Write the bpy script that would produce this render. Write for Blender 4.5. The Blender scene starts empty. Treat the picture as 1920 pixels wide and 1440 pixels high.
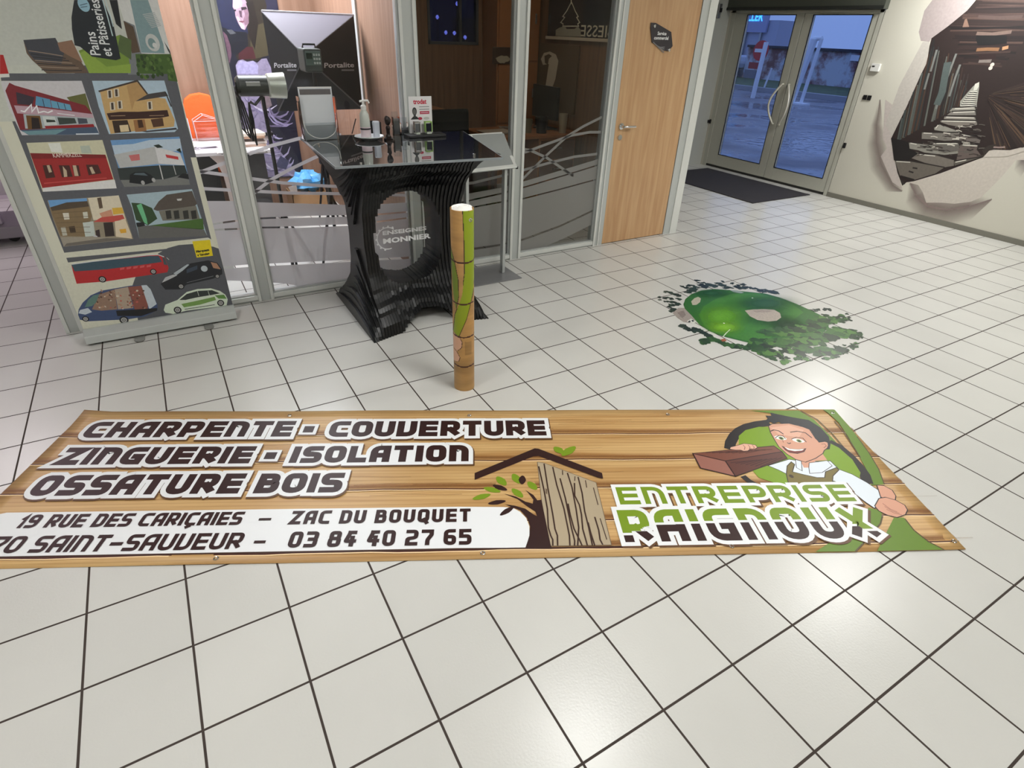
import bpy, bmesh, math, random
import numpy as np
from mathutils import Vector, Matrix, noise
random.seed(7)
S = bpy.context.scene
COL = S.collection

# ---------------------------------------------------------------- camera
FPX = 1063.2                                   # focal length in pixels of the 1920 px wide frame
CAM = Vector((-0.9095, -1.1493, 1.7221))
CR = Vector((0.86552056, -0.49982111, 0.03245009))      # image right
CD = Vector((-0.24057463, -0.47166964, -0.84832281))    # image down
CF = Vector((0.43931537, 0.72643417, -0.52848405))      # view direction
cd = bpy.data.cameras.new('camera'); cam = bpy.data.objects.new('camera', cd); COL.objects.link(cam)
cd.sensor_width = 36; cd.lens = FPX * 36 / 1920; cd.clip_start = 0.05; cd.clip_end = 600
cam.matrix_world = Matrix(((CR.x, -CD.x, -CF.x, CAM.x), (CR.y, -CD.y, -CF.y, CAM.y), (CR.z, -CD.z, -CF.z, CAM.z), (0, 0, 0, 1)))
S.camera = cam
S.view_settings.view_transform = 'Standard'; S.view_settings.look = 'None'
S.view_settings.gamma = 1; S.view_settings.use_curve_mapping = False
S.view_settings.exposure = -0.05
S.cycles.max_bounces = 10; S.cycles.transparent_max_bounces = 48; S.cycles.glossy_bounces = 5; S.cycles.diffuse_bounces = 4
S.cycles.use_denoising = True
S.cycles.sample_clamp_indirect = 6; S.cycles.caustics_reflective = False; S.cycles.caustics_refractive = False

# ---------------------------------------------------------------- world: dusk sky
W = bpy.data.worlds.new('dusk_sky'); S.world = W; W.use_nodes = True
nt = W.node_tree; nt.nodes.clear()
wo = nt.nodes.new('ShaderNodeOutputWorld'); wb = nt.nodes.new('ShaderNodeBackground')
wt = nt.nodes.new('ShaderNodeTexCoord'); ws = nt.nodes.new('ShaderNodeSeparateXYZ'); wr = nt.nodes.new('ShaderNodeValToRGB')
nt.links.new(wt.outputs['Generated'], ws.inputs[0]); nt.links.new(ws.outputs['Z'], wr.inputs[0])
wr.color_ramp.elements[0].color = (0.12, 0.19, 0.45, 1); wr.color_ramp.elements[1].color = (0.20, 0.30, 0.64, 1)
wr.color_ramp.elements[1].position = 0.6
nt.links.new(wr.outputs[0], wb.inputs[0]); wb.inputs[1].default_value = 1.6
nt.links.new(wb.outputs[0], wo.inputs[0])

# ---------------------------------------------------------------- lamps of the place (ceiling panels)
LAMPS = [(0.74, 0.36), (3.75, 0.36), (-2.25, 0.36), (0.74, -2.3), (3.75, -2.3), (-2.25, -2.3), (5.9, 2.2)]
LAMP_Z = 2.74
def area(name, loc, size, power, color=(1, 0.97, 0.92), sy=None, rot=(0, 0, 0)):
    l = bpy.data.lights.new(name, 'AREA'); l.energy = power; l.color = color; l.size = size
    if sy: l.shape = 'RECTANGLE'; l.size_y = sy
    o = bpy.data.objects.new(name, l); o.location = loc; o.rotation_euler = rot; COL.objects.link(o); return o
for i, (x, y) in enumerate(LAMPS):
    area('ceiling_lamp', (x, y, LAMP_Z - 0.012), 0.50, (62 if x > 5 else 42 if x > 3 else 34) if y > 0 else 15, (0.985, 0.985, 0.965))
area('studio_ceiling_lamp', (-0.2, 4.5, 2.70), 1.1, 120, (0.92, 0.93, 1.0))
area('side_room_lamp', (-3.0, 5.6, 2.70), 0.9, 40, (1, 0.86, 0.97))
area('office_ceiling_lamp', (2.4, 4.4, 2.70), 0.5, 6.0, (1, 0.84, 0.62))

# ---------------------------------------------------------------- measuring helpers: photo point -> place in the room
def ray(x, y): return (CR * ((x - 960) / FPX) + CD * ((y - 720) / FPX) + CF)
def at_z(x, y, z=0.0): d = ray(x, y); return CAM + d * ((z - CAM.z) / d.z)
def at_y(x, y, Y): d = ray(x, y); return CAM + d * ((Y - CAM.y) / d.y)
def at_x(x, y, X): d = ray(x, y); return CAM + d * ((X - CAM.x) / d.x)
def crop(x0, y0, s): return lambda pts: [(x0 + X / s, y0 + Y / s) for X, Y in pts]

# ---------------------------------------------------------------- colours and materials
def lin(c): c /= 255.0; return c / 12.92 if c <= 0.04045 else ((c + 0.055) / 1.055) ** 2.4
def rgb(r, g, b, a=1.0): return (lin(r), lin(g), lin(b), a)
MATS = {}
def mat(name, col, rough=0.5, metal=0.0, var=0.06, scale=30, bump=0.0, spec=0.5, stretch=None, coat=0, ramp=None, distort=0.0, trans=0.0, ior=1.5, emit=None, es=0.0):
    if name in MATS: return MATS[name]
    m = bpy.data.materials.new(name); m.use_nodes = True; n = m.node_tree; b = n.nodes['Principled BSDF']
    tc = n.nodes.new('ShaderNodeTexCoord'); mp = n.nodes.new('ShaderNodeMapping'); no = n.nodes.new('ShaderNodeTexNoise')
    n.links.new(tc.outputs['Object'], mp.inputs[0]); n.links.new(mp.outputs[0], no.inputs['Vector'])
    if stretch: mp.inputs['Scale'].default_value = stretch
    no.inputs['Scale'].default_value = scale; no.inputs['Detail'].default_value = 5; no.inputs['Distortion'].default_value = distort
    r = n.nodes.new('ShaderNodeValToRGB'); c = Vector(col[:3])
    if ramp:
        r.color_ramp.elements[0].position = 0.32; r.color_ramp.elements[1].position = 0.68
        r.color_ramp.elements[0].color = ramp; r.color_ramp.elements[1].color = col
    else:
        r.color_ramp.elements[0].color = (*(c * (1 - var)), 1); r.color_ramp.elements[1].color = (*[min(1, k) for k in c * (1 + var)], 1)
    n.links.new(no.outputs['Fac'], r.inputs[0]); n.links.new(r.outputs[0], b.inputs['Base Color'])
    b.inputs['Roughness'].default_value = rough; b.inputs['Metallic'].default_value = metal
    b.inputs['Specular IOR Level'].default_value = spec; b.inputs['Coat Weight'].default_value = coat
    b.inputs['Transmission Weight'].default_value = trans; b.inputs['IOR'].default_value = ior
    if emit: b.inputs['Emission Color'].default_value = emit; b.inputs['Emission Strength'].default_value = es
    if bump:
        bp = n.nodes.new('ShaderNodeBump'); bp.inputs['Strength'].default_value = bump; bp.inputs['Distance'].default_value = 0.004
        n.links.new(no.outputs['Fac'], bp.inputs['Height']); n.links.new(bp.outputs[0], b.inputs['Normal'])
    MATS[name] = m; return m

def pane_mat(name, tint=(1, 1, 1, 1), refl=1.0, rough=0.0, film=0.0):
    """thin glass: clear, with a fresnel reflection"""
    if name in MATS: return MATS[name]
    m = bpy.data.materials.new(name); m.use_nodes = True; n = m.node_tree; n.nodes.clear()
    o = n.nodes.new('ShaderNodeOutputMaterial'); t = n.nodes.new('ShaderNodeBsdfTransparent'); g = n.nodes.new('ShaderNodeBsdfGlossy')
    f = n.nodes.new('ShaderNodeFresnel'); f.inputs[0].default_value = 1.5
    k = n.nodes.new('ShaderNodeMath'); k.operation = 'MULTIPLY'; k.inputs[1].default_value = refl; k.use_clamp = True
    x = n.nodes.new('ShaderNodeMixShader'); t.inputs[0].default_value = tint; g.inputs['Roughness'].default_value = rough
    n.links.new(f.outputs[0], k.inputs[0]); n.links.new(k.outputs[0], x.inputs[0])
    n.links.new(t.outputs[0], x.inputs[1]); n.links.new(g.outputs[0], x.inputs[2]); n.links.new(x.outputs[0], o.inputs[0])
    if film:  # even grey haze mixed in for pale reflections and scuffs
        d = n.nodes.new('ShaderNodeBsdfDiffuse'); d.inputs[0].default_value = rgb(200, 204, 206); y = n.nodes.new('ShaderNodeMixShader'); y.inputs[0].default_value = film
        n.links.new(t.outputs[0], y.inputs[1]); n.links.new(d.outputs[0], y.inputs[2]); n.links.new(y.outputs[0], x.inputs[1])
    MATS[name] = m; return m

def print_mat(name, rough=0.35, grain=0.0, gscale=60, gstretch=(1, 1, 1), spec=0.5, bump=0.0, coat=0.0):
    """a printed surface: ink colour and coverage from the colour attribute"""
    if name in MATS: return MATS[name]
    m = bpy.data.materials.new(name); m.use_nodes = True; n = m.node_tree; b = n.nodes['Principled BSDF']
    a = n.nodes.new('ShaderNodeAttribute'); a.attribute_name = 'ink'
    b.inputs['Roughness'].default_value = rough; b.inputs['Specular IOR Level'].default_value = spec; b.inputs['Coat Weight'].default_value = coat
    tc = n.nodes.new('ShaderNodeTexCoord'); mp = n.nodes.new('ShaderNodeMapping'); mp.inputs['Scale'].default_value = gstretch
    no = n.nodes.new('ShaderNodeTexNoise'); no.inputs['Scale'].default_value = gscale; no.inputs['Detail'].default_value = 6
    mr = n.nodes.new('ShaderNodeMapRange'); mr.inputs[1].default_value = 0.3; mr.inputs[2].default_value = 0.7
    mr.inputs[3].default_value = 1 - grain; mr.inputs[4].default_value = 1 + grain * 0.7
    mx = n.nodes.new('ShaderNodeVectorMath'); mx.operation = 'SCALE'
    n.links.new(tc.outputs['Object'], mp.inputs[0]); n.links.new(mp.outputs[0], no.inputs['Vector']); n.links.new(no.outputs['Fac'], mr.inputs[0])
    n.links.new(a.outputs['Color'], mx.inputs[0]); n.links.new(mr.outputs[0], mx.inputs['Scale']); n.links.new(mx.outputs[0], b.inputs['Base Color'])
    n.links.new(a.outputs['Alpha'], b.inputs['Alpha'])
    MATS[name] = m; return m

# ---------------------------------------------------------------- object helpers
def tag(o, label=None, cat=None, group=None, kind=None):
    if label: o['label'] = label
    if cat: o['category'] = cat
    if group: o['group'] = group
    if kind: o['kind'] = kind
    return o
def empty(name, loc=(0, 0, 0), rz=0.0):
    o = bpy.data.objects.new(name, None); o.location = loc; o.rotation_euler = (0, 0, rz); o.empty_display_size = 0.1; COL.objects.link(o); return o
def thing(name, label, cat, loc=(0, 0, 0), rz=0.0, group=None): return tag(empty(name, loc, rz), label, cat, group)
def world_to(parent):
    if parent is None: return Matrix.Identity(4)
    m = Matrix.Translation(parent.location) @ parent.rotation_euler.to_matrix().to_4x4()
    return world_to(parent.parent) @ m
class MB:
    """collects shapes and links them as ONE mesh object; W=True: points given in room coordinates"""
    def __init__(s): s.v = []; s.f = []; s.m = []; s.k = 0
    def add(s, vs, fs):
        n = len(s.v); s.v += [Vector(v) for v in vs]; s.f += [tuple(i + n for i in f) for f in fs]; s.m += [s.k] * len(fs); return s
    def box(s, a, b):
        (x0, y0, z0), (x1, y1, z1) = a, b
        return s.add([(x0, y0, z0), (x1, y0, z0), (x1, y1, z0), (x0, y1, z0), (x0, y0, z1), (x1, y0, z1), (x1, y1, z1), (x0, y1, z1)],
                     [(0, 3, 2, 1), (4, 5, 6, 7), (0, 1, 5, 4), (1, 2, 6, 5), (2, 3, 7, 6), (3, 0, 4, 7)])
    def hexa(s, p): return s.add(p, [(0, 3, 2, 1), (4, 5, 6, 7), (0, 1, 5, 4), (1, 2, 6, 5), (2, 3, 7, 6), (3, 0, 4, 7)])
    def lathe(s, prof, n=24, c=(0, 0, 0), axis='z', cap=True):
        vs = []; c = Vector(c)
        for r, h in prof:
            for i in range(n):
                a = 2 * math.pi * i / n; p = (r * math.cos(a), r * math.sin(a), h)
                if axis == 'x': p = (h, p[0], p[1])
                if axis == 'y': p = (p[0], h, p[1])
                vs.append(c + Vector(p))
        fs = [(j * n + i, j * n + (i + 1) % n, (j + 1) * n + (i + 1) % n, (j + 1) * n + i) for j in range(len(prof) - 1) for i in range(n)]
        if cap: fs += [tuple(range(n))[::-1], tuple(range((len(prof) - 1) * n, len(prof) * n))]
        return s.add(vs, fs)
    def tube(s, pts, r, n=10, r1=None, cap=True):
        pts = [Vector(p) for p in pts]; vs = []; fs = []; up = None; L = len(pts)
        for i, p in enumerate(pts):
            t = (pts[min(i + 1, L - 1)] - pts[max(i - 1, 0)]).normalized()
            if up is None: up = t.orthogonal().normalized()
            up = (up - t * up.dot(t)).normalized(); w = t.cross(up); rr = r if r1 is None else r + (r1 - r) * i / (L - 1)
            vs += [p + (up * math.cos(2 * math.pi * k / n) + w * math.sin(2 * math.pi * k / n)) * rr for k in range(n)]
        for i in range(L - 1): fs += [(i * n + k, i * n + (k + 1) % n, (i + 1) * n + (k + 1) % n, (i + 1) * n + k) for k in range(n)]
        if cap: fs += [tuple(range(n))[::-1], tuple(range((L - 1) * n, L * n))]
        return s.add(vs, fs)
    def prism(s, poly, d):
        """poly: 3D outline, d: extrusion vector"""
        n = len(poly); d = Vector(d); p = [Vector(q) for q in poly]
        return s.add(p + [q + d for q in p], [tuple(range(n))[::-1], tuple(range(n, 2 * n))] + [(i, (i + 1) % n, n + (i + 1) % n, n + i) for i in range(n)])
    def quadslab(s, q, d): return s.prism(q, d)
    def blob(s, c, r, seed=0, amp=0.15, n=12, fr=1.5):
        c = Vector(c); vs = []; fs = []; m = n // 2
        for j in range(m + 1):
            for i in range(n):
                a = 2 * math.pi * i / n; b = math.pi * j / m
                d = Vector((math.sin(b) * math.cos(a), math.sin(b) * math.sin(a), math.cos(b)))
                k = 1 + amp * noise.noise(d * fr + Vector((seed * 7.1, seed, 0)))
                vs.append(c + Vector((d.x * r[0], d.y * r[1], d.z * r[2])) * k)
        fs = [(j * n + i, (j + 1) * n + i, (j + 1) * n + (i + 1) % n, j * n + (i + 1) % n) for j in range(m) for i in range(n)]
        return s.add(vs, fs)
    def build(s, name, mats, parent=None, W=True, bevel=0.0, smooth=False, recalc=True):
        me = bpy.data.meshes.new(name)
        v = s.v
        if W and parent is not None:
            inv = world_to(parent).inverted(); v = [inv @ p for p in v]
        me.from_pydata(v, [], s.f)
        for mm in (mats if isinstance(mats, (list, tuple)) else [mats]): me.materials.append(mm)
        for p, k in zip(me.polygons, s.m): p.material_index = k
        bm = bmesh.new(); bm.from_mesh(me); bmesh.ops.remove_doubles(bm, verts=bm.verts, dist=1e-6)
        if recalc: bmesh.ops.recalc_face_normals(bm, faces=bm.faces)
        bm.to_mesh(me); bm.free()
        if smooth:
            for p in me.polygons: p.use_smooth = True
            try: me.set_sharp_from_angle(angle=math.radians(38))
            except Exception: pass
        o = bpy.data.objects.new(name, me); COL.objects.link(o)
        if parent is not None: o.parent = parent
        if bevel:
            md = o.modifiers.new('bevel', 'BEVEL'); md.width = bevel; md.segments = 2; md.limit_method = 'ANGLE'
        return o
def structure(o): o['kind'] = 'structure'; return o

# ---------------------------------------------------------------- printed artwork: painter-ordered flat shapes on one surface
class Art:
    """Polygons in local 2D, each lifted a hair above the ones it covers; one mesh, ink in a colour attribute."""
    def __init__(s, place, lift=4e-5):
        s.place = place; s.items = []; s.lift = lift; s.lv = []
    def poly(s, pts, col, cols=None, lvl=None):
        pts = [tuple(p) for p in pts]
        x0 = min(p[0] for p in pts); x1 = max(p[0] for p in pts); y0 = min(p[1] for p in pts); y1 = max(p[1] for p in pts)
        if lvl is None:
            lvl = 0
            for (a, b, c, d, l) in s.lv:
                if l >= lvl and a < x1 and c > x0 and b < y1 and d > y0: lvl = l + 1
        s.lv.append((x0, y0, x1, y1, lvl))
        s.items.append((pts, cols if cols else [col] * len(pts), lvl)); return lvl
    def rect(s, x0, y0, x1, y1, col, **k): return s.poly([(x0, y0), (x1, y0), (x1, y1), (x0, y1)], col, **k)
    def ell(s, cx, cy, rx, ry, col, n=20, rot=0.0, a0=0, a1=2 * math.pi):
        ca, sa = math.cos(rot), math.sin(rot)
        P = []
        for i in range(n if a1 - a0 > 6.28 else n + 1):
            t = a0 + (a1 - a0) * i / n; u = rx * math.cos(t); v = ry * math.sin(t); P.append((cx + u * ca - v * sa, cy + u * sa + v * ca))
        return s.poly(P, col)
    def glow(s, cx, cy, rx, ry, col, n=18, rot=0.0, rings=3, edge=0.0):
        """airbrushed spot, ink fading out to its rim"""
        ca, sa = math.cos(rot), math.sin(rot)
        def pt(k, i):
            t = 2 * math.pi * i / n; u = rx * k * math.cos(t); v = ry * k * math.sin(t); return (cx + u * ca - v * sa, cy + u * sa + v * ca)
        a = col[3]; base = None
        for r in range(rings):
            k0, k1 = r / rings, (r + 1) / rings
            f = lambda k: a * (1 - k * k * (3 - 2 * k))
            for i in range(n):
                q = [pt(k0, i), pt(k1, i), pt(k1, i + 1), pt(k0, i + 1)] if r else [pt(0, 0), pt(k1, i), pt(k1, i + 1)]
                c0 = (*col[:3], f(k0)); c1 = (*col[:3], f(k1))
                cc = [c0, c1, c1, c0] if r else [c0, c1, c1]
                if base is None:
                    base = s.poly([pt(1, j) for j in range(n)], col); s.items.pop()
                s.items.append((q, cc, base))
        return base
    def ribbon(s, pts, w, col, closed=False, ends=None, cap=False, fade=False, clipf=None):
        """stroke of width w (number or list) with mitred joints"""
        pts = [Vector(p) for p in pts]; n = len(pts); L = []; R = []
        for i in range(n):
            a = pts[(i - 1) % n] if (closed or i > 0) else None; b = pts[(i + 1) % n] if (closed or i < n - 1) else None
            d0 = (pts[i] - a).normalized() if a is not None else None; d1 = (b - pts[i]).normalized() if b is not None else None
            d0 = d0 if d0 is not None else d1; d1 = d1 if d1 is not None else d0
            t = d0 + d1
            t = t.normalized() if t.length > 1e-6 else d0
            nn = Vector((-t.y, t.x)); k = 1 / max(0.45, abs(nn.dot(Vector((-d0.y, d0.x)))))
            ww = w[i] if isinstance(w, (list, tuple)) else w
            L.append(pts[i] + nn * ww / 2 * k); R.append(pts[i] - nn * ww / 2 * k)
        if cap and not closed:
            d = (pts[0] - pts[1]).normalized() * cap; L[0] += d; R[0] += d
            d = (pts[-1] - pts[-2]).normalized() * cap; L[-1] += d; R[-1] += d
        A = L + R; lvl = None
        x0 = min(p.x for p in A); x1 = max(p.x for p in A); y0 = min(p.y for p in A); y1 = max(p.y for p in A)
        lvl = s.poly([(x0, y0), (x1, y0), (x1, y1), (x0, y1)], col); s.items.pop()
        for i in range(n if closed else n - 1):
            j = (i + 1) % n
            if fade:
                c0 = (*col[:3], 0.0)
                s.items.append(([tuple(L[i]), tuple(L[j]), tuple(pts[j]), tuple(pts[i])], [c0, c0, col, col], lvl))
                s.items.append(([tuple(pts[i]), tuple(pts[j]), tuple(R[j]), tuple(R[i])], [col, col, c0, c0], lvl))
            else:
                q = [tuple(L[i]), tuple(L[j]), tuple(R[j]), tuple(R[i])]
                if clipf: clipf(s, q, lvl)
                else: s.items.append((q, [col] * 4, lvl))
        return lvl
    def build(s, name, m, parent=None, W=True):
        vs = []; fs = []; cs = []
        for k, (pts, cols, lvl) in enumerate(s.items):
            n = len(vs)
            for p in pts: vs.append(s.place(p[0], p[1], s.lift * (lvl + 1) + (1.6e-6 * (k % 20) if s.lift > 1e-5 else 0)))
            fs.append(tuple(range(n, n + len(pts)))); cs += cols
        if W and parent is not None:
            inv = world_to(parent).inverted(); vs = [inv @ v for v in vs]
        me = bpy.data.meshes.new(name); me.from_pydata([tuple(v) for v in vs], [], fs)
        ca = me.color_attributes.new('ink', 'FLOAT_COLOR', 'CORNER')
        flat = np.array([c for c in cs], dtype=np.float32)
        idx = np.empty(len(me.loops), dtype=np.int32); me.loops.foreach_get('vertex_index', idx)
        ca.data.foreach_set('color', flat[idx].ravel())
        me.materials.append(m); o = bpy.data.objects.new(name, me); COL.objects.link(o)
        if parent is not None: o.parent = parent
        return o
def planeplace(o, u, v):
    o, u, v = Vector(o), Vector(u), Vector(v); nn = u.cross(v).normalized()
    return lambda x, y, h: o + u * x + v * y + nn * h

# ---------------------------------------------------------------- sign-writer's alphabet (centre-line strokes, optional corner radius)
def G(*strokes): return strokes
r_ = 0.42
GL = {
 'A': (1.0, [[(0, 0), (0, 1, .5), (1, 1), (1, 0)], [(0, .38), (1, .38)]]),
 'B': (1.0, [[(0, 0), (0, 1), (.9, 1, .28), (.9, .53, .22), (0, .53)], [(.75, .53), (1, .53, .24), (1, 0, .28), (0, 0), (0, .3)]]),
 'C': (1.0, [[(1, 1), (0, 1, r_), (0, 0, r_), (1, 0)]]),
 'D': (1.0, [[(0, 0), (0, 1), (1, 1, r_), (1, 0, r_), (0, 0), (0, .2)]]),
 'E': (.95, [[(1, 1), (0, 1), (0, 0), (1, 0)], [(0, .5), (.95, .5)]]),
 'G': (1.0, [[(1, 1), (0, 1, r_), (0, 0, r_), (1, 0), (1, .44), (.66, .44)]]),
 'H': (1.0, [[(0, 0), (0, 1)], [(1, 0), (1, 1)], [(0, .5), (1, .5)]]),
 'I': (.0, [[(0, 0), (0, 1)]]),
 'L': (.9, [[(0, 1), (0, 0), (1, 0)]]),
 'N': (1.0, [[(0, 0), (0, 1), (1, 1, .5), (1, 0)]]),
 'O': (1.05, [[(.5, 1), (0, 1, r_), (0, 0, r_), (1, 0, r_), (1, 1, r_), (.5, 1)]]),
 'P': (1.0, [[(0, 0), (0, 1), (1, 1, .3), (1, .38, .3), (0, .38)]]),
 'Q': (1.05, [[(.5, 1), (0, 1, r_), (0, 0, r_), (1, 0, r_), (1, 1, r_), (.5, 1)], [(.6, .15), (.95, -.16)]]),
 'R': (1.0, [[(0, 0), (0, 1), (1, 1, .3), (1, .42, .3), (0, .42)], [(.5, .42), (.94, .08)]]),
 'S': (1.0, [[(1, 1), (0, 1, .26), (0, .5, .26), (1, .5, .26), (1, 0, .26), (0, 0)]]),
 'T': (1.0, [[(0, 1), (1, 1)], [(.5, 1), (.5, 0)]]),
 'U': (1.0, [[(0, 1), (0, 0, r_), (1, 0, r_), (1, 1)]]),
 'V': (1.0, [[(0, 1), (0, 0), (1, 0, .5), (1, 1)]]),
 'X': (1.0, [[(.04, .94), (.5, .5, .12), (.96, .94)], [(.04, .06), (.5, .5, .12), (.96, .06)]]),
 'Z': (1.0, [[(0, 1), (1, 1), (0, 0), (1, 0)]]),
 'ç': (1.0, [[(1, 1), (0, 1, r_), (0, 0, r_), (1, 0)], [(.55, 0), (.6, -.18), (.35, -.26)]]),
 '-': (.5, [[(0, .45), (1, .45)]]), '_': (.8, [[(0, .42), (1, .42)]]),
 '0': (1.0, [[(.5, 1), (0, 1, r_), (0, 0, r_), (1, 0, r_), (1, 1, r_), (.5, 1)]]),
 '1': (.25, [[(0, .75), (1, 1), (1, 0)]]),
 '2': (1.0, [[(0, 1), (1, 1, .3), (1, .5, .3), (0, .42, .2), (0, 0), (1, 0)]]),
 '3': (1.0, [[(0, 1), (1, 1, .28), (1, .5, .2), (.3, .5)], [(.6, .5), (1, .5, .2), (1, 0, .28), (0, 0)]]),
 '4': (1.0, [[(.35, 1), (0, .3, .12), (1, .3)], [(.72, .6), (.72, 0)], [(.3, 1), (.9, 1)]]),
 '5': (1.0, [[(1, 1), (0, 1), (0, .55), (1, .55, .3), (1, 0, .3), (0, 0)]]),
 '6': (1.0, [[(.95, 1), (0, 1, r_), (0, 0, r_), (1, 0, .3), (1, .52, .3), (.15, .52)]]),
 '7': (1.0, [[(0, 1), (1, 1), (1, .7, .1), (.55, .3, .2), (.55, 0)]]),
 '8': (1.0, [[(.5, 1), (.05, 1, .24), (.05, .53, .2), (.95, .53, .2), (.95, 1, .24), (.5, 1)], [(.5, .53), (0, .53, .24), (0, 0, .28), (1, 0, .28), (1, .53, .24), (.5, .53)]]),
 '9': (1.0, [[(.05, 0), (1, 0, r_), (1, 1, r_), (0, 1, .3), (0, .48, .3), (.85, .48)]]),
}
def rounded(path, sx, sy, n=5):
    P = [(p[0] * sx, p[1] * sy, (p[2] if len(p) > 2 else 0)) for p in path]; out = []
    for i, (x, y, r) in enumerate(P):
        if r and 0 < i < len(P) - 1:
            p = Vector((x, y)); a = Vector(P[i - 1][:2]); b = Vector(P[i + 1][:2]); rr = r * min(sx if sx else sy, sy) * 1.05
            ra = min(rr, (a - p).length * 0.499); rb = min(rr, (b - p).length * 0.499)
            A = p + (a - p).normalized() * ra; B = p + (b - p).normalized() * rb
            for k in range(n + 1):
                t = k / n; out.append((1 - t) ** 2 * A * 1.0 + 2 * t * (1 - t) * (p * 0.86 + (A + B) * 0.07) + t * t * B)
        else: out.append(Vector((x, y)))
    res = [out[0]]
    for q in out[1:]:
        if (q - res[-1]).length > 1e-5: res.append(q)
    return res
def letters(text, width, h, sw, gap):
    """stroke lists placed so the line is `width` long"""
    total = 0; spaces = 0
    for c in text:
        if c == ' ': spaces += 1; total += 0.55
        else: total += GL[c][0]
    n = len(text) - 1
    gw = (width - n * gap - (len(text) - spaces) * sw) / total
    x = 0; out = []
    for c in text:
        if c == ' ': x += 0.55 * gw + gap; continue
        w, st = GL[c]; ww = w * gw
        for p in st: out.append([q + Vector((x + sw / 2, sw / 2)) for q in rounded(p, ww, h - sw)])
        x += ww + sw + gap
    return out
def font_polys(text, size, bold=0.0, align='LEFT'):
    """filled outlines of built-in font text as 2D triangles"""
    cu = bpy.data.curves.new('t', 'FONT'); cu.body = text; cu.size = size; cu.align_x = align; cu.offset = bold; cu.resolution_u = 2; cu.fill_mode = 'FRONT'
    o = bpy.data.objects.new('t', cu); me = o.to_mesh()
    P = [[(me.vertices[i].co.x, me.vertices[i].co.y) for i in p.vertices] for p in me.polygons]
    o.to_mesh_clear(); bpy.data.objects.remove(o); bpy.data.curves.remove(cu)
    return P
def write(art, text, x, y, size, col, map2=None, bold=0.0, width=None, align='LEFT', mirror=False):
    P = font_polys(text, size, bold, align)
    if not P: return
    sx = 1.0
    if width:
        X = [q[0] for p in P for q in p]; sx = width / (max(X) - min(X))
    if mirror: sx = -sx
    f = map2 or (lambda a, b: (a, b))
    Q = [[f(x + a * sx, y + b) for a, b in p] for p in P]
    A = [q for p in Q for q in p]
    x0, x1, y0, y1 = min(q[0] for q in A), max(q[0] for q in A), min(q[1] for q in A), max(q[1] for q in A)
    l = art.rect(x0, y0, x1, y1, col); art.items.pop()
    for p in Q: art.items.append((p, [col] * len(p), l))
# ================================================================ THE ROOM
GY = 3.03                                       # front face of the glazed partition
# floor: 30 cm tiles with dark joints, aligned with the room grid
def floor_mat():
    m = bpy.data.materials.new('floor_tiles'); m.use_nodes = True; n = m.node_tree; b = n.nodes['Principled BSDF']
    tc = n.nodes.new('ShaderNodeTexCoord'); br = n.nodes.new('ShaderNodeTexBrick'); br.offset = 0; br.squash = 1
    br.inputs['Scale'].default_value = 1; br.inputs['Brick Width'].default_value = 0.3; br.inputs['Row Height'].default_value = 0.3
    br.inputs['Mortar Size'].default_value = 0.0040; br.inputs['Mortar Smooth'].default_value = 0.15; br.inputs['Bias'].default_value = 0
    br.inputs['Color1'].default_value = rgb(204, 203, 198); br.inputs['Color2'].default_value = rgb(209, 208, 203); br.inputs['Mortar'].default_value = rgb(62, 52, 46)
    no = n.nodes.new('ShaderNodeTexNoise'); no.inputs['Scale'].default_value = 130; no.inputs['Detail'].default_value = 3
    n2 = n.nodes.new('ShaderNodeTexNoise'); n2.inputs['Scale'].default_value = 2.2; n2.inputs['Detail'].default_value = 4
    mr = n.nodes.new('ShaderNodeMapRange'); mr.inputs[3].default_value = 0.93; mr.inputs[4].default_value = 1.05
    mx = n.nodes.new('ShaderNodeVectorMath'); mx.operation = 'SCALE'
    n.links.new(tc.outputs['Object'], br.inputs['Vector']); n.links.new(tc.outputs['Object'], no.inputs['Vector']); n.links.new(tc.outputs['Object'], n2.inputs['Vector'])
    n.links.new(n2.outputs['Fac'], mr.inputs[0]); n.links.new(br.outputs['Color'], mx.inputs[0]); n.links.new(mr.outputs[0], mx.inputs['Scale'])
    n.links.new(mx.outputs[0], b.inputs['Base Color'])
    bp = n.nodes.new('ShaderNodeBump'); bp.inputs['Strength'].default_value = 0.22; bp.inputs['Distance'].default_value = 0.0015
    b2 = n.nodes.new('ShaderNodeBump'); b2.inputs['Strength'].default_value = 0.6; b2.inputs['Distance'].default_value = 0.001; b2.invert = True
    n.links.new(no.outputs['Fac'], bp.inputs['Height']); n.links.new(br.outputs['Fac'], b2.inputs['Height']); n.links.new(bp.outputs[0], b2.inputs['Normal']); n.links.new(b2.outputs[0], b.inputs['Normal'])
    rr = n.nodes.new('ShaderNodeMapRange'); rr.inputs[3].default_value = 0.27; rr.inputs[4].default_value = 0.75
    n.links.new(br.outputs['Fac'], rr.inputs[0]); n.links.new(rr.outputs[0], b.inputs['Roughness'])
    b.inputs['Specular IOR Level'].default_value = 0.36
    return m
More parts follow.
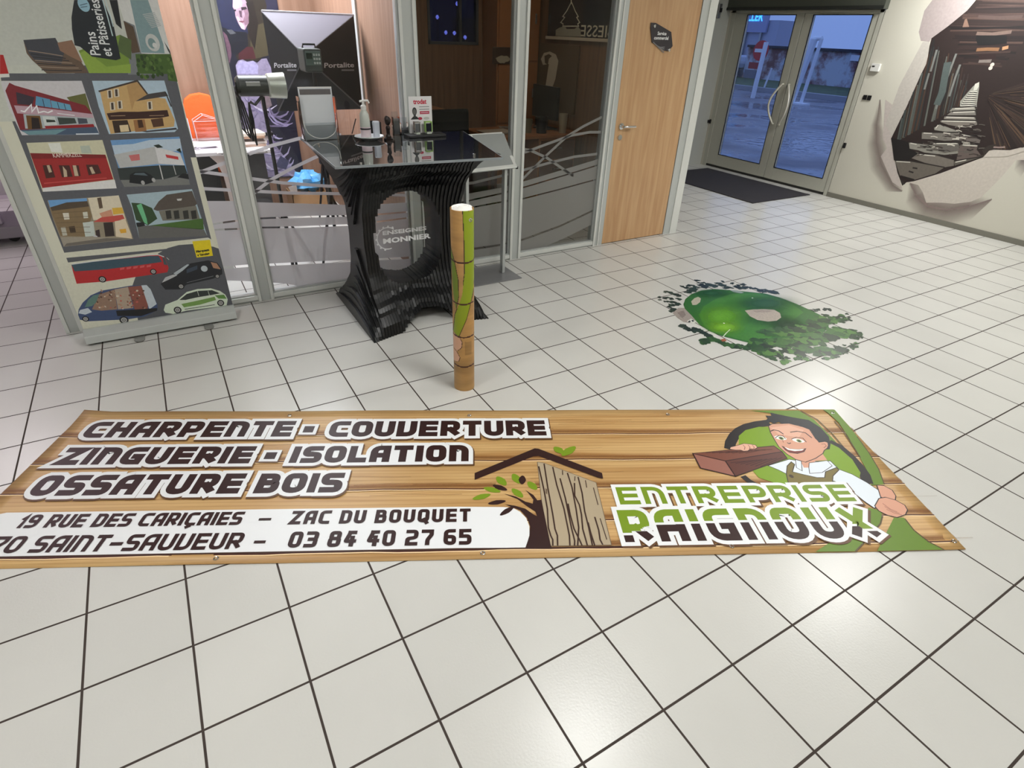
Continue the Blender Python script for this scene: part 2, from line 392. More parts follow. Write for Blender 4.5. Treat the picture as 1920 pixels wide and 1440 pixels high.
# ---- shared materials of the room
WALLP = mat('painted_wall', rgb(206, 203, 190), 0.85, var=0.015, scale=60, bump=0.25)
CEILM = mat('ceiling_tiles', rgb(225, 224, 218), 0.9, var=0.02, scale=50)
GREYW = mat('grey_lobby_wall', rgb(158, 160, 152), 0.8, var=0.02, scale=40)
ALU = mat('aluminium', rgb(196, 200, 198), 0.38, 0.35, var=0.03, scale=20, stretch=(1, 1, .1))
ALUL = mat('pale_aluminium_lip', rgb(222, 224, 220), 0.35, 0.2, var=0.03, scale=20)
WOODD = mat('beech_laminate', rgb(204, 166, 124), 0.42, var=.1, scale=3.0, stretch=(9, 9, 0.55), ramp=rgb(186, 144, 102), distort=0.5)
BROWNW = mat('brown_partition_panel', rgb(150, 118, 98), 0.6, var=.08, scale=3, stretch=(8, 8, .5), ramp=rgb(132, 100, 80))
DARKW = mat('walnut_office_wall', rgb(126, 88, 58), 0.6, var=.08, scale=3, stretch=(8, 8, .5), ramp=rgb(104, 70, 44))
BASE = mat('grey_skirting', rgb(120, 118, 108), 0.5, var=.03)
BLACKP = mat('black_plastic', rgb(24, 24, 26), 0.4, var=.1)
DOORF = mat('grey_white_door_frame', rgb(190, 190, 178), 0.42, 0.1, var=.03)
WHITEP = mat('white_plastic', rgb(226, 226, 222), 0.4, var=.02)
CHROME = mat('chrome', rgb(215, 215, 215), 0.16, 1.0, var=.02)
STEEL = mat('brushed_steel', rgb(170, 172, 172), 0.34, 0.9, var=.05)
GLASS = pane_mat('window_glass', (0.97, 0.985, 0.98, 1), .55)

structure(MB().box((-6, -5, -0.1), (6.7, 8, 0)).build('floor', floor_mat()))
# ceiling shell (shell: y <3 main room, offices behind)
structure(MB().box((-6, -5, 2.8), (6.7, 8, 2.9)).build('ceiling', CEILM))
# right wall with the entrance opening y 3.40..5.60, z..2.06
mb = MB(); mb.box((6.6, -5, 0), (6.8, 3.40, 2.8)); mb.box((6.6, 5.62, 0), (6.8, 5.75, 2.8)); mb.box((6.6, 3.40, 2.36), (6.8, 5.62, 2.8))
structure(mb.build('wall_right', WALLP))
structure(MB().box((3.53, 5.72, 0), (6.8, 5.85, 2.8)).build('wall_lobby', GREYW))
structure(MB().box((6.24, 5.66, 0), (6.6, 5.72, 2.8)).build('trim_1', mat('pale_pilaster', rgb(178, 180, 174), .7, var=.02)))
structure(MB().box((3.53, 5.705, 0), (6.24, 5.72, 0.085)).build('baseboard_lobby', BASE))
structure(MB().box((-6, -5.15, 0), (6.8, -5.0, 2.8)).build('wall_front', WALLP))
structure(MB().box((-6.15, -5, 0), (-6, 8, 2.8)).build('wall_left', WALLP))
structure(MB().box((6.585, -5, 0), (6.6, 3.40, 0.055)).build('baseboard_right', BASE))
# back walls of the rooms behind the glass
structure(MB().box((-1.7, 5.60, 0), (0.70, 5.72, 2.8)).build('wall_studio', BROWNW))
structure(MB().box((-6, 7.0, 0), (-1.8, 7.15, 2.8)).build('wall_back', mat('pinkish_side_room_wall', rgb(205, 196, 204), .8, var=.02)))
structure(MB().box((-1.70, 3.12, 0), (-1.655, 7.0, 2.8)).build('wall_side', mat('pale_side_wall', rgb(188, 184, 186), .8, var=.02)))
structure(MB().box((0.70, 3.12, 0), (0.78, 5.72, 2.8)).build('wall_divider', BROWNW))
# dark office: back wall with a window opening, side wall
wl, wr_, wz0, wz1 = 2.10, 2.75, 1.56, 2.10
mb = MB(); mb.box((.70, 6.0, 0), (wl, 6.12, 2.8)); mb.box((wr_, 6.0, 0), (3.53, 6.12, 2.8)); mb.box((wl, 6.0, 0), (wr_, 6.12, wz0)); mb.box((wl, 6.0, wz1), (wr_, 6.12, 2.8))
structure(mb.build('wall_office', DARKW))
structure(MB().box((3.42, 3.12, 0), (3.53, 6.12, 2.8)).build('wall_office_side', DARKW))
w4 = structure(empty('window_4', (wl, 6.0, wz0)))
mb = MB()
for a, b in (((wl, 5.99, wz0), (wl + .03, 6.04, wz1)), ((wr_ - .03, 5.99, wz0), (wr_, 6.04, wz1)), ((wl, 5.99, wz0), (wr_, 6.04, wz0 + .03)), ((wl, 5.99, wz1 - .03), (wr_, 6.04, wz1)), ((wl + .4, 5.99, wz0), (wl + .43, 6.04, wz1))): mb.box(a, b)
mb.build('window_frame', mat('dark_window_frame', rgb(60, 62, 70), .5), w4)
MB().box((wl, 6.02, wz0), (wr_, 6.026, wz1)).build('window_glass', pane_mat('sky_dimming_glass', (0.045, 0.05, 0.11, 1), .5), w4)  # dark tint added to the pane to dim the sky beyond

# ---------------------------------------------------------------- glazed partition
TOP = 2.8
def post(mb, x0, x1, z1=TOP, lips=True):
    mb.box((x0, GY, 0), (x1, GY + .07, z1))
def mullion(name, x0, x1):
    o = structure(empty(name, (x0, GY, 0)))
    MB().box((x0, GY + .006, 0), (x1, GY + .075, TOP)).build('post', ALU, o)
    mb = MB(); mb.box((x0, GY - .006, 0), (x0 + .022, GY + .006, TOP)); mb.box((x1 - .022, GY - .006, 0), (x1, GY + .006, TOP)); mb.build('lip', ALUL, o, bevel=.002)
    return o
mullion('trim_2', -1.700, -1.605); mullion('trim_3', -0.548, -0.440); mullion('trim_4', 0.648, 0.765); mullion('trim_5', 1.542, 1.648)
def window(name, x0, x1):
    o = structure(empty(name, (x0, GY, 0)))
    mb = MB(); mb.box((x0, GY + .01, 0), (x1, GY + .07, .055)); mb.box((x0, GY + .01, 2.72), (x1, GY + .07, TOP))
    mb.box((x0, GY + .015, .055), (x0 + .014, GY + .06, 2.72)); mb.box((x1 - .014, GY + .015, .055), (x1, GY + .06, 2.72))
    mb.build('window_frame', ALU, o)
    MB().box((x0, GY - .002, .012), (x1, GY + .01, .045)).build('bottom_rail', ALUL, o, bevel=.002)
    MB().box((x0 + .014, GY + .034, .055), (x1 - .014, GY + .040, 2.72)).build('glass_pane', GLASS, o)
    return o
WIN = [window('window_1', -1.605, -.548), window('window_2', -.440, .648), window('window_3', .765, 1.542), window('window_5', 1.648, 2.455)]
WX = [(-1.60, -.550), (-.438, .646), (.767, 1.540), (1.650, 2.453)]

# frosted film: a wave cut of bands running across all four panes
def film_mat():
    m = bpy.data.materials.new('frosted_film'); m.use_nodes = True; n = m.node_tree; n.nodes.clear()
    o = n.nodes.new('ShaderNodeOutputMaterial'); d = n.nodes.new('ShaderNodeBsdfDiffuse'); t = n.nodes.new('ShaderNodeBsdfTranslucent'); x = n.nodes.new('ShaderNodeMixShader')
    tr = n.nodes.new('ShaderNodeBsdfTransparent'); y = n.nodes.new('ShaderNodeMixShader'); g = n.nodes.new('ShaderNodeBsdfGlossy'); g.inputs['Roughness'].default_value = .25; z = n.nodes.new('ShaderNodeMixShader')
    no = n.nodes.new('ShaderNodeTexNoise'); no.inputs['Scale'].default_value = 300; r = n.nodes.new('ShaderNodeValToRGB'); r.color_ramp.elements[0].color = rgb(168, 168, 164); r.color_ramp.elements[1].color = rgb(184, 184, 180)
    n.links.new(no.outputs['Fac'], r.inputs[0]); n.links.new(r.outputs[0], d.inputs[0]); t.inputs[0].default_value = rgb(236, 234, 240); x.inputs[0].default_value = .5
    n.links.new(d.outputs[0], x.inputs[1]); n.links.new(t.outputs[0], x.inputs[2]); y.inputs[0].default_value = .08
    n.links.new(x.outputs[0], y.inputs[1]); n.links.new(tr.outputs[0], y.inputs[2]); z.inputs[0].default_value = .04
    n.links.new(y.outputs[0], z.inputs[1]); n.links.new(g.outputs[0], z.inputs[2]); n.links.new(z.outputs[0], o.inputs[0]); return m
FILM = film_mat()
def gl(pts): return [(q.x, q.z) for q in (at_y(x, y, GY + .03) for x, y in pts)]
T0 = gl([(300, 378), (388, 377), (445, 377), (472, 379), (645, 384), (700, 384), (800, 377), (890, 361), (940, 352), (980, 341), (1050, 320), (1123, 298), (1135, 294)])
G1 = gl([(300, 436), (380, 424), (415, 418), (452, 413), (480, 410), (556, 407), (645, 405), (700, 403), (806, 394), (890, 374), (940, 363), (980, 352), (1075, 324), (1123, 309), (1135, 305)])
G2 = gl([(300, 436), (402, 431), (457, 429), (482, 427), (556, 426), (653, 422), (701, 417), (762, 409), (890, 388), (945, 378), (980, 373), (1050, 355), (1120, 336), (1135, 331)])
G3 = gl([(300, 512), (420, 502), (472, 498), (497, 497), (660, 489), (760, 484), (900, 465), (935, 460), (982, 449), (1050, 424), (1114, 394), (1135, 385)])
B0 = gl([(300, 528), (427, 526), (478, 528), (500, 529), (538, 532), (575, 540), (600, 548), (800, 545), (960, 500), (1000, 474), (1028, 460), (1060, 446), (1110, 421), (1135, 408)])
def yy(line, x):
    if x <= line[0][0]: return line[0][1]
    for (a, b), (c, d) in zip(line, line[1:]):
        if a <= x <= c: return b + (d - b) * (x - a) / max(1e-9, c - a)
    return line[-1][1]
def band(mb, up, lo, x0, x1, gu=0.0, gl_=0.0, n=40):
    P = []
    for i in range(n + 1):
        x = x0 + (x1 - x0) * i / n; P.append((x, yy(up, x) - gu, max(.056, yy(lo, x) + gl_)))
    for a, b in zip(P, P[1:]):
        if a[1] > a[2] and b[1] > b[2]:
            mb.add([(a[0], GY + .032, a[2]), (b[0], GY + .032, b[2]), (b[0], GY + .032, b[1]), (a[0], GY + .032, a[1])], [(0, 1, 2, 3)])
def strip(mb, pts, w, x0, x1):
    a = Art(None); a.ribbon(pts, w, (0, 0, 0, 1))
    for q, _, _l in a.items:
        if min(p[0] for p in q) > x0 - .01 and max(p[0] for p in q) < x1 + .01: mb.add([(p[0], GY + .032, p[1]) for p in q], [(0, 1, 2, 3)])
def sub(pts, n=8):
    out = []
    for a, b in zip(pts, pts[1:]):
        for i in range(n): out.append((a[0] + (b[0] - a[0]) * i / n, a[1] + (b[1] - a[1]) * i / n))
    return out + [pts[-1]]
CURV = [sub(gl(p)) for p in (
    [(340, 338), (377, 323), (430, 302), (453, 294), (507, 274), (560, 260), (610, 254), (640, 253)],
    [(440, 392), (472, 365), (507, 338), (545, 317), (587, 297), (612, 286), (660, 262)],
    [(340, 316), (378, 322), (437, 330), (463, 334), (530, 343), (613, 349), (700, 352), (800, 352)],
    [(350, 352), (385, 354), (440, 357), (468, 358), (542, 362), (618, 363), (700, 364), (800, 368)],
    [(960, 356), (982, 334), (1021, 295), (1063, 256), (1094, 237), (1134, 217)],
    [(940, 302), (984, 286), (1021, 272), (1071, 254), (1106, 248), (1134, 248)],
    [(940, 276), (984, 280), (995, 282), (1024, 295), (1059, 319), (1075, 330)],
    [(800, 352), (887, 343), (940, 330), (958, 325), (982, 319), (1028, 306), (1077, 294), (1134, 287)])]
for w, (x0, x1) in zip(WIN, WX):
    x0 += .012; x1 -= .012; mb = MB()
    band(mb, T0, G1, x0, x1, 0, .006); band(mb, G1, G2, x0, x1, .006, .006); band(mb, G2, G3, x0, x1, .006, .009); band(mb, G3, B0, x0, x1, .009, 0)
    for c in CURV: strip(mb, c, .021, x0, x1)
    mb.build('frosted_film', FILM, w, recalc=False)

# ---------------------------------------------------------------- wooden door of the sales office
d1 = structure(empty('door_1', (2.455, GY, 0)))
mb = MB(); mb.box((2.455, GY, 0), (2.565, GY + .09, TOP)); mb.box((3.355, GY, 0), (3.53, GY + .09, TOP)); mb.box((2.565, GY, 2.2), (3.355, GY + .09, TOP)); mb.build('door_frame', ALU, d1)
mb = MB(); mb.box((2.455, GY - .008, 0), (2.475, GY, TOP)); mb.box((2.505, GY - .008, 0), (2.515, GY, TOP)); mb.box((3.44, GY - .006, 0), (3.53, GY, TOP)); mb.build('frame_lip', ALUL, d1)
MB().box((2.570, GY + .004, .006), (3.350, GY + .045, 2.19)).build('door_leaf', WOODD, d1, bevel=.002)
mb = MB(); mb.lathe([(.026, 0), (.026, .008), (.011, .010), (.011, .045)], 20, (2.632, GY + .004, 1.045), 'y'); mb.v = [Vector((v.x, 2 * (GY + .004) - v.y, v.z)) for v in mb.v]
mb.tube([(2.632, GY - .04, 1.045), (2.65, GY - .048, 1.046), (2.69, GY - .05, 1.046), (2.755, GY - .046, 1.044)], .0095, 10)
mb.lathe([(.022, 0), (.022, .006)], 20, (2.632, GY - .003, .955), 'y'); mb.build('door_handle', CHROME, d1, smooth=True)

# ---------------------------------------------------------------- entrance double door in the right wall
d2 = structure(empty('door_2', (6.62, 4.5, 0)))
X0 = 6.6; F0, F1 = 3.41, 5.62; ZT = 2.065
mb = MB(); mb.box((X0, F0, 0), (X0 + .09, F0 + .05, ZT)); mb.box((X0, F1 - .07, 0), (X0 + .09, F1, ZT)); mb.box((X0, F0, ZT - .03), (X0 + .09, F1, ZT)); mb.build('door_frame', DOORF, d2, bevel=.003)
MB().box((X0 + .01, F0 + .05, 0), (X0 + .09, F1 - .07, .03)).build('threshold', mat('dark_threshold', rgb(38, 38, 36), .5), d2)
def leaf(y0, y1, gy0, gy1, hy, flip):
    mb = MB(); x0, x1 = X0 + .008, X0 + .06; z0, z1 = .032, ZT - .032; gz0, gz1 = .19, 2.018
    mb.box((x0, y0, z0), (x1, gy0, z1)); mb.box((x0, gy1, z0), (x1, y1, z1)); mb.box((x0, gy0, z0), (x1, gy1, gz0)); mb.box((x0, gy0, gz1), (x1, gy1, z1))
    L = mb.build('door_leaf', DOORF, d2, bevel=.004)
    mb = MB(); g = .008
    for a, b in (((gy0, gz0), (gy0 + g, gz1)), ((gy1 - g, gz0), (gy1, gz1)), ((gy0, gz0), (gy1, gz0 + g)), ((gy0, gz1 - g), (gy1, gz1))): mb.box((x0 - .002, a[0], a[1]), (x0 + .01, b[0], b[1]))
    mb.build('glazing_gasket', BLACKP, L)
    MB().box((x0 + .024, gy0, gz0), (x0 + .03, gy1, gz1)).build('door_glass', GLASS, L)
    P = []
    for i in range(13):
        t = i / 12; P.append((x0 - .02 - .05 * math.sin(math.pi * t), hy + flip * .10 * math.sin(math.pi * t), .74 + .49 * t))
    mb = MB(); mb.tube([(x0, hy, .74)] + P + [(x0, hy, 1.23)], .013, 10); mb.build('pull_handle', mat('pale_pull_handle', rgb(214, 212, 200), .3, .2), L, smooth=True)
leaf(3.463, 4.437, 3.535, 4.315, 4.40, -1); leaf(4.445, 5.548, 4.560, 5.350, 4.50, 1)
# grey rolling shutter housing above the entrance
sh = structure(empty('trim_6', (6.6, 4.5, 2.06)))
SHM = mat('dark_shutter_housing', rgb(84, 88, 80), .5, .2, var=.06)
mb = MB(); mb.box((6.52, 3.38, 2.066), (6.66, 5.655, 2.36)); mb.build('shutter_housing', SHM, sh, bevel=.004)
MB().box((6.508, 3.38, 2.066), (6.52, 5.655, 2.10)).build('bottom_bar', mat('black_shutter_bar', rgb(44, 46, 44), .5), sh)
# small fittings on the entrance walls
def fitting(name, label, cat, a, b, m, m2=None, a2=None, b2=None):
    t = thing(name, label, cat, tuple(a))
    MB().box(a, b).build('housing', m, t, bevel=.002)
    if m2: MB().box(a2, b2).build('switch_face' if 'switch' in name else 'display', m2, t)
    return t
fitting('thermostat', 'small white wall controller right of the glass entrance door', 'controller', (6.57, 3.245, 1.455), (6.6, 3.345, 1.535), WHITEP, BLACKP, (6.567, 3.30, 1.50), (6.57, 3.33, 1.513))
t = thing('light_switch', 'pair of black square switches right of the glass entrance door', 'light switch', (6.6, 3.27, 1.18))
for y in (3.235, 3.29): MB().box((6.588, y, 1.155), (6.6, y + .045, 1.205)).build('switch_plate', BLACKP, t, bevel=.003)
t = thing('door_catch', 'small black catch low beside the right jamb of the entrance', 'door catch', (6.6, 3.37, .63))
MB().box((6.575, 3.355, .60), (6.6, 3.385, .66)).build('catch_body', BLACKP, t, bevel=.004)
q = at_y(1305, 214, 5.72)
t = thing('wall_socket', 'black square socket on the grey wall left of the entrance', 'wall socket', tuple(q)); MB().box((q.x - .028, 5.705, q.z - .035), (q.x + .028, 5.72, q.z + .035)).build('socket_plate', BLACKP, t, bevel=.003)
q = at_y(1329, 227, 5.66)
t = thing('door_stop', 'dark metal catch on the pale pilaster left of the entrance', 'door catch', tuple(q)); mb = MB(); mb.box((q.x - .03, 5.63, q.z - .02), (q.x + .03, 5.66, q.z + .02)); mb.box((q.x - .012, 5.61, q.z - .03), (q.x + .012, 5.64, q.z + .03)); mb.build('catch_body', BLACKP, t, bevel=.003)
q = at_y(1347, 15, 5.66)
t = thing('door_closer', 'pale metal closer bracket at the top left of the entrance', 'bracket', tuple(q)); mb = MB(); mb.box((q.x - .03, 5.62, q.z - .12), (q.x + .03, 5.66, q.z + .05)); mb.build('bracket_plate', STEEL, t, bevel=.003); MB().box((q.x - .008, 5.60, q.z - .05), (q.x + .02, 5.62, q.z)).build('hook', BLACKP, t)
# entrance mat
t = thing('door_mat', 'dark charcoal entrance mat in front of the glass double door', 'door mat', (5.85, 4.4, 0))
mb = MB(); mb.box((5.30, 3.52, .0005), (6.42, 5.33, .010)); mb.build('carpet', mat('charcoal_carpet', rgb(48, 45, 48), .95, var=.35, scale=260, bump=.8), t, bevel=.003)
# ceiling panels
LW_ = ['over the middle of the printed banner', 'over the green floor sticker side of the room', 'over the left end of the printed banner', 'behind the camera, in line with the counter', 'behind the camera, at the mural wall', 'behind the camera, at the far left', 'nearest the glass entrance door']
for i, (x, y) in enumerate(LAMPS):
    t = thing('ceiling_light', 'square white ceiling light panel ' + LW_[i], 'ceiling light', (x, y, LAMP_Z), 0, 'square ceiling light panels')
    mb = MB(); r = .31; q = .285
    for a, b in (((-r, -r), (r, -q)), ((-r, q), (r, r)), ((-r, -q), (-q, q)), ((q, -q), (r, q))): mb.box((x + a[0], y + a[1], LAMP_Z - .02), (x + b[0], y + b[1], 2.8))
    mb.build('frame', WHITEP, t)
    MB().box((x - q, y - q, LAMP_Z), (x + q, y + q, LAMP_Z + .01)).build('diffuser', mat('light_diffuser', rgb(240, 240, 236), .5, emit=(1, .97, .92, 1), es=3.0), t)
# door sign
def DS(px, py): q = at_y(px, py, GY - .004); return (q.x, q.z)
t = thing('door_sign', 'dark hexagonal sign reading Service commercial on the wooden door', 'sign', (2.944, GY, 1.72))
K5 = crop(1160, 0, 4)
hexp = K5([(245, 170), (280, 172), (395, 240), (405, 345), (375, 385), (345, 380), (250, 318), (240, 210)])
MB().prism([(DS(*p)[0], GY - .004, DS(*p)[1]) for p in hexp], (0, .007, 0)).build('sign_plate', mat('charcoal_sign', rgb(62, 58, 62), .25), t)
a = Art(planeplace((2.944, GY - .0045, 1.72), (1, 0, 0), (0, 0, 1)))
write(a, 'Service', -.002, .012, .034, rgb(235, 235, 235), bold=.0008, align='CENTER'); write(a, 'commercial', -.002, -.020, .034, rgb(235, 235, 235), bold=.0008, align='CENTER')
for k in range(4): a.ribbon([(-.085 + k * .02, -.04 - k * .012), (.05, -.115 + k * .014)], .006, rgb(120, 118, 120))
a.build('lettering', print_mat('sign_print'), t)
for px, py in ((265, 195), (375, 375)):
    mb = MB(); x, z = DS(1160 + px / 4, py / 4); mb.lathe([(.012, 0), (.012, .012), (.006, .016)], 14, (x, GY - .006, z), 'y')
    mb.v = [Vector((v.x, 2 * (GY - .004) - v.y - .002, v.z)) for v in mb.v]; mb.build('sign_stud', CHROME, t)
# ================================================================ PRINTED BANNER ON THE FLOOR (4 m x 1 m)
BO = Vector((-1.557, 1.973, 0)); BA = math.atan2(-0.4535, 0.891)
BU = Vector((math.cos(BA), math.sin(BA), 0)); BV = Vector((-BU.y, BU.x, 0))      # BV points away from the viewer
ban = thing('printed_banner', 'wide wood-plank printed banner lying flat on the tiles with company lettering', 'banner', tuple(BO), BA)
def bh(u, v):   # the sheet's gentle waviness
    e = 0.0
    if u < .12 and v < .1: e = .012 * (1 - u / .12) * (1 - v / .1)
    return .0035 + .0018 * math.sin(u * 5.1) * math.sin(v * 4 + u) + e
def wood_print():
    m = bpy.data.materials.new('printed_wood_planks'); m.use_nodes = True; n = m.node_tree; b = n.nodes['Principled BSDF']
    tc = n.nodes.new('ShaderNodeTexCoord'); mp = n.nodes.new('ShaderNodeMapping'); mp.inputs['Scale'].default_value = (.55, 9, 1)
    n1 = n.nodes.new('ShaderNodeTexNoise'); n1.inputs['Scale'].default_value = 2.2; n1.inputs['Detail'].default_value = 3; n1.inputs['Distortion'].default_value = .6
    n2 = n.nodes.new('ShaderNodeTexWave'); n2.wave_type = 'BANDS'; n2.bands_direction = 'Y'; n2.inputs['Scale'].default_value = 1.6; n2.inputs['Distortion'].default_value = 5; n2.inputs['Detail'].default_value = 3; n2.inputs['Detail Scale'].default_value = .7
    r = n.nodes.new('ShaderNodeValToRGB'); e = r.color_ramp.elements; e[0].position = .25; e[0].color = rgb(184, 138, 80); e[1].position = .75; e[1].color = rgb(222, 184, 126)
    r2 = n.nodes.new('ShaderNodeValToRGB'); e = r2.color_ramp.elements; e[0].position = .0; e[0].color = (.80, .73, .62, 1); e[1].position = .35; e[1].color = (1, 1, 1, 1)
    # plank-to-plank tone from the row number
    sp = n.nodes.new('ShaderNodeSeparateXYZ'); dv = n.nodes.new('ShaderNodeMath'); dv.operation = 'DIVIDE'; dv.inputs[1].default_value = .2
    fl = n.nodes.new('ShaderNodeMath'); fl.operation = 'FLOOR'; wn = n.nodes.new('ShaderNodeTexWhiteNoise'); wn.noise_dimensions = '1D'
    mr = n.nodes.new('ShaderNodeMapRange'); mr.inputs[3].default_value = .88; mr.inputs[4].default_value = 1.06
    mx = n.nodes.new('ShaderNodeMix'); mx.data_type = 'RGBA'; mx.blend_type = 'MULTIPLY'; mx.inputs[0].default_value = .7
    sc = n.nodes.new('ShaderNodeVectorMath'); sc.operation = 'SCALE'; L = n.links.new
    L(tc.outputs['Object'], mp.inputs[0]); L(mp.outputs[0], n1.inputs['Vector']); L(mp.outputs[0], n2.inputs['Vector']); L(n1.outputs['Fac'], r.inputs[0]); L(n2.outputs['Fac'], r2.inputs[0])
    L(tc.outputs['Object'], sp.inputs[0]); L(sp.outputs['Y'], dv.inputs[0]); L(dv.outputs[0], fl.inputs[0]); L(fl.outputs[0], wn.inputs['W']); L(wn.outputs['Value'], mr.inputs[0])
    L(r.outputs[0], mx.inputs[6]); L(r2.outputs[0], mx.inputs[7]); L(mx.outputs[2], sc.inputs[0]); L(mr.outputs[0], sc.inputs['Scale']); L(sc.outputs[0], b.inputs['Base Color'])
    b.inputs['Roughness'].default_value = .42; return m
WOODP = wood_print()
mb = MB(); N, M = 60, 16
for j in range(M + 1):
    for i in range(N + 1):
        u, v = 3.965 * i / N, 1.0 * j / M; p = BO + BU * u - BV * v; mb.v.append(Vector((p.x, p.y, bh(u, v) - .0012)))
mb.f = [(j * (N + 1) + i, (j + 1) * (N + 1) + i, (j + 1) * (N + 1) + i + 1, j * (N + 1) + i + 1) for j in range(M) for i in range(N)]; mb.m = [0] * len(mb.f)
sheet = mb.build('vinyl_sheet', WOODP, ban, smooth=True); md = sheet.modifiers.new('thickness', 'SOLIDIFY'); md.thickness = .0012; md.offset = -1
def bplace(u, v, h): p = BO + BU * u - BV * v; return Vector((p.x, p.y, .0062 + h))
def BUV(pts):
    out = []
    for x, y in pts:
        p = at_z(x, y, .004) - BO; out.append((p.dot(BU), -p.dot(BV)))
    return out
VW = rgb(236, 238, 240); BR = rgb(50, 26, 24); GR = rgb(120, 148, 32); GR2 = rgb(98, 130, 30); SEAM = rgb(72, 30, 22); SKIN = rgb(214, 158, 132); SKL = rgb(226, 176, 152); INK = rgb(30, 24, 24)
A = Art(bplace)
# plank joints and toned edges
def wav(v, s): return [(u / 10 * .992, v + .0022 * math.sin(u * .9 + s) + .0014 * math.sin(u * 2.3 + s * 3)) for u in range(0, 41)]
for k, v in enumerate((.213, .415, .608, .806, .955)):
    A.ribbon([(a, b - .022) for a, b in wav(v, k)], .045, rgb(140, 88, 44, .62), fade=True)
    A.ribbon([(a, b + .006) for a, b in wav(v, k)], .006, rgb(240, 208, 160))
    A.ribbon(wav(v, k), .0065, SEAM)
for _ in range(46):
    u = random.uniform(.1, 3.7); v = random.choice([.1, .31, .51, .7, .88]) + random.uniform(-.07, .07); l = random.uniform(.15, .7)
    A.ribbon([(u + l * t / 6, v + .004 * math.sin(t * 1.3 + u)) for t in range(7)], random.uniform(.004, .012), rgb(160, 108, 56, .28), fade=True)
A0 = A; A = Art(bplace)
K4 = crop(1260, 740, 3.2); K3 = crop(860, 740, 4)
def P(pts, col, K=K4, out=None, ow=.005):
    q = BUV(K(pts)); A.poly(q, col)
    if out: A.ribbon(q, ow, out, closed=True)
def Ln(pts, w, col, K=K4): A.ribbon(BUV(K(pts)), w, col)
# big green band sweeping behind the figure (right), and its lower return
P([(470, 97), (760, 97), (850, 150), (960, 260), (1040, 350), (1010, 350), (920, 250), (800, 160), (640, 120)], GR2)
P([(905, 90), (975, 92), (1060, 190), (1140, 290), (1200, 380), (1250, 470), (1270, 540), (1195, 545), (1160, 440), (1110, 350), (1060, 260), (1000, 170), (940, 115)], GR2)
Ln([(975, 160), (1040, 240), (1080, 300), (1130, 380)], .006, rgb(80, 66, 30))
Ln([(770, 97), (870, 150), (960, 235), (1040, 330)], .006, rgb(80, 66, 30))
Ln([(1110, 255), (1180, 350), (1240, 450), (1272, 540)], .005, rgb(80, 66, 30))
P([(1180, 680), (1260, 700), (1250, 780), (1190, 850), (1100, 942), (860, 945), (960, 880), (1060, 820)], GR2)
P([(1330, 740), (1390, 740), (1450, 820), (1540, 890), (1630, 932), (1230, 940), (1270, 860)], GR2)
Ln([(1395, 745), (1450, 815), (1540, 885), (1630, 932)], .006, rgb(80, 66, 30)); Ln([(1100, 942), (1190, 850), (1250, 775), (1262, 730)], .006, rgb(80, 66, 30))
# round emblem: black ring and lime disc
ring = [(312, 330), (320, 290), (340, 250), (375, 215), (420, 188), (480, 170), (560, 162), (680, 168), (800, 190), (900, 235), (990, 290), (1070, 350), (1130, 410), (1170, 470), (1190, 530)]
Ln([(345, 330), (350, 290), (372, 250), (405, 218), (450, 195), (510, 180), (580, 170)], .052, INK)
Ln([(940, 285), (1000, 315), (1065, 370), (1120, 430), (1155, 480), (1172, 532)], .050, INK)
Ln([(425, 490), (460, 520), (505, 545)], .03, INK)
P([(400, 300), (400, 250), (440, 215), (520, 195), (600, 195), (760, 215), (900, 270), (1000, 320), (1080, 390), (1130, 470), (1120, 520), (1000, 560), (700, 560), (520, 500), (450, 420)], rgb(122, 156, 24))
# carpenter: shirt, overalls, arm, head
P([(575, 428), (700, 390), (800, 405), (950, 400), (1000, 450), (1080, 480), (1170, 530), (1260, 590), (1240, 650), (1215, 685), (1150, 640), (1050, 560), (970, 520), (930, 540), (700, 540), (690, 480), (640, 455)], rgb(226, 234, 242), out=INK, ow=.004)
P([(690, 430), (715, 405), (735, 420), (722, 465), (780, 480), (870, 500), (915, 500), (920, 465), (985, 440), (1000, 455), (965, 490), (960, 545), (700, 545), (685, 480)], rgb(118, 104, 48), out=rgb(50, 42, 24), ow=.004)
A.ell(*BUV(K4([(715, 492)]))[0], .010, .012, rgb(64, 50, 30))
P([(770, 400), (890, 340), (930, 395), (860, 400), (825, 440), (790, 440)], SKIN)
P([(740, 392), (775, 402), (780, 460), (745, 440)], rgb(226, 234, 242), out=INK, ow=.003); P([(820, 440), (822, 412), (930, 398), (960, 430), (900, 470), (825, 475)], rgb(226, 234, 242), out=INK, ow=.003)
face = [(578, 190), (600, 178), (700, 175), (820, 205), (860, 265), (880, 285), (905, 280), (935, 290), (938, 318), (912, 338), (905, 355), (860, 385), (800, 408), (740, 390), (690, 360), (640, 315), (612, 270), (590, 230)]
P(face, SKIN, out=INK, ow=.004)
P([(590, 200), (700, 185), (790, 215), (760, 260), (640, 240)], SKL)
P([(556, 160), (575, 145), (560, 128), (595, 130), (590, 110), (640, 122), (720, 138), (820, 155), (890, 200), (940, 255), (950, 300), (945, 330), (925, 330), (938, 300), (925, 284), (880, 290), (855, 255), (830, 215), (760, 188), (700, 175), (660, 178), (640, 166), (610, 176), (590, 165), (575, 178)], rgb(24, 24, 28))
for cx, cy in ((650, 262), (757, 278)):
    u, v = BUV(K4([(cx, cy)]))[0]; A.ell(u, v, .030, .017, rgb(240, 240, 235), rot=.25); A.ell(u + .002, v + .003, .012, .013, rgb(120, 140, 70)); A.ell(u + .002, v + .004, .006, .007, INK)
Ln([(590, 222), (610, 214), (640, 220), (668, 240)], .006, INK); Ln([(708, 228), (750, 222), (800, 232), (838, 262)], .006, INK)
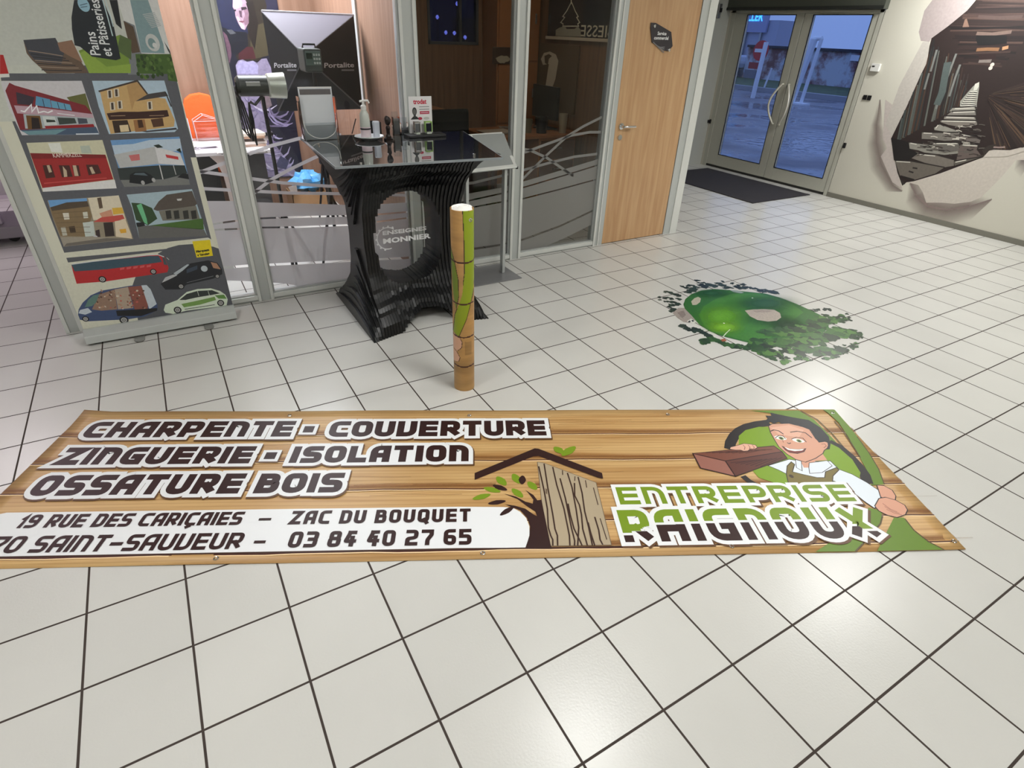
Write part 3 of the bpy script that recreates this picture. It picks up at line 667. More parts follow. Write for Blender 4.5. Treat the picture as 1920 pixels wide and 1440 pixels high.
Ln([(618, 262), (640, 248), (665, 250), (680, 268)], .004, INK); Ln([(715, 270), (745, 258), (785, 264), (805, 288)], .004, INK)
Ln([(690, 290), (700, 297), (712, 292)], .005, INK); Ln([(662, 275), (668, 290)], .003, rgb(140, 90, 70))
P([(660, 312), (700, 328), (760, 332), (802, 326), (790, 345), (750, 356), (705, 350), (680, 335)], rgb(120, 40, 36), out=INK, ow=.004); P([(672, 316), (705, 328), (760, 332), (792, 328), (780, 338), (735, 342), (695, 334)], rgb(244, 244, 240))
Ln([(895, 300), (915, 298), (925, 310), (910, 322)], .003, rgb(120, 70, 60))
# timber carried on the shoulder, with the hand over it
P([(125, 355), (320, 400), (380, 492), (170, 442)], rgb(150, 98, 84), out=rgb(44, 18, 16), ow=.006)
P([(125, 355), (440, 325), (610, 310), (660, 345), (320, 400)], rgb(118, 68, 52), out=rgb(44, 18, 16), ow=.005)
P([(320, 400), (660, 345), (690, 385), (560, 430), (380, 492)], rgb(92, 48, 38), out=rgb(44, 18, 16), ow=.005)
for k in range(7): Ln([(200 + k * 40, 352 + k * .5), (300 + k * 40, 345 - k * 2), (360 + k * 40, 350 - k * 3)], .004, rgb(74, 38, 30)); Ln([(350 + k * 30, 412 + k * 4), (420 + k * 35, 404 - k * 2), (480 + k * 30, 398 - k * 3)], .004, rgb(60, 28, 24))
P([(345, 330), (350, 318), (390, 308), (430, 296), (470, 300), (500, 305), (512, 320), (495, 330), (470, 328), (455, 340), (430, 342), (410, 335), (380, 335)], SKL, out=INK, ow=.003)
for x in (425, 455, 480): Ln([(x, 305), (x + 12, 318), (x + 8, 334)], .003, rgb(130, 80, 66))
# pointing fist with thumb up
P([(1228, 545), (1270, 548), (1320, 575), (1342, 610), (1338, 640), (1300, 640), (1250, 615)], SKIN, out=INK, ow=.004)
P([(1215, 670), (1240, 625), (1280, 618), (1340, 635), (1395, 665), (1412, 695), (1400, 722), (1350, 740), (1290, 725), (1240, 700)], SKIN, out=INK, ow=.004)
for k in range(3): Ln([(1262 + k * 12, 655 + k * 18), (1310 + k * 12, 690 + k * 12), (1350 + k * 14, 706 + k * 9)], .003, rgb(150, 96, 80))
# roof, board and tree emblem
P([(120, 590), (570, 405), (600, 408), (1075, 590), (1083, 632), (1040, 622), (600, 462), (560, 465), (120, 642)], BR, K3)
P([(590, 508), (640, 515), (1030, 662), (1145, 1130), (680, 1138), (620, 790)], rgb(176, 160, 134), K3, out=rgb(120, 104, 84), ow=.003)
BL = [[(600, 540), (640, 720), (665, 860), (672, 1000), (690, 1060), (705, 1090), (706, 1135)], [(640, 520), (668, 700), (705, 900), (722, 1010), (740, 1060), (742, 1135)], [(705, 545), (735, 680), (790, 860), (830, 1060), (834, 1135)],
      [(760, 630), (800, 780), (845, 1000), (870, 1100), (868, 1135)], [(815, 590), (850, 700), (880, 860), (900, 1000), (892, 1135)], [(868, 665), (870, 760), (905, 830), (920, 900), (930, 1010), (965, 1135)],
      [(895, 620), (925, 740), (945, 880), (975, 1000), (1003, 1135)], [(820, 820), (835, 900), (865, 1010), (905, 1090), (925, 1135)], [(1020, 920), (1050, 1020), (1060, 1090), (1080, 1128)], [(970, 960), (990, 1040), (1020, 1135)], [(950, 645), (960, 700)], [(778, 570), (780, 605)], [(872, 615), (870, 650)], [(1010, 700), (1045, 830)], [(1060, 930), (1110, 1090)]]
for l in BL: Ln(l, .0065 if len(l) > 2 else .004, rgb(58, 36, 28), K3)
P([(650, 705), (664, 712), (664, 752), (652, 742)], rgb(110, 92, 74), K3)
P([(620, 790), (690, 1130), (700, 1158), (500, 1158), (530, 1060), (535, 990), (510, 920), (460, 870), (345, 825), (420, 835), (500, 858), (560, 900), (588, 915), (575, 880), (520, 845), (440, 785), (340, 745), (430, 768), (500, 805), (555, 820), (560, 790), (530, 750), (500, 718), (560, 755), (590, 795)], BR, K3)
def leafp(cx, cy, l, w, ang, col):
    u, v = BUV(K3([(cx, cy)]))[0]; Q = []
    for k in range(12):
        t = 2 * math.pi * k / 12; Q.append((l * math.cos(t), w * math.sin(t) * (1 - .25 * abs(math.cos(t)))))
    ca, sa = math.cos(ang), math.sin(ang); A.poly([(u + a * ca - b * sa, v + a * sa + b * ca) for a, b in Q], col)
# printed white address panel
def rr(u0, v0, u1, v1, r, col):
    Q = []
    for cx, cy, a in ((u0 + r, v1 - .03, math.pi / 2), (u0 + r, v0 + r, math.pi)): Q += [(cx + (r if cy < (v0 + v1) / 2 else .03) * math.cos(a + math.pi / 2 * k / 6), cy + (r if cy < (v0 + v1) / 2 else .03) * math.sin(a + math.pi / 2 * k / 6)) for k in range(7)]
    return Q
W1 = BUV(K3([(0, 845), (335, 845), (405, 850), (460, 880), (505, 925), (530, 990), (532, 1060), (500, 1150), (0, 1153)]))
ip = len(A.items)
A2 = Art(bplace); 
panel = [(.05, .735), (.10, .718)] + [(W1[0][0], .720)] + W1[1:-1] + [(W1[-1][0], .946), (.03, .946), (.0, .93), (.0, .78)]
A2.poly([(u, v + .006) for u, v in panel], rgb(90, 66, 46)); A2.poly(panel, VW)
A2.ribbon([(.0, .950), (3.0, .953)], .006, rgb(60, 36, 26))
for pts_l in (((320, 650), .036, .02, 1.0, GR), ((432, 632), .036, .02, 1.2, GR), ((552, 685), .032, .019, 1.0, GR), ((250, 716), .040, .016, .35, GR), ((440, 740), .036, .018, .9, GR), ((172, 768), .042, .016, -.35, GR), ((477, 642), .030, .017, 1.7, BR), ((310, 700), .036, .015, .5, BR), ((287, 810), .040, .013, -.2, BR), ((362, 875), .040, .013, -.7, BR), ((750, 418), .032, .022, .9, GR), ((825, 425), .052, .022, -.75, GR)):
    leafp(*pts_l[0], *pts_l[1:])
# lettering
A3 = Art(bplace)
def line(text, u0, u1, vb, vt, sw, gap, col, outw=None, outc=VW, shadow=True, clip=None):
    h = vb - vt; st = [[(u0 + q.x, vb - q.y) for q in s] for s in letters(text, u1 - u0, h, sw, gap)]
    if outw:
        if shadow:
            for s in st: A3.ribbon([(a + .005, b + .009) for a, b in s], sw + outw * 2 + .004, rgb(98, 66, 40), cap=outw + sw * .46)
        for s in st: A3.ribbon(s, sw + outw * 2, outc, cap=outw + sw * .46)
    for s in st:
        if clip: A3.ribbon(s, sw, col, clipf=clip, cap=sw * .46)
        else: A3.ribbon(s, sw, col, cap=sw * .46)
line('CHARPENTE', .100, 1.085, .226, .096, .035, .013, BR, .021)
for a_, b_ in (((567, 812), (590, 800)), ((494, 862), (521, 849))):
    (u, v1_), (u1_, v) = BUV([a_, b_]); w, h = max(.05, u1_ - u), v1_ - v
    for (d, c, z) in ((.018, rgb(98, 66, 40), .008), (.017, VW, 0), (0, BR, 0)): A3.rect(u - d + z * .5, v - d + z, u + w + d + z * .5, v + h + d + z, c)
line('COUVERTURE', 1.262, 2.345, .230, .100, .035, .012, BR, .021)
line('ZINGUERIE', .100, .955, .426, .300, .035, .013, BR, .021)
line('ISOLATION', 1.130, 1.955, .426, .302, .035, .013, BR, .021)
line('OSSATURE', .110, .975, .625, .495, .035, .013, BR, .021)
line('BOIS', 1.035, 1.405, .625, .497, .035, .013, BR, .021)
line('19 RUE DES CARIçAIES', .185, 1.045, .806, .733, .0155, .0070, BR)
line('_', 1.11, 1.16, .81, .735, .0125, 0, BR)
line('ZAC DU BOUQUET', 1.235, 1.968, .808, .733, .0165, .0110, BR)
line('70 SAINT_SAUVEUR', .155, 1.085, .932, .848, .0165, .0085, BR)
line('_', 1.13, 1.175, .935, .850, .014, 0, BR)
line('03 84 40 27 65', 1.262, 1.972, .930, .848, .0175, .0110, BR)
line('ENTREPRISE', 2.610, 3.672, .722, .613, .024, .020, GR, .018, shadow=True)
def split(art, q, lvl):
    cu = sum(p[0] for p in q) / 4; yl = .842 - .012 * math.sin((cu - 2.57) * 2.6) + (.06 * max(0, 1 - abs(cu - 2.62) / .09)) + (.065 * max(0, (cu - 3.52) / .13)) 
    for lo, col in ((True, GR), (False, BR)):
        lim = yl - .006 if lo else yl + .007; Q = []
        for i in range(4):
            a, b = q[i], q[(i + 1) % 4]; ia = (a[1] <= lim) == lo; ib = (b[1] <= lim) == lo
            if ia: Q.append(a)
            if ia != ib:
                t = (lim - a[1]) / (b[1] - a[1]); Q.append((a[0] + (b[0] - a[0]) * t, lim))
        if len(Q) > 2: art.items.append((Q, [col] * len(Q), lvl))
line('RAIGNOUX', 2.585, 3.660, .935, .755, .038, .026, BR, .020, clip=split)
PM = print_mat('banner_print', .42, spec=.3)
base_l = max(l for *_, l in A2.lv) + 1
A0.place = lambda u, v, h: bplace(u, v, h - .0012)
A0.build('plank_joints', PM, ban)
A.build('printed_artwork', PM, ban)
A2.place = lambda u, v, h: bplace(u, v, h + .0006); 
# leaves and tree overlap the panel: the artwork layer sits above it
A2.place = lambda u, v, h: bplace(u, v, h - .0005)
A2.build('address_panel', PM, ban)
A3.place = lambda u, v, h: bplace(u, v, h + .0012)
A3.build('lettering', PM, ban)
for px, py in ((543, 779), (880, 779), (1252, 777), (1561, 774), (405, 1047), (905, 1037), (1372, 1024), (1789, 1015)):
    p = at_z(px, py, .006); mb = MB(); 
    R0, R1 = .0055, .010; n = 16
    prof = [(R0, 0), (R0, .0018), ((R0 + R1) / 2, .003), (R1, .001), (R1, 0)]
    mb.lathe(prof, n, (p.x, p.y, .0062), cap=False); mb.build('eyelet', CHROME, ban, smooth=True)

# ================================================================ ROLLED BANNER STANDING ON END
TC = Vector((.272, 1.325, 0)); TR_, TH = .0545, 1.0
tube_ = thing('rolled_banner', 'upright rolled banner printed with wood planks and a green stripe', 'rolled banner', tuple(TC))
toc = math.atan2(CAM.y - TC.y, CAM.x - TC.x)          # side facing the room
def inpoly(x, y, P):
    c = False; j = len(P) - 1
    for i in range(len(P)):
        if (P[i][1] > y) != (P[j][1] > y) and x < (P[j][0] - P[i][0]) * (y - P[i][1]) / (P[j][1] - P[i][1]) + P[i][0]: c = not c
        j = i
    return c
RW, RT = 150.0, 1240.0
rc = lambda pts, l0=240, l1=270: [((X - (l0 + (l1 - l0) * (Y - 125) / 1215)) / RW, (Y - 125) / 1215) for X, Y in pts]
RG1 = rc([(320, 125), (405, 130), (408, 300), (408, 500), (385, 650), (350, 800), (300, 925), (264, 905), (275, 780), (320, 640), (335, 500), (330, 300)])
RG2 = rc([(240, 340), (268, 430), (292, 540), (296, 650), (280, 740), (262, 640)])
RSK = [rc([(262, 915), (300, 925), (322, 965), (318, 1005), (290, 1035), (262, 1020)]), rc([(262, 1030), (285, 1040), (308, 1080), (300, 1110), (265, 1125)])]
RGH = rc([(342, 962), (386, 965), (388, 1060), (344, 1060)])
def tcol(s, t):
    seams = [(.25, .013), (.47, .012), (.66, .012), (.84, .012)]
    c = None
    g = noise.noise(Vector((s * 1.2, t * 26, 3.1))) * .5 + noise.noise(Vector((s * 2, t * 80, 7))) * .3
    k = [0, .25, .47, .66, .84, 1.01]; seg = max(i for i in range(5) if t >= k[i]); f = (t - k[seg]) / (k[seg + 1] - k[seg])
    tone = [1.0, .93, .98, .95, .86][seg] * (1.06 - .3 * max(0, f - .7) / .3 if seg in (0, 3) else (.8 + .25 * min(1, f * 2.2)) if seg in (2, 4) else 1)
    tone *= 1 + .34 * g; base = Vector(rgb(182, 140, 84)[:3]) * tone
    bow = .008 * math.sin(math.pi * max(0, min(1, s)))
    for y, w in seams:
        d = t - y - bow + .004
        if abs(d) < .0042: return Vector(rgb(66, 30, 24)[:3])
        if .0042 < d < .009: base = base * 1.25
    if 0.0 <= s <= 1.0:
        if inpoly(s, t, RG1): return Vector(rgb(138, 156, 28)[:3])
        if inpoly(s + .03, t, RG1) or inpoly(s - .03, t, RG1):
            if s > .5 or t > .5: return Vector(rgb(52, 34, 22)[:3])
        if inpoly(s, t, RG2): return Vector(rgb(112, 132, 40)[:3])
        if inpoly(s - .03, t, RG2): return Vector(rgb(60, 40, 26)[:3])
        for q in RSK:
            if inpoly(s, t, q): return Vector(rgb(214, 168, 140)[:3])
            if inpoly(s - .03, t, q): return Vector(rgb(60, 36, 26)[:3])
        if inpoly(s, t, RGH): base = base * .72
    return base
nT, nZ = 150, 330; vs = []; fs = []; cs = []
LAP = toc - math.radians(-62)          # free edge of the sheet, on the right-hand side
for j in range(nZ + 1):
    z = TH * (1 - j / nZ)
    for i in range(nT + 1):
        a = 2 * math.pi * i / nT; r = TR_ + .004 * (1 - i / nT) ; ang = LAP - a
        vs.append((TC.x + r * math.cos(ang), TC.y + r * math.sin(ang), z))
for j in range(nZ):
    for i in range(nT):
        fs.append((j * (nT + 1) + i, (j + 1) * (nT + 1) + i, (j + 1) * (nT + 1) + i + 1, j * (nT + 1) + i + 1))
        ang = LAP - 2 * math.pi * (i + .5) / nT; d = (ang - toc + math.pi) % (2 * math.pi) - math.pi
        s = .5 + .5 * math.sin(d) if abs(d) < math.pi / 2 else (1.0 + (abs(d) - math.pi / 2) if d > 0 else -(abs(d) - math.pi / 2))
        c = tcol(s, (j + .5) / nZ); cs += [(c.x, c.y, c.z, 1)] * 4
inv = world_to(tube_).inverted(); me = bpy.data.meshes.new('outer_sheet'); me.from_pydata([tuple(inv @ Vector(v)) for v in vs], [], fs)
ca = me.color_attributes.new('ink', 'FLOAT_COLOR', 'CORNER'); ca.data.foreach_set('color', np.array(cs, dtype=np.float32).ravel()); me.materials.append(print_mat('rolled_print', .38))
for p in me.polygons: p.use_smooth = True
o = bpy.data.objects.new('outer_sheet', me); COL.objects.link(o); o.parent = tube_; md = o.modifiers.new('thickness', 'SOLIDIFY'); md.thickness = .0012; md.offset = -1
mb = MB(); turns, n = 3.3, 110                       # inner windings, white back of the vinyl
for k in range(n + 1):
    a = LAP - 2 * math.pi * turns * k / n; r = TR_ - .0015 - .030 * (k / n) ** 1.1; mb.v += [Vector((TC.x + r * math.cos(a), TC.y + r * math.sin(a), .002)), Vector((TC.x + r * math.cos(a), TC.y + r * math.sin(a), TH + .004 + .010 * (k / n)))]
mb.f = [(2 * k, 2 * k + 2, 2 * k + 3, 2 * k + 1) for k in range(n)]; mb.m = [0] * n
o = mb.build('inner_winding', mat('white_vinyl_back', rgb(238, 236, 230), .5, var=.02), tube_, smooth=True, recalc=False); md = o.modifiers.new('thickness', 'SOLIDIFY'); md.thickness = .001
p = TC + Vector((math.cos(toc + .72), math.sin(toc + .72), 0)) * (TR_ + .004)
mb = MB(); mb.lathe([(.005, 0), (.005, .002), (.009, .003), (.010, 0)], 14, cap=False); M4 = Matrix.Translation((p.x, p.y, .955)) @ Matrix.Rotation(toc + .72, 4, 'Z') @ Matrix.Rotation(math.pi / 2, 4, 'Y'); mb.v = [M4 @ v for v in mb.v]
mb.build('eyelet', CHROME, tube_, smooth=True)
# ================================================================ ROLL-UP STAND WITH PHOTO COLLAGE
RY = 2.84
K1 = crop(0, 0, 4); K2 = crop(0, 330, 4)
ru = thing('rollup_stand', 'tall roll-up banner stand with a collage of shop fronts and vehicles', 'roll-up banner', (-1.155, RY, 0))
mb = MB()
pr_ = [(RY - .075, .004), (RY - .055, .0), (RY + .055, .0), (RY + .075, .010), (RY + .07, .055), (RY + .02, .078), (RY - .02, .078), (RY - .068, .048)]
mb.prism([(-1.578, y, z + .012) for y, z in pr_], (.852, 0, 0)); mb.build('base_cassette', ALU, ru, bevel=.003)
for x in (-1.30, -.905):
    mb = MB(); n = 10; Q = [(x - .028, RY + .02)] + [(x - .028 + 0, RY - .115)] + [(x + .028 * math.cos(math.pi + math.pi * k / n), RY - .115 + .028 * math.sin(math.pi + math.pi * k / n)) for k in range(1, n)] + [(x + .028, RY - .115), (x + .028, RY + .02)]
    mb.prism([(a, b, .001) for a, b in Q], (0, 0, .008)); mb.build('foot', mat('grey_foot', rgb(140, 140, 136), .4, .3), ru, bevel=.002)
MB().lathe([(.012, 0), (.012, 2.18)], 14, (-1.15, RY + .03, .085)).build('support_pole', ALU, ru, smooth=True)
MB().box((-1.578, RY - .012, 2.24), (-.726, RY + .012, 2.27)).build('top_rail', ALU, ru, bevel=.003)
SL = rgb(92, 94, 100); CRM = rgb(214, 214, 196)
A = Art(planeplace((0, RY - .004, 0), (1, 0, 0), (0, 0, 1)))
sheet = MB(); sheet.box((-1.574, RY - .004, .088), (-.730, RY - .0028, 2.245)); sheet.build('banner_sheet', mat('white_banner_vinyl', CRM, .45, var=.02), ru)
def RQ(pts): return [(q.x, q.z) for q in (at_y(x, y, RY - .004) for x, y in pts)]
def R1(pts, col, K=K1, **k): A.poly(RQ(K(pts)), col, **k)
def RL(pts, w, col, K=K1): A.ribbon(RQ(K(pts)), w, col)
def clipx(pts): return pts
# slate ground of the collage, pale margins
A.rect(-1.520, .50, -.760, 2.06, SL)
R1([(1240, 555), (1325, 600), (1395, 900), (1480, 1180), (1300, 1180)], SL)
# upper montage
R1([(0, 0), (560, 0), (560, 550), (60, 550)], rgb(204, 208, 198)); A.rect(-1.574, 1.25, -1.30, 2.24, rgb(200, 204, 194)); A.rect(-1.574, 1.50, -.80, 2.24, rgb(196, 200, 192))
R1([(0, 550), (1260, 552), (1300, 610), (10, 606)], SL); R1([(900, 0), (980, 0), (1200, 560), (960, 560), (960, 300)], rgb(122, 126, 130)); 
R1([(880, 0), (1240, 0), (1310, 420), (1060, 400), (1010, 190), (930, 155)], rgb(214, 216, 214)); R1([(975, 0), (1110, 0), (1225, 330), (1235, 400), (1060, 395)], rgb(130, 156, 160))
for k in range(9): RL([(1070 + k * 8, 110 + k * 12), (1160 + k * 6, 95 + k * 12)], .004, rgb(176, 184, 184))
A.ell(*RQ(K1([(1145, 320)]))[0], .032, .040, rgb(196, 200, 198)); A.ell(*RQ(K1([(1140, 325)]))[0], .018, .024, rgb(122, 148, 150)); A.ell(*RQ(K1([(1160, 340)]))[0], .010, .012, rgb(210, 212, 210))
R1([(1230, 310), (1285, 380), (1290, 420), (1260, 380)], rgb(50, 56, 56)); R1([(925, 155), (1000, 200), (1050, 390), (990, 400), (950, 260)], rgb(90, 74, 60))
R1([(1015, 405), (1295, 405), (1335, 612), (1262, 605), (1255, 555), (1035, 552)], rgb(70, 98, 44))
for _ in range(46):
    x = random.uniform(1030, 1310); y = random.uniform(415, 590); u, v = RQ(K1([(x, y)]))[0]
    if x < 1250 or y > 430: A.ell(u, v, .008, .010, random.choice([rgb(54, 82, 34), rgb(90, 118, 56), rgb(46, 66, 34)]), n=7)
R1([(175, 300), (415, 284), (450, 350), (600, 450), (665, 548), (350, 550), (240, 450), (200, 400)], rgb(104, 86, 72)); R1([(175, 300), (415, 284), (480, 400), (460, 480), (270, 460), (215, 400)], rgb(66, 68, 76)); R1([(430, 320), (540, 300), (620, 470), (520, 420), (450, 380)], rgb(140, 108, 88))
for k in range(7): RL([(215 + k * 16, 380 + k * 24), (350 + k * 30, 400 + k * 22), (470 + k * 24, 420 + k * 18)], .004, random.choice([rgb(50, 48, 52), rgb(150, 132, 116)]))
R1([(590, 380), (900, 260), (960, 380), (980, 548), (668, 548)], rgb(120, 148, 62)); R1([(600, 400), (700, 340), (720, 440), (800, 500), (980, 480), (980, 548), (668, 548)], rgb(142, 170, 72)); R1([(880, 380), (900, 260), (985, 300), (985, 450)], rgb(86, 104, 62))
R1([(556, 0), (770, 0), (850, 180), (905, 440), (870, 452), (690, 425), (600, 350), (560, 340), (540, 220), (536, 130)], rgb(34, 40, 46)); R1([(820, 0), (880, 0), (915, 220), (870, 180)], rgb(30, 34, 38))
A.ell(*RQ(K1([(628, 35)]))[0], .024, .030, rgb(150, 190, 208)); RL([(600, 40), (655, 25)], .003, rgb(70, 90, 110)); RL([(605, 55), (655, 48)], .003, rgb(70, 90, 110))
RL([(770, 0), (805, 120), (845, 270)], .005, rgb(190, 212, 214)); RL([(790, 0), (822, 100), (850, 200)], .004, rgb(190, 212, 214))
def rot_text(txt, px, py, qx, qy, size, col, width):
    a = RQ([(px, py)])[0]; b = RQ([(qx, qy)])[0]; d = Vector((b[0] - a[0], b[1] - a[1])).normalized(); n_ = Vector((-d.y, d.x))
    write(A, txt, 0, 0, size, col, map2=lambda x, y: (a[0] + d.x * x + n_.x * y, a[1] + d.y * x + n_.y * y), width=width, bold=.0008)
L1 = (Vector(RQ(K1([(755, 425)]))[0]) - Vector(RQ(K1([(705, 250)]))[0])).length
rot_text('Pains', 757 / 4, 420 / 4, 712 / 4, 250 / 4, .062, rgb(226, 230, 230), L1)
L2 = (Vector(RQ(K1([(840, 425)]))[0]) - Vector(RQ(K1([(735, 0)]))[0])).length
rot_text('et Pâtisseries', 845 / 4, 425 / 4, 738 / 4, -5 / 4, .062, rgb(226, 230, 230), L2)
R1([(0, 410), (25, 412), (72, 575), (0, 580)], rgb(178, 36, 36)); R1([(0, 555), (68, 552), (72, 578), (0, 582)], rgb(222, 222, 216))
# photo 1: red brasserie
R1([(5, 610), (612, 606), (748, 1010), (165, 1014), (60, 800)], rgb(206, 204, 208)); R1([(500, 730), (640, 700), (720, 960), (560, 800)], rgb(104, 106, 58)); R1([(70, 620), (110, 640), (640, 790), (690, 850), (720, 950), (150, 975), (40, 680)], rgb(128, 42, 50))
R1([(120, 690), (260, 730), (240, 790), (130, 780)], rgb(60, 50, 62)); R1([(270, 720), (375, 745), (388, 808), (265, 790)], rgb(92, 150, 184)); R1([(380, 752), (525, 785), (540, 830), (392, 808)], rgb(104, 164, 194)); 
for x in (320, 430, 480): RL([(x, 742 + (x - 320) * .22), (x + 14, 806 + (x - 320) * .1)], .003, rgb(50, 60, 80))
R1([(105, 790), (250, 800), (690, 855), (700, 885), (130, 850)], rgb(190, 160, 172)); R1([(175, 855), (700, 885), (720, 950), (190, 965)], rgb(176, 186, 190)); R1([(195, 865), (300, 868), (320, 965), (210, 970)], rgb(110, 78, 40)); R1([(235, 880), (290, 885), (305, 965), (240, 968)], rgb(40, 30, 30))
R1([(318, 872), (410, 875), (430, 935), (335, 942)], rgb(206, 214, 212)); R1([(345, 895), (410, 900), (418, 915), (350, 918)], rgb(50, 60, 54)); R1([(430, 880), (560, 886), (575, 925), (445, 935)], rgb(60, 70, 66)); R1([(580, 885), (650, 890), (660, 925), (590, 930)], rgb(70, 76, 90)); R1([(335, 945), (700, 930), (712, 955), (345, 965)], rgb(150, 34, 40))
RL([(155, 830), (185, 838), (235, 785), (240, 838), (275, 795), (290, 845), (330, 835), (360, 845), (395, 830)], .006, rgb(236, 236, 238)); RL([(430, 850), (560, 866)], .004, rgb(226, 228, 232))
R1([(150, 975), (720, 952), (748, 1010), (215, 1012)], rgb(74, 92, 116)); R1([(165, 985), (500, 968), (420, 1008), (220, 1010)], rgb(112, 150, 158)); RL([(570, 1006), (740, 1003)], .006, rgb(214, 222, 230))
# photo 2: sandstone bakery
R1([(690, 606), (1232, 604), (1335, 965), (1310, 990), (818, 1006), (740, 800)], rgb(178, 200, 216)); R1([(750, 690), (1020, 612), (1110, 720), (1240, 740), (1310, 900), (1305, 950), (830, 1004), (790, 860)], rgb(200, 166, 112)); R1([(950, 640), (1025, 612), (1110, 705), (1010, 760), (990, 830)], rgb(184, 148, 98)); 
RL([(740, 686), (1030, 606), (1105, 705)], .008, rgb(66, 54, 48)); R1([(1015, 760), (1110, 705), (1240, 685), (1262, 720), (1100, 745)], rgb(70, 66, 66)); RL([(1240, 690), (1285, 800)], .006, rgb(50, 46, 46))
for x, y in ((820, 705), (870, 695), (840, 795), (895, 785), (1120, 790)): R1([(x - 18, y - 28), (x + 20, y - 32), (x + 26, y + 30), (x - 12, y + 34)], rgb(214, 206, 186)); R1([(x - 8, y - 24), (x + 10, y - 26), (x + 14, y + 26), (x - 4, y + 28)], rgb(74, 62, 54))
R1([(800, 850), (900, 838), (1040, 838), (1180, 830), (1255, 825), (1268, 872), (1200, 885), (820, 900)], rgb(60, 36, 32)); R1([(840, 905), (955, 900), (985, 990), (860, 998)], rgb(58, 44, 34)); R1([(1000, 900), (1085, 895), (1100, 985), (1015, 990)], rgb(156, 112, 70)); R1([(1030, 900), (1065, 898), (1078, 955), (1040, 960)], rgb(70, 44, 30)); R1([(1130, 895), (1220, 885), (1230, 945), (1150, 955)], rgb(84, 56, 40)); R1([(895, 940), (960, 935), (970, 985), (905, 990)], rgb(220, 200, 160)); R1([(1060, 985), (1320, 958), (1330, 972), (1100, 992)], rgb(66, 66, 72))
for a, b in ((830, 870), (1120, 868)): RL([(a, b), (a + 110, b - 3)], .003, rgb(170, 140, 110))
# photo 3: red shop front
R1([(198, 1072), (768, 1050), (875, 1412), (320, 1438)], rgb(206, 204, 176)); R1([(360, 1075), (450, 1070), (470, 1145), (385, 1140)], rgb(226, 228, 220)); R1([(600, 1095), (670, 1090), (690, 1150), (612, 1150)], rgb(180, 190, 176)); R1([(225, 1148), (790, 1160), (850, 1345), (318, 1410)], rgb(160, 44, 44)); R1([(225, 1148), (790, 1160), (800, 1186), (240, 1190)], rgb(128, 34, 36))
for q in ([(320, 1240), (385, 1236), (415, 1330), (345, 1338)], [(440, 1240), (520, 1240), (545, 1325), (465, 1330)], [(540, 1240), (590, 1240), (605, 1320), (560, 1325)], [(645, 1235), (735, 1235), (760, 1300), (665, 1315)]): R1(q, rgb(74, 40, 36))
for q in ([(350, 1240), (370, 1238), (390, 1290), (368, 1295)], [(470, 1245), (500, 1280), (505, 1325), (480, 1328)], [(545, 1240), (570, 1240), (590, 1320), (560, 1320)], [(670, 1255), (690, 1250), (715, 1300), (690, 1305)]): R1(q, rgb(196, 176, 150))
write(A, 'KAMMERZELL', 0, 0, .030, rgb(236, 226, 216), map2=lambda x, y, a=RQ(K1([(400, 1182)]))[0]: (a[0] + x, a[1] + y - x * .02), width=.125)
RL([(330, 1375), (800, 1335)], .005, rgb(196, 80, 76)); R1([(320, 1410), (860, 1348), (875, 1412), (322, 1438)], rgb(224, 224, 222))
# photo 4: modern grey shop with cars
R1([(828, 1052), (1345, 1025), (1425, 1385), (932, 1402), (870, 1200)], rgb(112, 156, 204)); R1([(840, 1090), (1000, 1080), (1120, 1050), (1350, 1040), (1365, 1130), (860, 1160)], rgb(186, 204, 220)); R1([(855, 1160), (1160, 1100), (1350, 1160), (1380, 1240), (1180, 1230), (900, 1260)], rgb(186, 188, 188)); R1([(1160, 1100), (1350, 1150), (1385, 1240), (1190, 1226)], rgb(214, 214, 216)); R1([(965, 1165), (1045, 1155), (1050, 1200), (985, 1208)], rgb(198, 112, 112)); R1([(1240, 1158), (1335, 1175), (1340, 1198), (1250, 1182)], rgb(196, 60, 66))
R1([(880, 1262), (1190, 1240), (1385, 1240), (1405, 1300), (1230, 1345), (900, 1350)], rgb(50, 58, 58)); RL([(1195, 1235), (1222, 1345)], .005, rgb(206, 208, 206)); RL([(1300, 1240), (1320, 1310)], .004, rgb(190, 192, 190)); R1([(905, 1350), (1230, 1345), (1405, 1300), (1425, 1385), (932, 1402)], rgb(120, 122, 120))
R1([(970, 1370), (975, 1310), (1010, 1290), (1085, 1288), (1130, 1310), (1165, 1345), (1160, 1365), (1085, 1385)], rgb(28, 32, 36)); R1([(1000, 1310), (1015, 1298), (1080, 1296), (1110, 1318)], rgb(90, 104, 112)); R1([(1330, 1330), (1370, 1300), (1410, 1305), (1418, 1345)], rgb(30, 34, 38)); 
for x, y in ((1072, 1370), (1152, 1350)): A.ell(*RQ(K1([(x, y)]))[0], .009, .012, rgb(170, 170, 170))
R1([(1150, 1090), (1190, 1082), (1225, 1105), (1180, 1110)], rgb(40, 50, 44)); R1([(1320, 1125), (1350, 1110), (1362, 1150)], rgb(40, 52, 44))
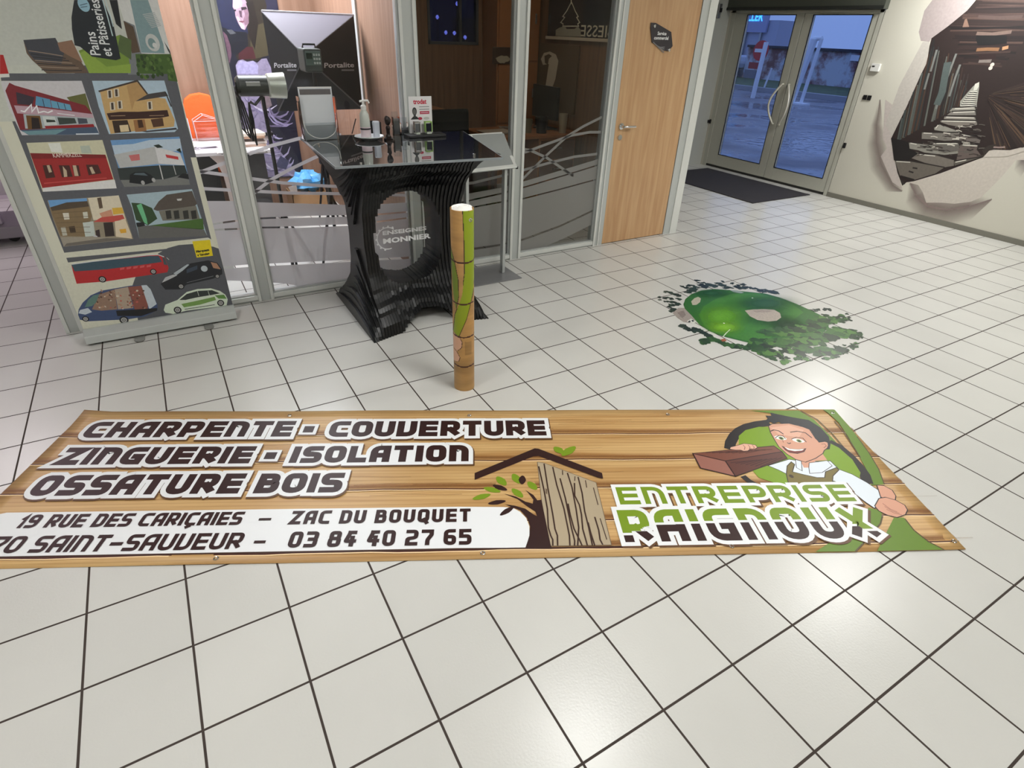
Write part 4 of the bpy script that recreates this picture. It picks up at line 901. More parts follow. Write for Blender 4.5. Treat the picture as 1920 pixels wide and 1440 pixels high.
# photo 5: stone house and shop (lower crop)
C5 = K2
R1([(355, 185), (890, 145), (1000, 472), (478, 530), (400, 330)], rgb(150, 140, 120), C5); R1([(360, 182), (650, 166), (655, 200), (375, 235)], rgb(110, 160, 210), C5); R1([(375, 235), (500, 200), (655, 190), (690, 300), (640, 455), (455, 450), (390, 290)], rgb(132, 112, 82), C5); R1([(378, 235), (500, 198), (655, 188), (668, 228), (390, 262)], rgb(84, 72, 60), C5); R1([(660, 165), (890, 145), (945, 330), (700, 330)], rgb(220, 210, 186), C5)
for q, c in (([(470, 278), (515, 276), (522, 325), (482, 328)], rgb(214, 210, 196)), ([(620, 272), (655, 268), (662, 315), (628, 318)], rgb(204, 204, 190)), ([(455, 385), (490, 382), (505, 445), (470, 448)], rgb(186, 184, 170)), ([(515, 380), (560, 375), (570, 425), (528, 428)], rgb(70, 56, 44)), ([(620, 350), (700, 340), (715, 450), (640, 455)], rgb(196, 206, 200)), ([(728, 165), (758, 160), (772, 240), (745, 245)], rgb(96, 80, 64)), ([(745, 280), (835, 250), (850, 300), (765, 310)], rgb(206, 150, 122)), ([(840, 240), (915, 235), (930, 280), (850, 290)], rgb(220, 178, 70)), ([(700, 345), (760, 310), (920, 290), (935, 320), (850, 345)], rgb(196, 84, 76)), ([(775, 350), (845, 345), (860, 450), (790, 455)], rgb(56, 46, 44)), ([(860, 340), (940, 325), (985, 440), (990, 470), (870, 455)], rgb(222, 206, 178)), ([(895, 400), (945, 395), (948, 425), (905, 430)], rgb(222, 168, 60)), ([(715, 410), (745, 400), (758, 485), (730, 490)], rgb(60, 46, 48)), ([(700, 440), (730, 450), (735, 490), (705, 488)], rgb(196, 196, 200)), ([(455, 460), (700, 455), (995, 472), (478, 530)], rgb(160, 152, 138)), ([(500, 505), (800, 465), (990, 470), (480, 528)], rgb(112, 106, 98))): R1(q, c, C5)
for k in range(5): RL([(400 + k * 14, 280 + k * 36), (660 + k * 5, 262 + k * 40)], .0025, rgb(108, 90, 66), C5)
# photo 6: thatched building with flag
R1([(950, 140), (1440, 98), (1555, 450), (1045, 470), (990, 240)], rgb(164, 186, 196), C5); R1([(1150, 250), (1190, 190), (1250, 140), (1440, 112), (1478, 210), (1460, 225), (1180, 262)], rgb(88, 80, 74), C5); R1([(1190, 262), (1470, 222), (1500, 325), (1220, 335)], rgb(120, 118, 108), C5)
for x in (1240, 1300, 1370, 1430): R1([(x, 262), (x + 40, 256), (x + 48, 318), (x + 10, 324)], rgb(50, 50, 48), C5)
R1([(1020, 385), (1520, 318), (1530, 400), (1500, 402), (1100, 370)], rgb(74, 108, 50), C5); R1([(985, 200), (1060, 205), (1140, 240), (1180, 320), (1110, 370), (1020, 330)], rgb(52, 76, 48), C5); R1([(1025, 220), (1060, 205), (1100, 320), (1108, 365), (1080, 350)], rgb(112, 190, 140), C5); R1([(1020, 350), (1080, 345), (1090, 378), (1028, 382)], rgb(34, 36, 40), C5); R1([(1030, 385), (1100, 370), (1530, 402), (1555, 450), (1045, 470)], rgb(104, 104, 102), C5); R1([(1325, 172), (1365, 168), (1360, 184), (1332, 186)], rgb(200, 200, 196), C5)
# lower part: cream ground with slate sweep and vehicles
A.rect(-1.574, .088, -.730, .505, CRM); R1([(440, 580), (1560, 462), (1640, 500), (1640, 545), (1540, 520), (430, 620)], CRM, C5)
R1([(1185, 582), (1260, 540), (1340, 518), (1445, 510), (1600, 530), (1640, 545), (1710, 780), (1762, 1000), (1045, 1128), (1035, 1080), (1010, 960), (990, 830), (1015, 760), (1140, 680)], rgb(86, 88, 94), C5)
R1([(1442, 490), (1575, 478), (1597, 598), (1475, 612)], rgb(230, 208, 34), C5)
write(A, 'Marquage', 0, 0, .020, rgb(30, 28, 20), map2=lambda x, y, a=RQ(C5([(1472, 575)]))[0]: (a[0] + x, a[1] + y + x * .03), width=.076, bold=.0012)
write(A, 'véhicules', 0, 0, .020, rgb(30, 28, 20), map2=lambda x, y, a=RQ(C5([(1482, 602)]))[0]: (a[0] + x, a[1] + y + x * .03), width=.072, bold=.0012)
# red coach
R1([(535, 665), (700, 640), (1100, 592), (1190, 590), (1235, 610), (1265, 690), (1255, 722), (800, 790), (575, 808), (548, 720)], rgb(184, 44, 48), C5); R1([(535, 665), (700, 642), (1120, 600), (1190, 600), (1215, 645), (1050, 668), (800, 700), (560, 716)], rgb(62, 86, 100), C5); RL([(540, 662), (700, 640), (1100, 594), (1185, 590), (1230, 606)], .005, rgb(214, 216, 216), C5); R1([(1215, 605), (1235, 615), (1255, 668), (1230, 665)], rgb(70, 84, 90), C5); RL([(1250, 612), (1268, 628)], .003, rgb(210, 210, 206), C5)
for k in range(5): R1([(900 + k * 50, 690 - k * 5), (935 + k * 50, 684 - k * 5), (930 + k * 50, 700 - k * 5), (900 + k * 50, 706 - k * 5)], rgb(206, 92, 92), C5)
def wheel(x, y, r, K=C5):
    u, v = RQ(K([(x, y)]))[0]; A.ell(u, v, r, r * 1.05, rgb(24, 24, 26)); A.ell(u, v, r * .66, r * .70, rgb(176, 176, 174)); A.ell(u, v, r * .4, r * .42, rgb(110, 108, 106)); A.ell(u, v, r * .16, r * .17, rgb(200, 198, 196))
wheel(768, 775, .019); wheel(1150, 717, .017)
# black small van
R1([(1205, 810), (1240, 770), (1300, 730), (1350, 690), (1430, 655), (1560, 632), (1630, 650), (1665, 700), (1668, 735), (1600, 770), (1400, 815), (1350, 850), (1240, 852)], rgb(34, 36, 42), C5); R1([(1300, 730), (1360, 690), (1405, 662), (1420, 665), (1370, 710), (1320, 745)], rgb(176, 186, 192), C5); R1([(1215, 800), (1240, 760), (1300, 738), (1330, 745), (1260, 780)], rgb(186, 188, 190), C5); R1([(1400, 700), (1480, 670), (1480, 700), (1400, 730)], rgb(60, 70, 84), C5)
A.ell(*RQ(C5([(1532, 695)]))[0], .019, .020, rgb(180, 190, 196)); R1([(1580, 645), (1625, 655), (1655, 700), (1600, 690)], rgb(176, 132, 104), C5); wheel(1358, 828, .018); wheel(1630, 752, .014); RL([(1400, 800), (1600, 750)], .003, rgb(120, 122, 126), C5)
# wrapped delivery van
R1([(585, 1040), (590, 1000), (620, 950), (680, 895), (760, 860), (980, 822), (1100, 818), (1130, 850), (1180, 960), (1182, 1005), (1080, 1055), (960, 1075), (660, 1090), (600, 1078)], rgb(66, 82, 120), C5); R1([(740, 890), (860, 850), (880, 1000), (760, 1010), (690, 1000)], rgb(150, 122, 104), C5); R1([(860, 850), (960, 832), (1000, 990), (885, 1000)], rgb(176, 158, 140), C5); R1([(960, 832), (1060, 822), (1110, 960), (1105, 1005), (1010, 1000)], rgb(140, 84, 72), C5); R1([(1060, 820), (1100, 818), (1130, 850), (1175, 960), (1120, 1000)], rgb(196, 206, 214), C5)
for _ in range(60):
    x = random.uniform(715, 1100); y = random.uniform(858, 995); u, v = RQ(C5([(x, y)]))[0]; A.ell(u, v, random.uniform(.004, .009), random.uniform(.003, .007), random.choice([rgb(120, 78, 66), rgb(206, 196, 180), rgb(176, 140, 116), rgb(96, 70, 60), rgb(190, 96, 84)]), n=6, rot=random.random() * 3)
R1([(635, 985), (660, 930), (700, 895), (745, 885), (720, 950), (690, 975)], rgb(98, 130, 122), C5); R1([(590, 1030), (600, 1005), (660, 990), (690, 1020), (640, 1040)], rgb(196, 206, 216), C5); R1([(870, 1010), (1180, 990), (1178, 1010), (1060, 1050), (880, 1050)], rgb(34, 34, 38), C5); wheel(642, 1072, .017); wheel(930, 1080, .024)
# green and white car
R1([(1228, 1005), (1240, 965), (1330, 930), (1400, 870), (1480, 848), (1580, 842), (1650, 862), (1690, 890), (1708, 925), (1700, 970), (1600, 985), (1400, 1010), (1300, 1035), (1240, 1025)], rgb(214, 226, 206), C5); R1([(1345, 930), (1400, 885), (1480, 862), (1590, 856), (1650, 880), (1600, 890), (1480, 910), (1390, 930)], rgb(54, 60, 58), C5); R1([(1360, 960), (1480, 935), (1610, 905), (1620, 930), (1500, 965), (1380, 985)], rgb(120, 158, 84), C5); R1([(1610, 895), (1680, 890), (1700, 920), (1640, 920)], rgb(96, 140, 70), C5)
for x in (1480, 1560): RL([(x, 862), (x + 12, 900)], .003, rgb(196, 206, 190), C5)
wheel(1332, 1005, .022); wheel(1655, 952, .021); RL([(1385, 1000), (1610, 965)], .004, rgb(40, 42, 42), C5)
A.items = [([(min(-.7305, max(-1.5735, p[0])), min(2.24, max(.089, p[1]))) for p in q], c, l) for q, c, l in A.items]
A.build('photo_collage', print_mat('rollup_print', .42, grain=.05, gscale=90), ru)

# ================================================================ GOLF-ISLAND FLOOR STICKER
G5 = crop(1200, 490, 4.174)
gs = thing('floor_sticker', 'green golf-course floor sticker ringed with trees on the tiles', 'floor sticker', (2.55, 1.23, 0))
A = Art(lambda x, y, h: Vector((x, y, .0006 + h)), lift=2.5e-5)
def GQ(pts): return [(p.x, p.y) for p in (at_z(x, y, .001) for x, y in G5(pts))]
def GP(pts, col, **k): A.poly(GQ(pts), col, **k)
rg = random.Random(4)
def tree(X, Y, s, kind, long=1.0):
    c = GQ([(X, Y)])[0]; pal = {'d': [(30, 46, 40), (24, 38, 34), (44, 62, 50), (36, 56, 44)], 'g': [(46, 92, 36), (62, 112, 44), (34, 72, 32), (80, 130, 56)], 'm': [(34, 66, 38), (44, 82, 40), (28, 52, 34), (56, 98, 46)]}[kind]
    for k in range(4):
        a = rg.uniform(0, 6.28); d = rg.uniform(0, s * .8); P_ = []
        cx, cy = c[0] + d * math.cos(a), c[1] + d * math.sin(a); r = s * rg.uniform(.45, .8); ph = rg.uniform(0, 6)
        for i in range(11):
            t = 2 * math.pi * i / 11; rr = r * (1 + .28 * math.sin(3 * t + ph) + rg.uniform(-.2, .2)); P_.append((cx + rr * math.cos(t), cy + rr * math.sin(t)))
        c_ = pal[rg.randrange(4)]; l = min(14, 1 + rg.randrange(12)); A.poly(P_, rgb(*c_), lvl=l)
def trees(pts, s, kind, sub_=1):
    for a, b in zip(pts, pts[1:]):
        for i in range(sub_):
            t = i / sub_; tree(a[0] + (b[0] - a[0]) * t + rg.uniform(-14, 14), a[1] + (b[1] - a[1]) * t + rg.uniform(-8, 8), s * rg.uniform(.7, 1.25), kind)
trees([(380, 250), (440, 190), (520, 195), (600, 190), (700, 200), (800, 205), (900, 215), (985, 232), (1060, 242)], .030, 'd', 4)
trees([(450, 155), (480, 170), (590, 175), (660, 160), (760, 185), (850, 195)], .024, 'd', 2)
for q in ([(330, 195), (420, 225)], [(390, 183), (450, 215)], [(225, 240), (330, 265)], [(165, 275), (330, 310)], [(165, 305), (340, 330)], [(215, 355), (320, 335)], [(240, 390), (270, 370)], [(1040, 240), (1090, 245)], [(1350, 385), (1400, 380)], [(1450, 375), (1490, 380)]): trees(q, .021, 'd', 5)
GP([(255, 405), (300, 365), (375, 365), (440, 440), (430, 485), (340, 475), (290, 440)], rgb(160, 150, 142), lvl=15); GP([(290, 400), (340, 385), (360, 420), (330, 445)], rgb(134, 122, 116), lvl=16); GP([(365, 470), (400, 448), (440, 470), (420, 490)], rgb(214, 214, 206), lvl=16); GP([(375, 470), (390, 462), (398, 474), (384, 480)], rgb(50, 56, 60), lvl=17); GP([(402, 460), (418, 458), (424, 470), (408, 474)], rgb(50, 56, 60), lvl=17)
trees([(320, 500), (400, 530), (480, 550), (540, 585)], .028, 'd', 5); trees([(480, 630), (560, 600), (640, 640), (740, 660), (860, 680), (960, 690)], .034, 'm', 6)
oval = [(340, 335), (355, 295), (400, 258), (480, 228), (580, 217), (700, 225), (860, 240), (980, 252), (1100, 285), (1230, 335), (1350, 390), (1450, 440), (1480, 520), (1380, 600), (1200, 650), (1000, 655), (860, 640), (760, 615), (640, 585), (540, 545), (460, 490), (400, 420), (350, 370)]
GP(oval, rgb(44, 104, 36), lvl=18)
def GG(X, Y, rx, ry, col, **k): 
    c = GQ([(X, Y)])[0]; a = GQ([(X + rx, Y)])[0]; b = GQ([(X, Y + ry)])[0]
    ax = Vector((a[0] - c[0], a[1] - c[1])); bx = Vector((b[0] - c[0], b[1] - c[1])); n = 20
    l0 = A.poly([(c[0] + ax.x * math.cos(t * .314) + bx.x * math.sin(t * .314), c[1] + ax.y * math.cos(t * .314) + bx.y * math.sin(t * .314)) for t in range(20)], col, **k); A.items.pop()
    for r in range(4):
        k0, k1 = r / 4, (r + 1) / 4; f = lambda q: col[3] * (1 - q * q * (3 - 2 * q)); pt = lambda q, i: (c[0] + (ax.x * math.cos(i * .31416) + bx.x * math.sin(i * .31416)) * q, c[1] + (ax.y * math.cos(i * .31416) + bx.y * math.sin(i * .31416)) * q)
        for i in range(n):
            q = [pt(k0, i), pt(k1, i), pt(k1, i + 1), pt(k0, i + 1)] if r else [pt(0, 0), pt(k1, i), pt(k1, i + 1)]
            c0 = (*col[:3], f(k0)); c1 = (*col[:3], f(k1)); A.items.append((q, [c0, c1, c1, c0] if r else [c0, c1, c1], l0))
GP([(460, 420), (500, 350), (600, 290), (720, 255), (900, 250), (1060, 285), (1200, 340), (1280, 400), (1180, 470), (1020, 600), (880, 630), (740, 600), (600, 560), (500, 500)], rgb(62, 126, 38), lvl=19)
GG(640, 430, 240, 130, rgb(104, 170, 34, .95), lvl=20); GG(980, 330, 330, 90, rgb(34, 88, 38, .9), lvl=21); GG(1000, 440, 260, 100, rgb(30, 84, 34, .7), lvl=22); GG(660, 515, 180, 66, rgb(132, 192, 44, .9), lvl=23); GG(560, 250, 200, 50, rgb(34, 90, 40, .8), lvl=24); GG(1150, 500, 200, 90, rgb(24, 62, 26, .8), lvl=25)
GP([(820, 385), (880, 378), (970, 375), (1050, 380), (1095, 405), (1105, 440), (1070, 465), (1000, 472), (920, 460), (860, 430)], rgb(180, 168, 154), lvl=27); GP([(880, 385), (970, 382), (1040, 388), (1000, 400), (900, 400)], rgb(158, 144, 132), lvl=28)
GP([(400, 315), (425, 290), (455, 278), (476, 292), (470, 320), (440, 342), (410, 342)], rgb(184, 178, 158), lvl=27); GP([(700, 225), (760, 228), (815, 245), (790, 252), (730, 240)], rgb(140, 156, 150), lvl=27)
for x, y in ((880, 287), (657, 485)): c = GQ([(x, y)])[0]; A.ell(*c, .007, .007, rgb(240, 240, 236), n=8)
A.ribbon(GQ([(705, 533), (675, 562), (650, 590)]), .006, rgb(210, 226, 200)); GP([(630, 612), (660, 605), (680, 622), (645, 630)], rgb(160, 90, 60), lvl=28)
save = tree
def big(pts, s, kind, n):
    for _ in range(n):
        i = rg.randrange(len(pts) - 1); t = rg.random(); a, b = pts[i], pts[i + 1]; X = a[0] + (b[0] - a[0]) * t + rg.uniform(-40, 40); Y = a[1] + (b[1] - a[1]) * t + rg.uniform(-24, 24)
        c = GQ([(X, Y)])[0]; pal = [(34, 74, 28), (46, 92, 34), (26, 56, 24), (60, 106, 42), (20, 44, 22), (78, 124, 50)]; P_ = []; r = s * rg.uniform(.6, 1.2); ph = rg.uniform(0, 6)
        for i_ in range(12): t2 = 2 * math.pi * i_ / 12; rr = r * (1 + .3 * math.sin(3 * t2 + ph) + rg.uniform(-.22, .22)); P_.append((c[0] + rr * math.cos(t2), c[1] + rr * math.sin(t2) * .9))
        A.poly(P_, rgb(*pal[rg.randrange(6)]), lvl=29 + rg.randrange(16))
big([(980, 540), (1100, 560), (1250, 540), (1380, 500), (1480, 470)], .040, 'g', 60)
big([(900, 650), (1050, 640), (1200, 640), (1350, 620), (1450, 580), (1560, 560)], .046, 'g', 120)
big([(1430, 440), (1500, 460), (1580, 450)], .030, 'g', 26); big([(1500, 540), (1600, 560), (1670, 590)], .036, 'g', 36); big([(960, 710), (1060, 720), (1200, 700), (1350, 700), (1480, 710), (1560, 690)], .036, 'g', 60)
for q in ([(1560, 430), (1630, 445)], [(1620, 545), (1700, 575)], [(1600, 640), (1700, 670)], [(960, 740), (1040, 745)], [(1100, 740), (1150, 775)], [(1240, 745), (1300, 770)], [(1440, 740), (1520, 735)], [(1560, 700), (1620, 700)]): big([q[0], q[1]], .022, 'g', 9)
order = sorted(range(len(A.items)), key=lambda k: (A.items[k][2], k)); A.items = [(A.items[k][0], A.items[k][1], n) for n, k in enumerate(order)]; A.lift = 1.2e-6
A.place = (lambda f: lambda x, y, h: f(x, y, h))(A.place)
A.build('vinyl_print', print_mat('sticker_print', .3, grain=.18, gscale=70), gs)

# ================================================================ TORN-WALL MURAL ON THE RIGHT WALL
MX = 6.6
K6 = crop(1500, 0, 3); KA = crop(1640, 0, 6.857); KB = crop(1640, 200, 6.857)
mu = thing('wall_mural', 'torn-paper wall mural showing a dark timber mine tunnel on the right wall', 'mural', (MX, 1.9, 1.0))
A = Art(lambda y, z, h: Vector((MX - .0006 - h, y, z)), lift=3e-5)
def MQ(pts): return [(p.y, p.z) for p in (at_x(x, y, MX) for x, y in pts)]
def MP(pts, col, K=KA, **k): return A.poly(MQ(K(pts)), col, **k)
def ML(pts, w, col, K=KA, **k): A.ribbon(MQ(K(pts)), w, col, **k)
V = (1835, 148)                    # vanishing point of the printed tunnel in the photo
hole_px = K6([(990, 0), (940, 60), (830, 150), (740, 215), (728, 260), (715, 350), (680, 420), (600, 600), (512, 780), (520, 830), (548, 970), (575, 1045), (600, 1025), (640, 1020), (790, 975), (1030, 885), (1050, 850), (1090, 842), (1180, 845), (1240, 830)]) + [(1925, 277), (1990, 262), (2080, 250), (2080, -60), (1860, -60)]
MP_ = MQ(hole_px)
# soft printed shadows around the tear
def SH(pts, w, col): A.ribbon(MQ(K6(pts)), w, col, fade=True)
SH([(450, 560), (430, 700), (430, 800), (455, 920), (520, 1040), (575, 1075)], [.02, .14, .24, .28, .2, .03], rgb(128, 108, 106, .62))
SH([(620, 1030), (650, 1100), (720, 1160), (820, 1180), (950, 1160), (1080, 1120)], [.04, .26, .38, .40, .3, .02], rgb(132, 112, 110, .66))
SH([(1225, 880), (1250, 905), (1290, 915)], [.03, .2, .3], rgb(120, 104, 106, .6))
# paper flaps
PAP = rgb(190, 180, 174); PAP2 = rgb(200, 192, 182); PAPD = rgb(168, 156, 154)
MP([(480, 560), (560, 620), (560, 740), (512, 780), (520, 840), (548, 970), (575, 1062), (520, 1025), (485, 950), (455, 880), (490, 830), (465, 780)], PAP, K6)
MP([(600, 1025), (640, 1020), (790, 975), (1030, 885), (1050, 850), (1090, 842), (1180, 845), (1240, 830), (1275, 835), (1275, 900), (1215, 900), (1130, 1000), (1020, 1110), (960, 1135), (870, 1146), (790, 1140), (710, 1140), (690, 1080), (665, 1040)], PAP2, K6)
MP([(760, -20), (1000, -20), (940, 60), (830, 150), (740, 215), (728, 236), (680, 230), (668, 180), (700, 60)], PAPD, K6)
MP([(728, 236), (715, 350), (680, 420), (600, 600), (520, 770), (480, 700), (560, 480), (640, 330), (690, 236)], rgb(188, 182, 174), K6)
A.poly(MP_, rgb(40, 28, 26))
H = Vector((0, 0))
def inside(x, y): return inpoly(x, y, hole_px)
rm = random.Random(11)
def streak(x0, y0, x1, y1, w0, w1, col):
    """radial board or beam, kept inside the tear"""
    n = 14; pts = [(x0 + (x1 - x0) * k / n, y0 + (y1 - y0) * k / n) for k in range(n + 1)]; run = []
    runs = []
    for k, q in enumerate(pts):
        if inside(*q): run.append((q, w0 + (w1 - w0) * k / n))
        else:
            if len(run) > 1: runs.append(run)
            run = []
    if len(run) > 1: runs.append(run)
    for r in runs: A.ribbon(MQ([q for q, _ in r]), [w for _, w in r], col)
brown = [(58, 42, 36), (72, 52, 42), (48, 34, 32), (88, 66, 50), (34, 24, 22), (62, 50, 40), (44, 34, 30)]; grey = [(60, 66, 64), (78, 84, 80), (44, 48, 48), (96, 98, 92), (34, 32, 32), (54, 44, 42)]
for k in range(150):      # right-hand wall boards
    a = rm.uniform(-.35, 1.42); r0 = rm.uniform(8, 90); r1 = r0 + rm.uniform(50, 260); c, s_ = math.cos(a), math.sin(a)
    streak(V[0] + 12 + r0 * c, V[1] + 30 + r0 * s_ * .9, V[0] + 12 + r1 * c, V[1] + 30 + r1 * s_ * .9, .004, rm.uniform(.012, .05), rgb(*[int(c_ * .95 + 6) for c_ in rm.choice(brown)]))
for k in range(60):      # left-hand posts, leaning uprights
    x = rm.uniform(1690, 1815); t = (1815 - x) / 125; top = 150 - t * 95 + rm.uniform(-10, 30); bot = 190 + t * 75
    streak(x + 24 * t + 8, top, x - 8 * t, bot, .010, .010 + .03 * t * rm.random(), rgb(*rm.choice(grey if rm.random() < .62 else brown)))
for k in range(46):      # ceiling beams
    y = rm.uniform(-10, 125); t = (135 - y) / 145; x0 = 1815 - t * 55 + rm.uniform(-10, 10)
    streak(x0, y, min(1960, 1860 + t * 150), y + rm.uniform(-6, 8), .012, .012 + .03 * t * rm.random(), rgb(*rm.choice([(44, 30, 28), (30, 20, 20), (62, 46, 42), (22, 16, 16), (74, 56, 50)])))
for q, c in (([(1330, 215), (1600, 230), (1900, 215)], (78, 62, 58)), ([(1310, 430), (1500, 440), (1760, 410)], (110, 92, 84)), ([(1310, 640), (1450, 632), (1600, 635)], (130, 94, 66)), ([(1640, 625), (1720, 605)], (170, 130, 96)), ([(1340, 785), (1500, 785)], (120, 110, 104))): ML(q, .03, rgb(*c))
MP([(1310, 455), (1700, 455), (1700, 560), (1330, 585), (1300, 500)], rgb(14, 12, 14)); MP([(1160, 250), (1185, 240), (1215, 345), (1130, 350)], rgb(124, 98, 84)); MP([(1330, 700), (1560, 690), (1560, 760), (1350, 770)], rgb(38, 20, 20))
for x, y in ((1490, 875), (1512, 832)): A.ell(*MQ(KA([(x, y)]))[0], .018, .018, rgb(206, 196, 186))
for q in ([(1050, 690), (960, 930), (880, 1130), (790, 1400)], [(1100, 830), (1040, 990), (960, 1240)], [(700, 940), (640, 1150)], [(800, 640), (720, 920)]): ML(q, .02, rgb(118, 120, 116))
ML([(940, 800), (900, 1000), (870, 1180), (800, 1350)], .07, rgb(80, 90, 88))
# walkway of rough planks, brightening towards the far end
MP([(1265, 1110), (1345, 1050), (1345, 1120), (1300, 1440), (1090, 1440), (1100, 1300)], rgb(150, 150, 140)); MP([(1290, 1080), (1345, 1055), (1340, 1110), (1310, 1160), (1270, 1160)], rgb(206, 206, 194))
for k in range(11):
    y = 1180 + k * 26; xl = 1230 - k * 18; ML([(xl, y), ((xl + 1320) / 2, y - 6), (1320 - k, y + 4)], .011, rgb(212, 210, 198)); ML([(xl - 8, y + 12), ((xl + 1320) / 2, y + 8), (1318 - k, y + 15)], .010, rgb(48, 44, 42))
pl = [([(1010, 10), (1300, 0), (1310, 60), (960, 60)], (176, 172, 160)), ([(990, 60), (1305, 50), (1310, 110), (930, 110)], (150, 146, 138)), ([(900, 120), (1300, 130), (1310, 170), (890, 160)], (160, 154, 144)), ([(845, 170), (1320, 180), (1330, 230), (1170, 270), (950, 235), (850, 200)], (146, 138, 128)),
      ([(765, 265), (840, 220), (900, 250), (1090, 320), (1090, 350), (900, 320), (770, 300)], (172, 168, 158)), ([(610, 325), (760, 330), (1085, 330), (1095, 430), (900, 440), (760, 420), (605, 415)], (140, 134, 126)), ([(1100, 345), (1250, 370), (1365, 420), (1350, 470), (1100, 440)], (128, 118, 112)), ([(440, 455), (560, 470), (740, 490), (900, 560), (1090, 530), (1090, 600), (900, 620), (640, 590), (560, 560), (450, 540)], (166, 162, 152)),
      ([(740, 460), (1090, 460), (1100, 560), (900, 590), (760, 540)], (120, 114, 108)), ([(1110, 480), (1340, 490), (1320, 560), (1380, 640), (1050, 700), (1080, 560)], (118, 104, 98)), ([(560, 600), (800, 620), (1020, 680), (1020, 760), (900, 780), (640, 720), (470, 660)], (140, 132, 122)), ([(260, 690), (480, 700), (900, 780), (780, 860), (520, 940), (330, 895)], (124, 116, 106)), ([(1020, 700), (1200, 670), (1400, 640), (1180, 710), (1030, 760)], (110, 104, 96))]
for q, c in pl: MP(q, rgb(*[int(k_ * .84) for k_ in c]), KB); ML(q[:3], .012, rgb(40, 34, 32), KB); ML([(q[0][0] + 20, q[0][1] + 14), (q[1][0] - 20, q[1][1] + 14)], .010, rgb(206, 202, 190), KB)
for k in range(110):
    x = rm.uniform(440, 1340); y = rm.uniform(200, 640); l = rm.uniform(40, 130)
    if y > 450 - (x - 560) * .42: ML([(x, y), (x + l / 2, y + rm.uniform(-8, 12)), (x + l, y + rm.uniform(-4, 16))], rm.uniform(.006, .014), rgb(*rm.choice([(60, 52, 48), (92, 86, 80), (44, 38, 36), (196, 190, 178)])), KB)
for q in ([(330, 890), (420, 915), (510, 940)], [(440, 830), (500, 848)], [(490, 785), (550, 795)]): ML(q, .016, rgb(36, 30, 28), KB)
MP([(330, 930), (395, 990), (355, 1015)], rgb(46, 40, 38), KB); MP([(215, 400), (440, 455), (450, 540), (560, 600), (440, 690), (250, 690)], rgb(24, 20, 20), KB)
MP([(1380, 560), (1460, 500), (1560, 480), (1560, 540), (1480, 560), (1420, 640)], rgb(52, 44, 40), KB); ML([(1530, 520), (1600, 525), (1680, 520)], .016, rgb(150, 130, 124), KB)
MP([(1400, 648), (1470, 570), (1560, 555), (1740, 560), (1860, 545), (1960, 505), (1960, 560), (1700, 640)], PAP2, KB)
y0m, y1m, z0m, z1m = -.2, 3.2, .1, 2.45
A.items = [([(max(y0m, p[0]), min(z1m, p[1])) for p in q], c, l) for q, c, l in A.items]
A.build('mural_print', print_mat('mural_print', .7, grain=.07, gscale=40, gstretch=(1, 1, 1)), mu)
# ================================================================ SLATTED BLACK COUNTER WITH CLEAR TOP
DX, DY, DT = .395, 2.50, 1.083
desk = thing('reception_counter', 'black sculptural slatted counter with an oval hole and clear acrylic top', 'counter', (DX, DY, 0))
BLK = mat('black_lacquered_slats', rgb(13, 13, 14), .38, var=.12, scale=14, spec=.45)
def hw(z):      # half width of the body along the room, by height
    pts = [(0, .415), (.12, .40), (.30, .355), (.5, .335), (.62, .335), (.75, .36), (.88, .405), (1.0, .455), (1.083, .50)]
    for (a, b), (c, d) in zip(pts, pts[1:]):
        if a <= z <= c: t = (z - a) / (c - a); return b + (d - b) * t
    return pts[-1][1]
def depth(z, dx, back):
    k = min(1, abs(dx) / .40)
    ends = [(0, .455), (.06, .45), (.14, .40), (.25, .31), (.38, .245), (.55, .215), (.72, .235), (.88, .32), (1.0, .41), (1.083, .46)]
    mids = [(0, .36), (.06, .33), (.13, .24), (.22, .13), (.30, .09), (.5, .085), (.8, .085), (.85, .10), (.93, .20), (1.0, .34), (1.083, .45)]
    def f(T):
        for (a, b), (c, d) in zip(T, T[1:]):
            if a <= z <= c: t = (z - a) / (c - a); t = t * t * (3 - 2 * t); return b + (d - b) * t
        return T[-1][1]
    w = k ** 1.3; w = min(1, max(0, w)); return f(ends) * w + f(mids) * (1 - w) - (.015 if back else 0)
HC, HH, HWd = (.375, .535), .295, .232       # hole centre (x,z) and half sizes
def zrange(x):
    dx = x - DX; zs = [i * DT / 180 for i in range(181)]
    def solid(z):
        if abs(dx) > hw(z): return False
        u = abs(x - HC[0]) / HWd; v = abs(z - HC[1]) / HH
        if u ** 2.6 + v ** 2.6 < 1: return False
        c = dx - .045
        if abs(c) < .235 and z < .095 * (1 - (abs(c) / .235) ** 2.2): return False
        return True
    runs = []; cur = []
    for z in zs:
        if solid(z): cur.append(z)
        else:
            if len(cur) > 2: runs.append(cur)
            cur = []
    if len(cur) > 2: runs.append(cur)
    return runs
mb = MB(); x = DX - .50; i = 0
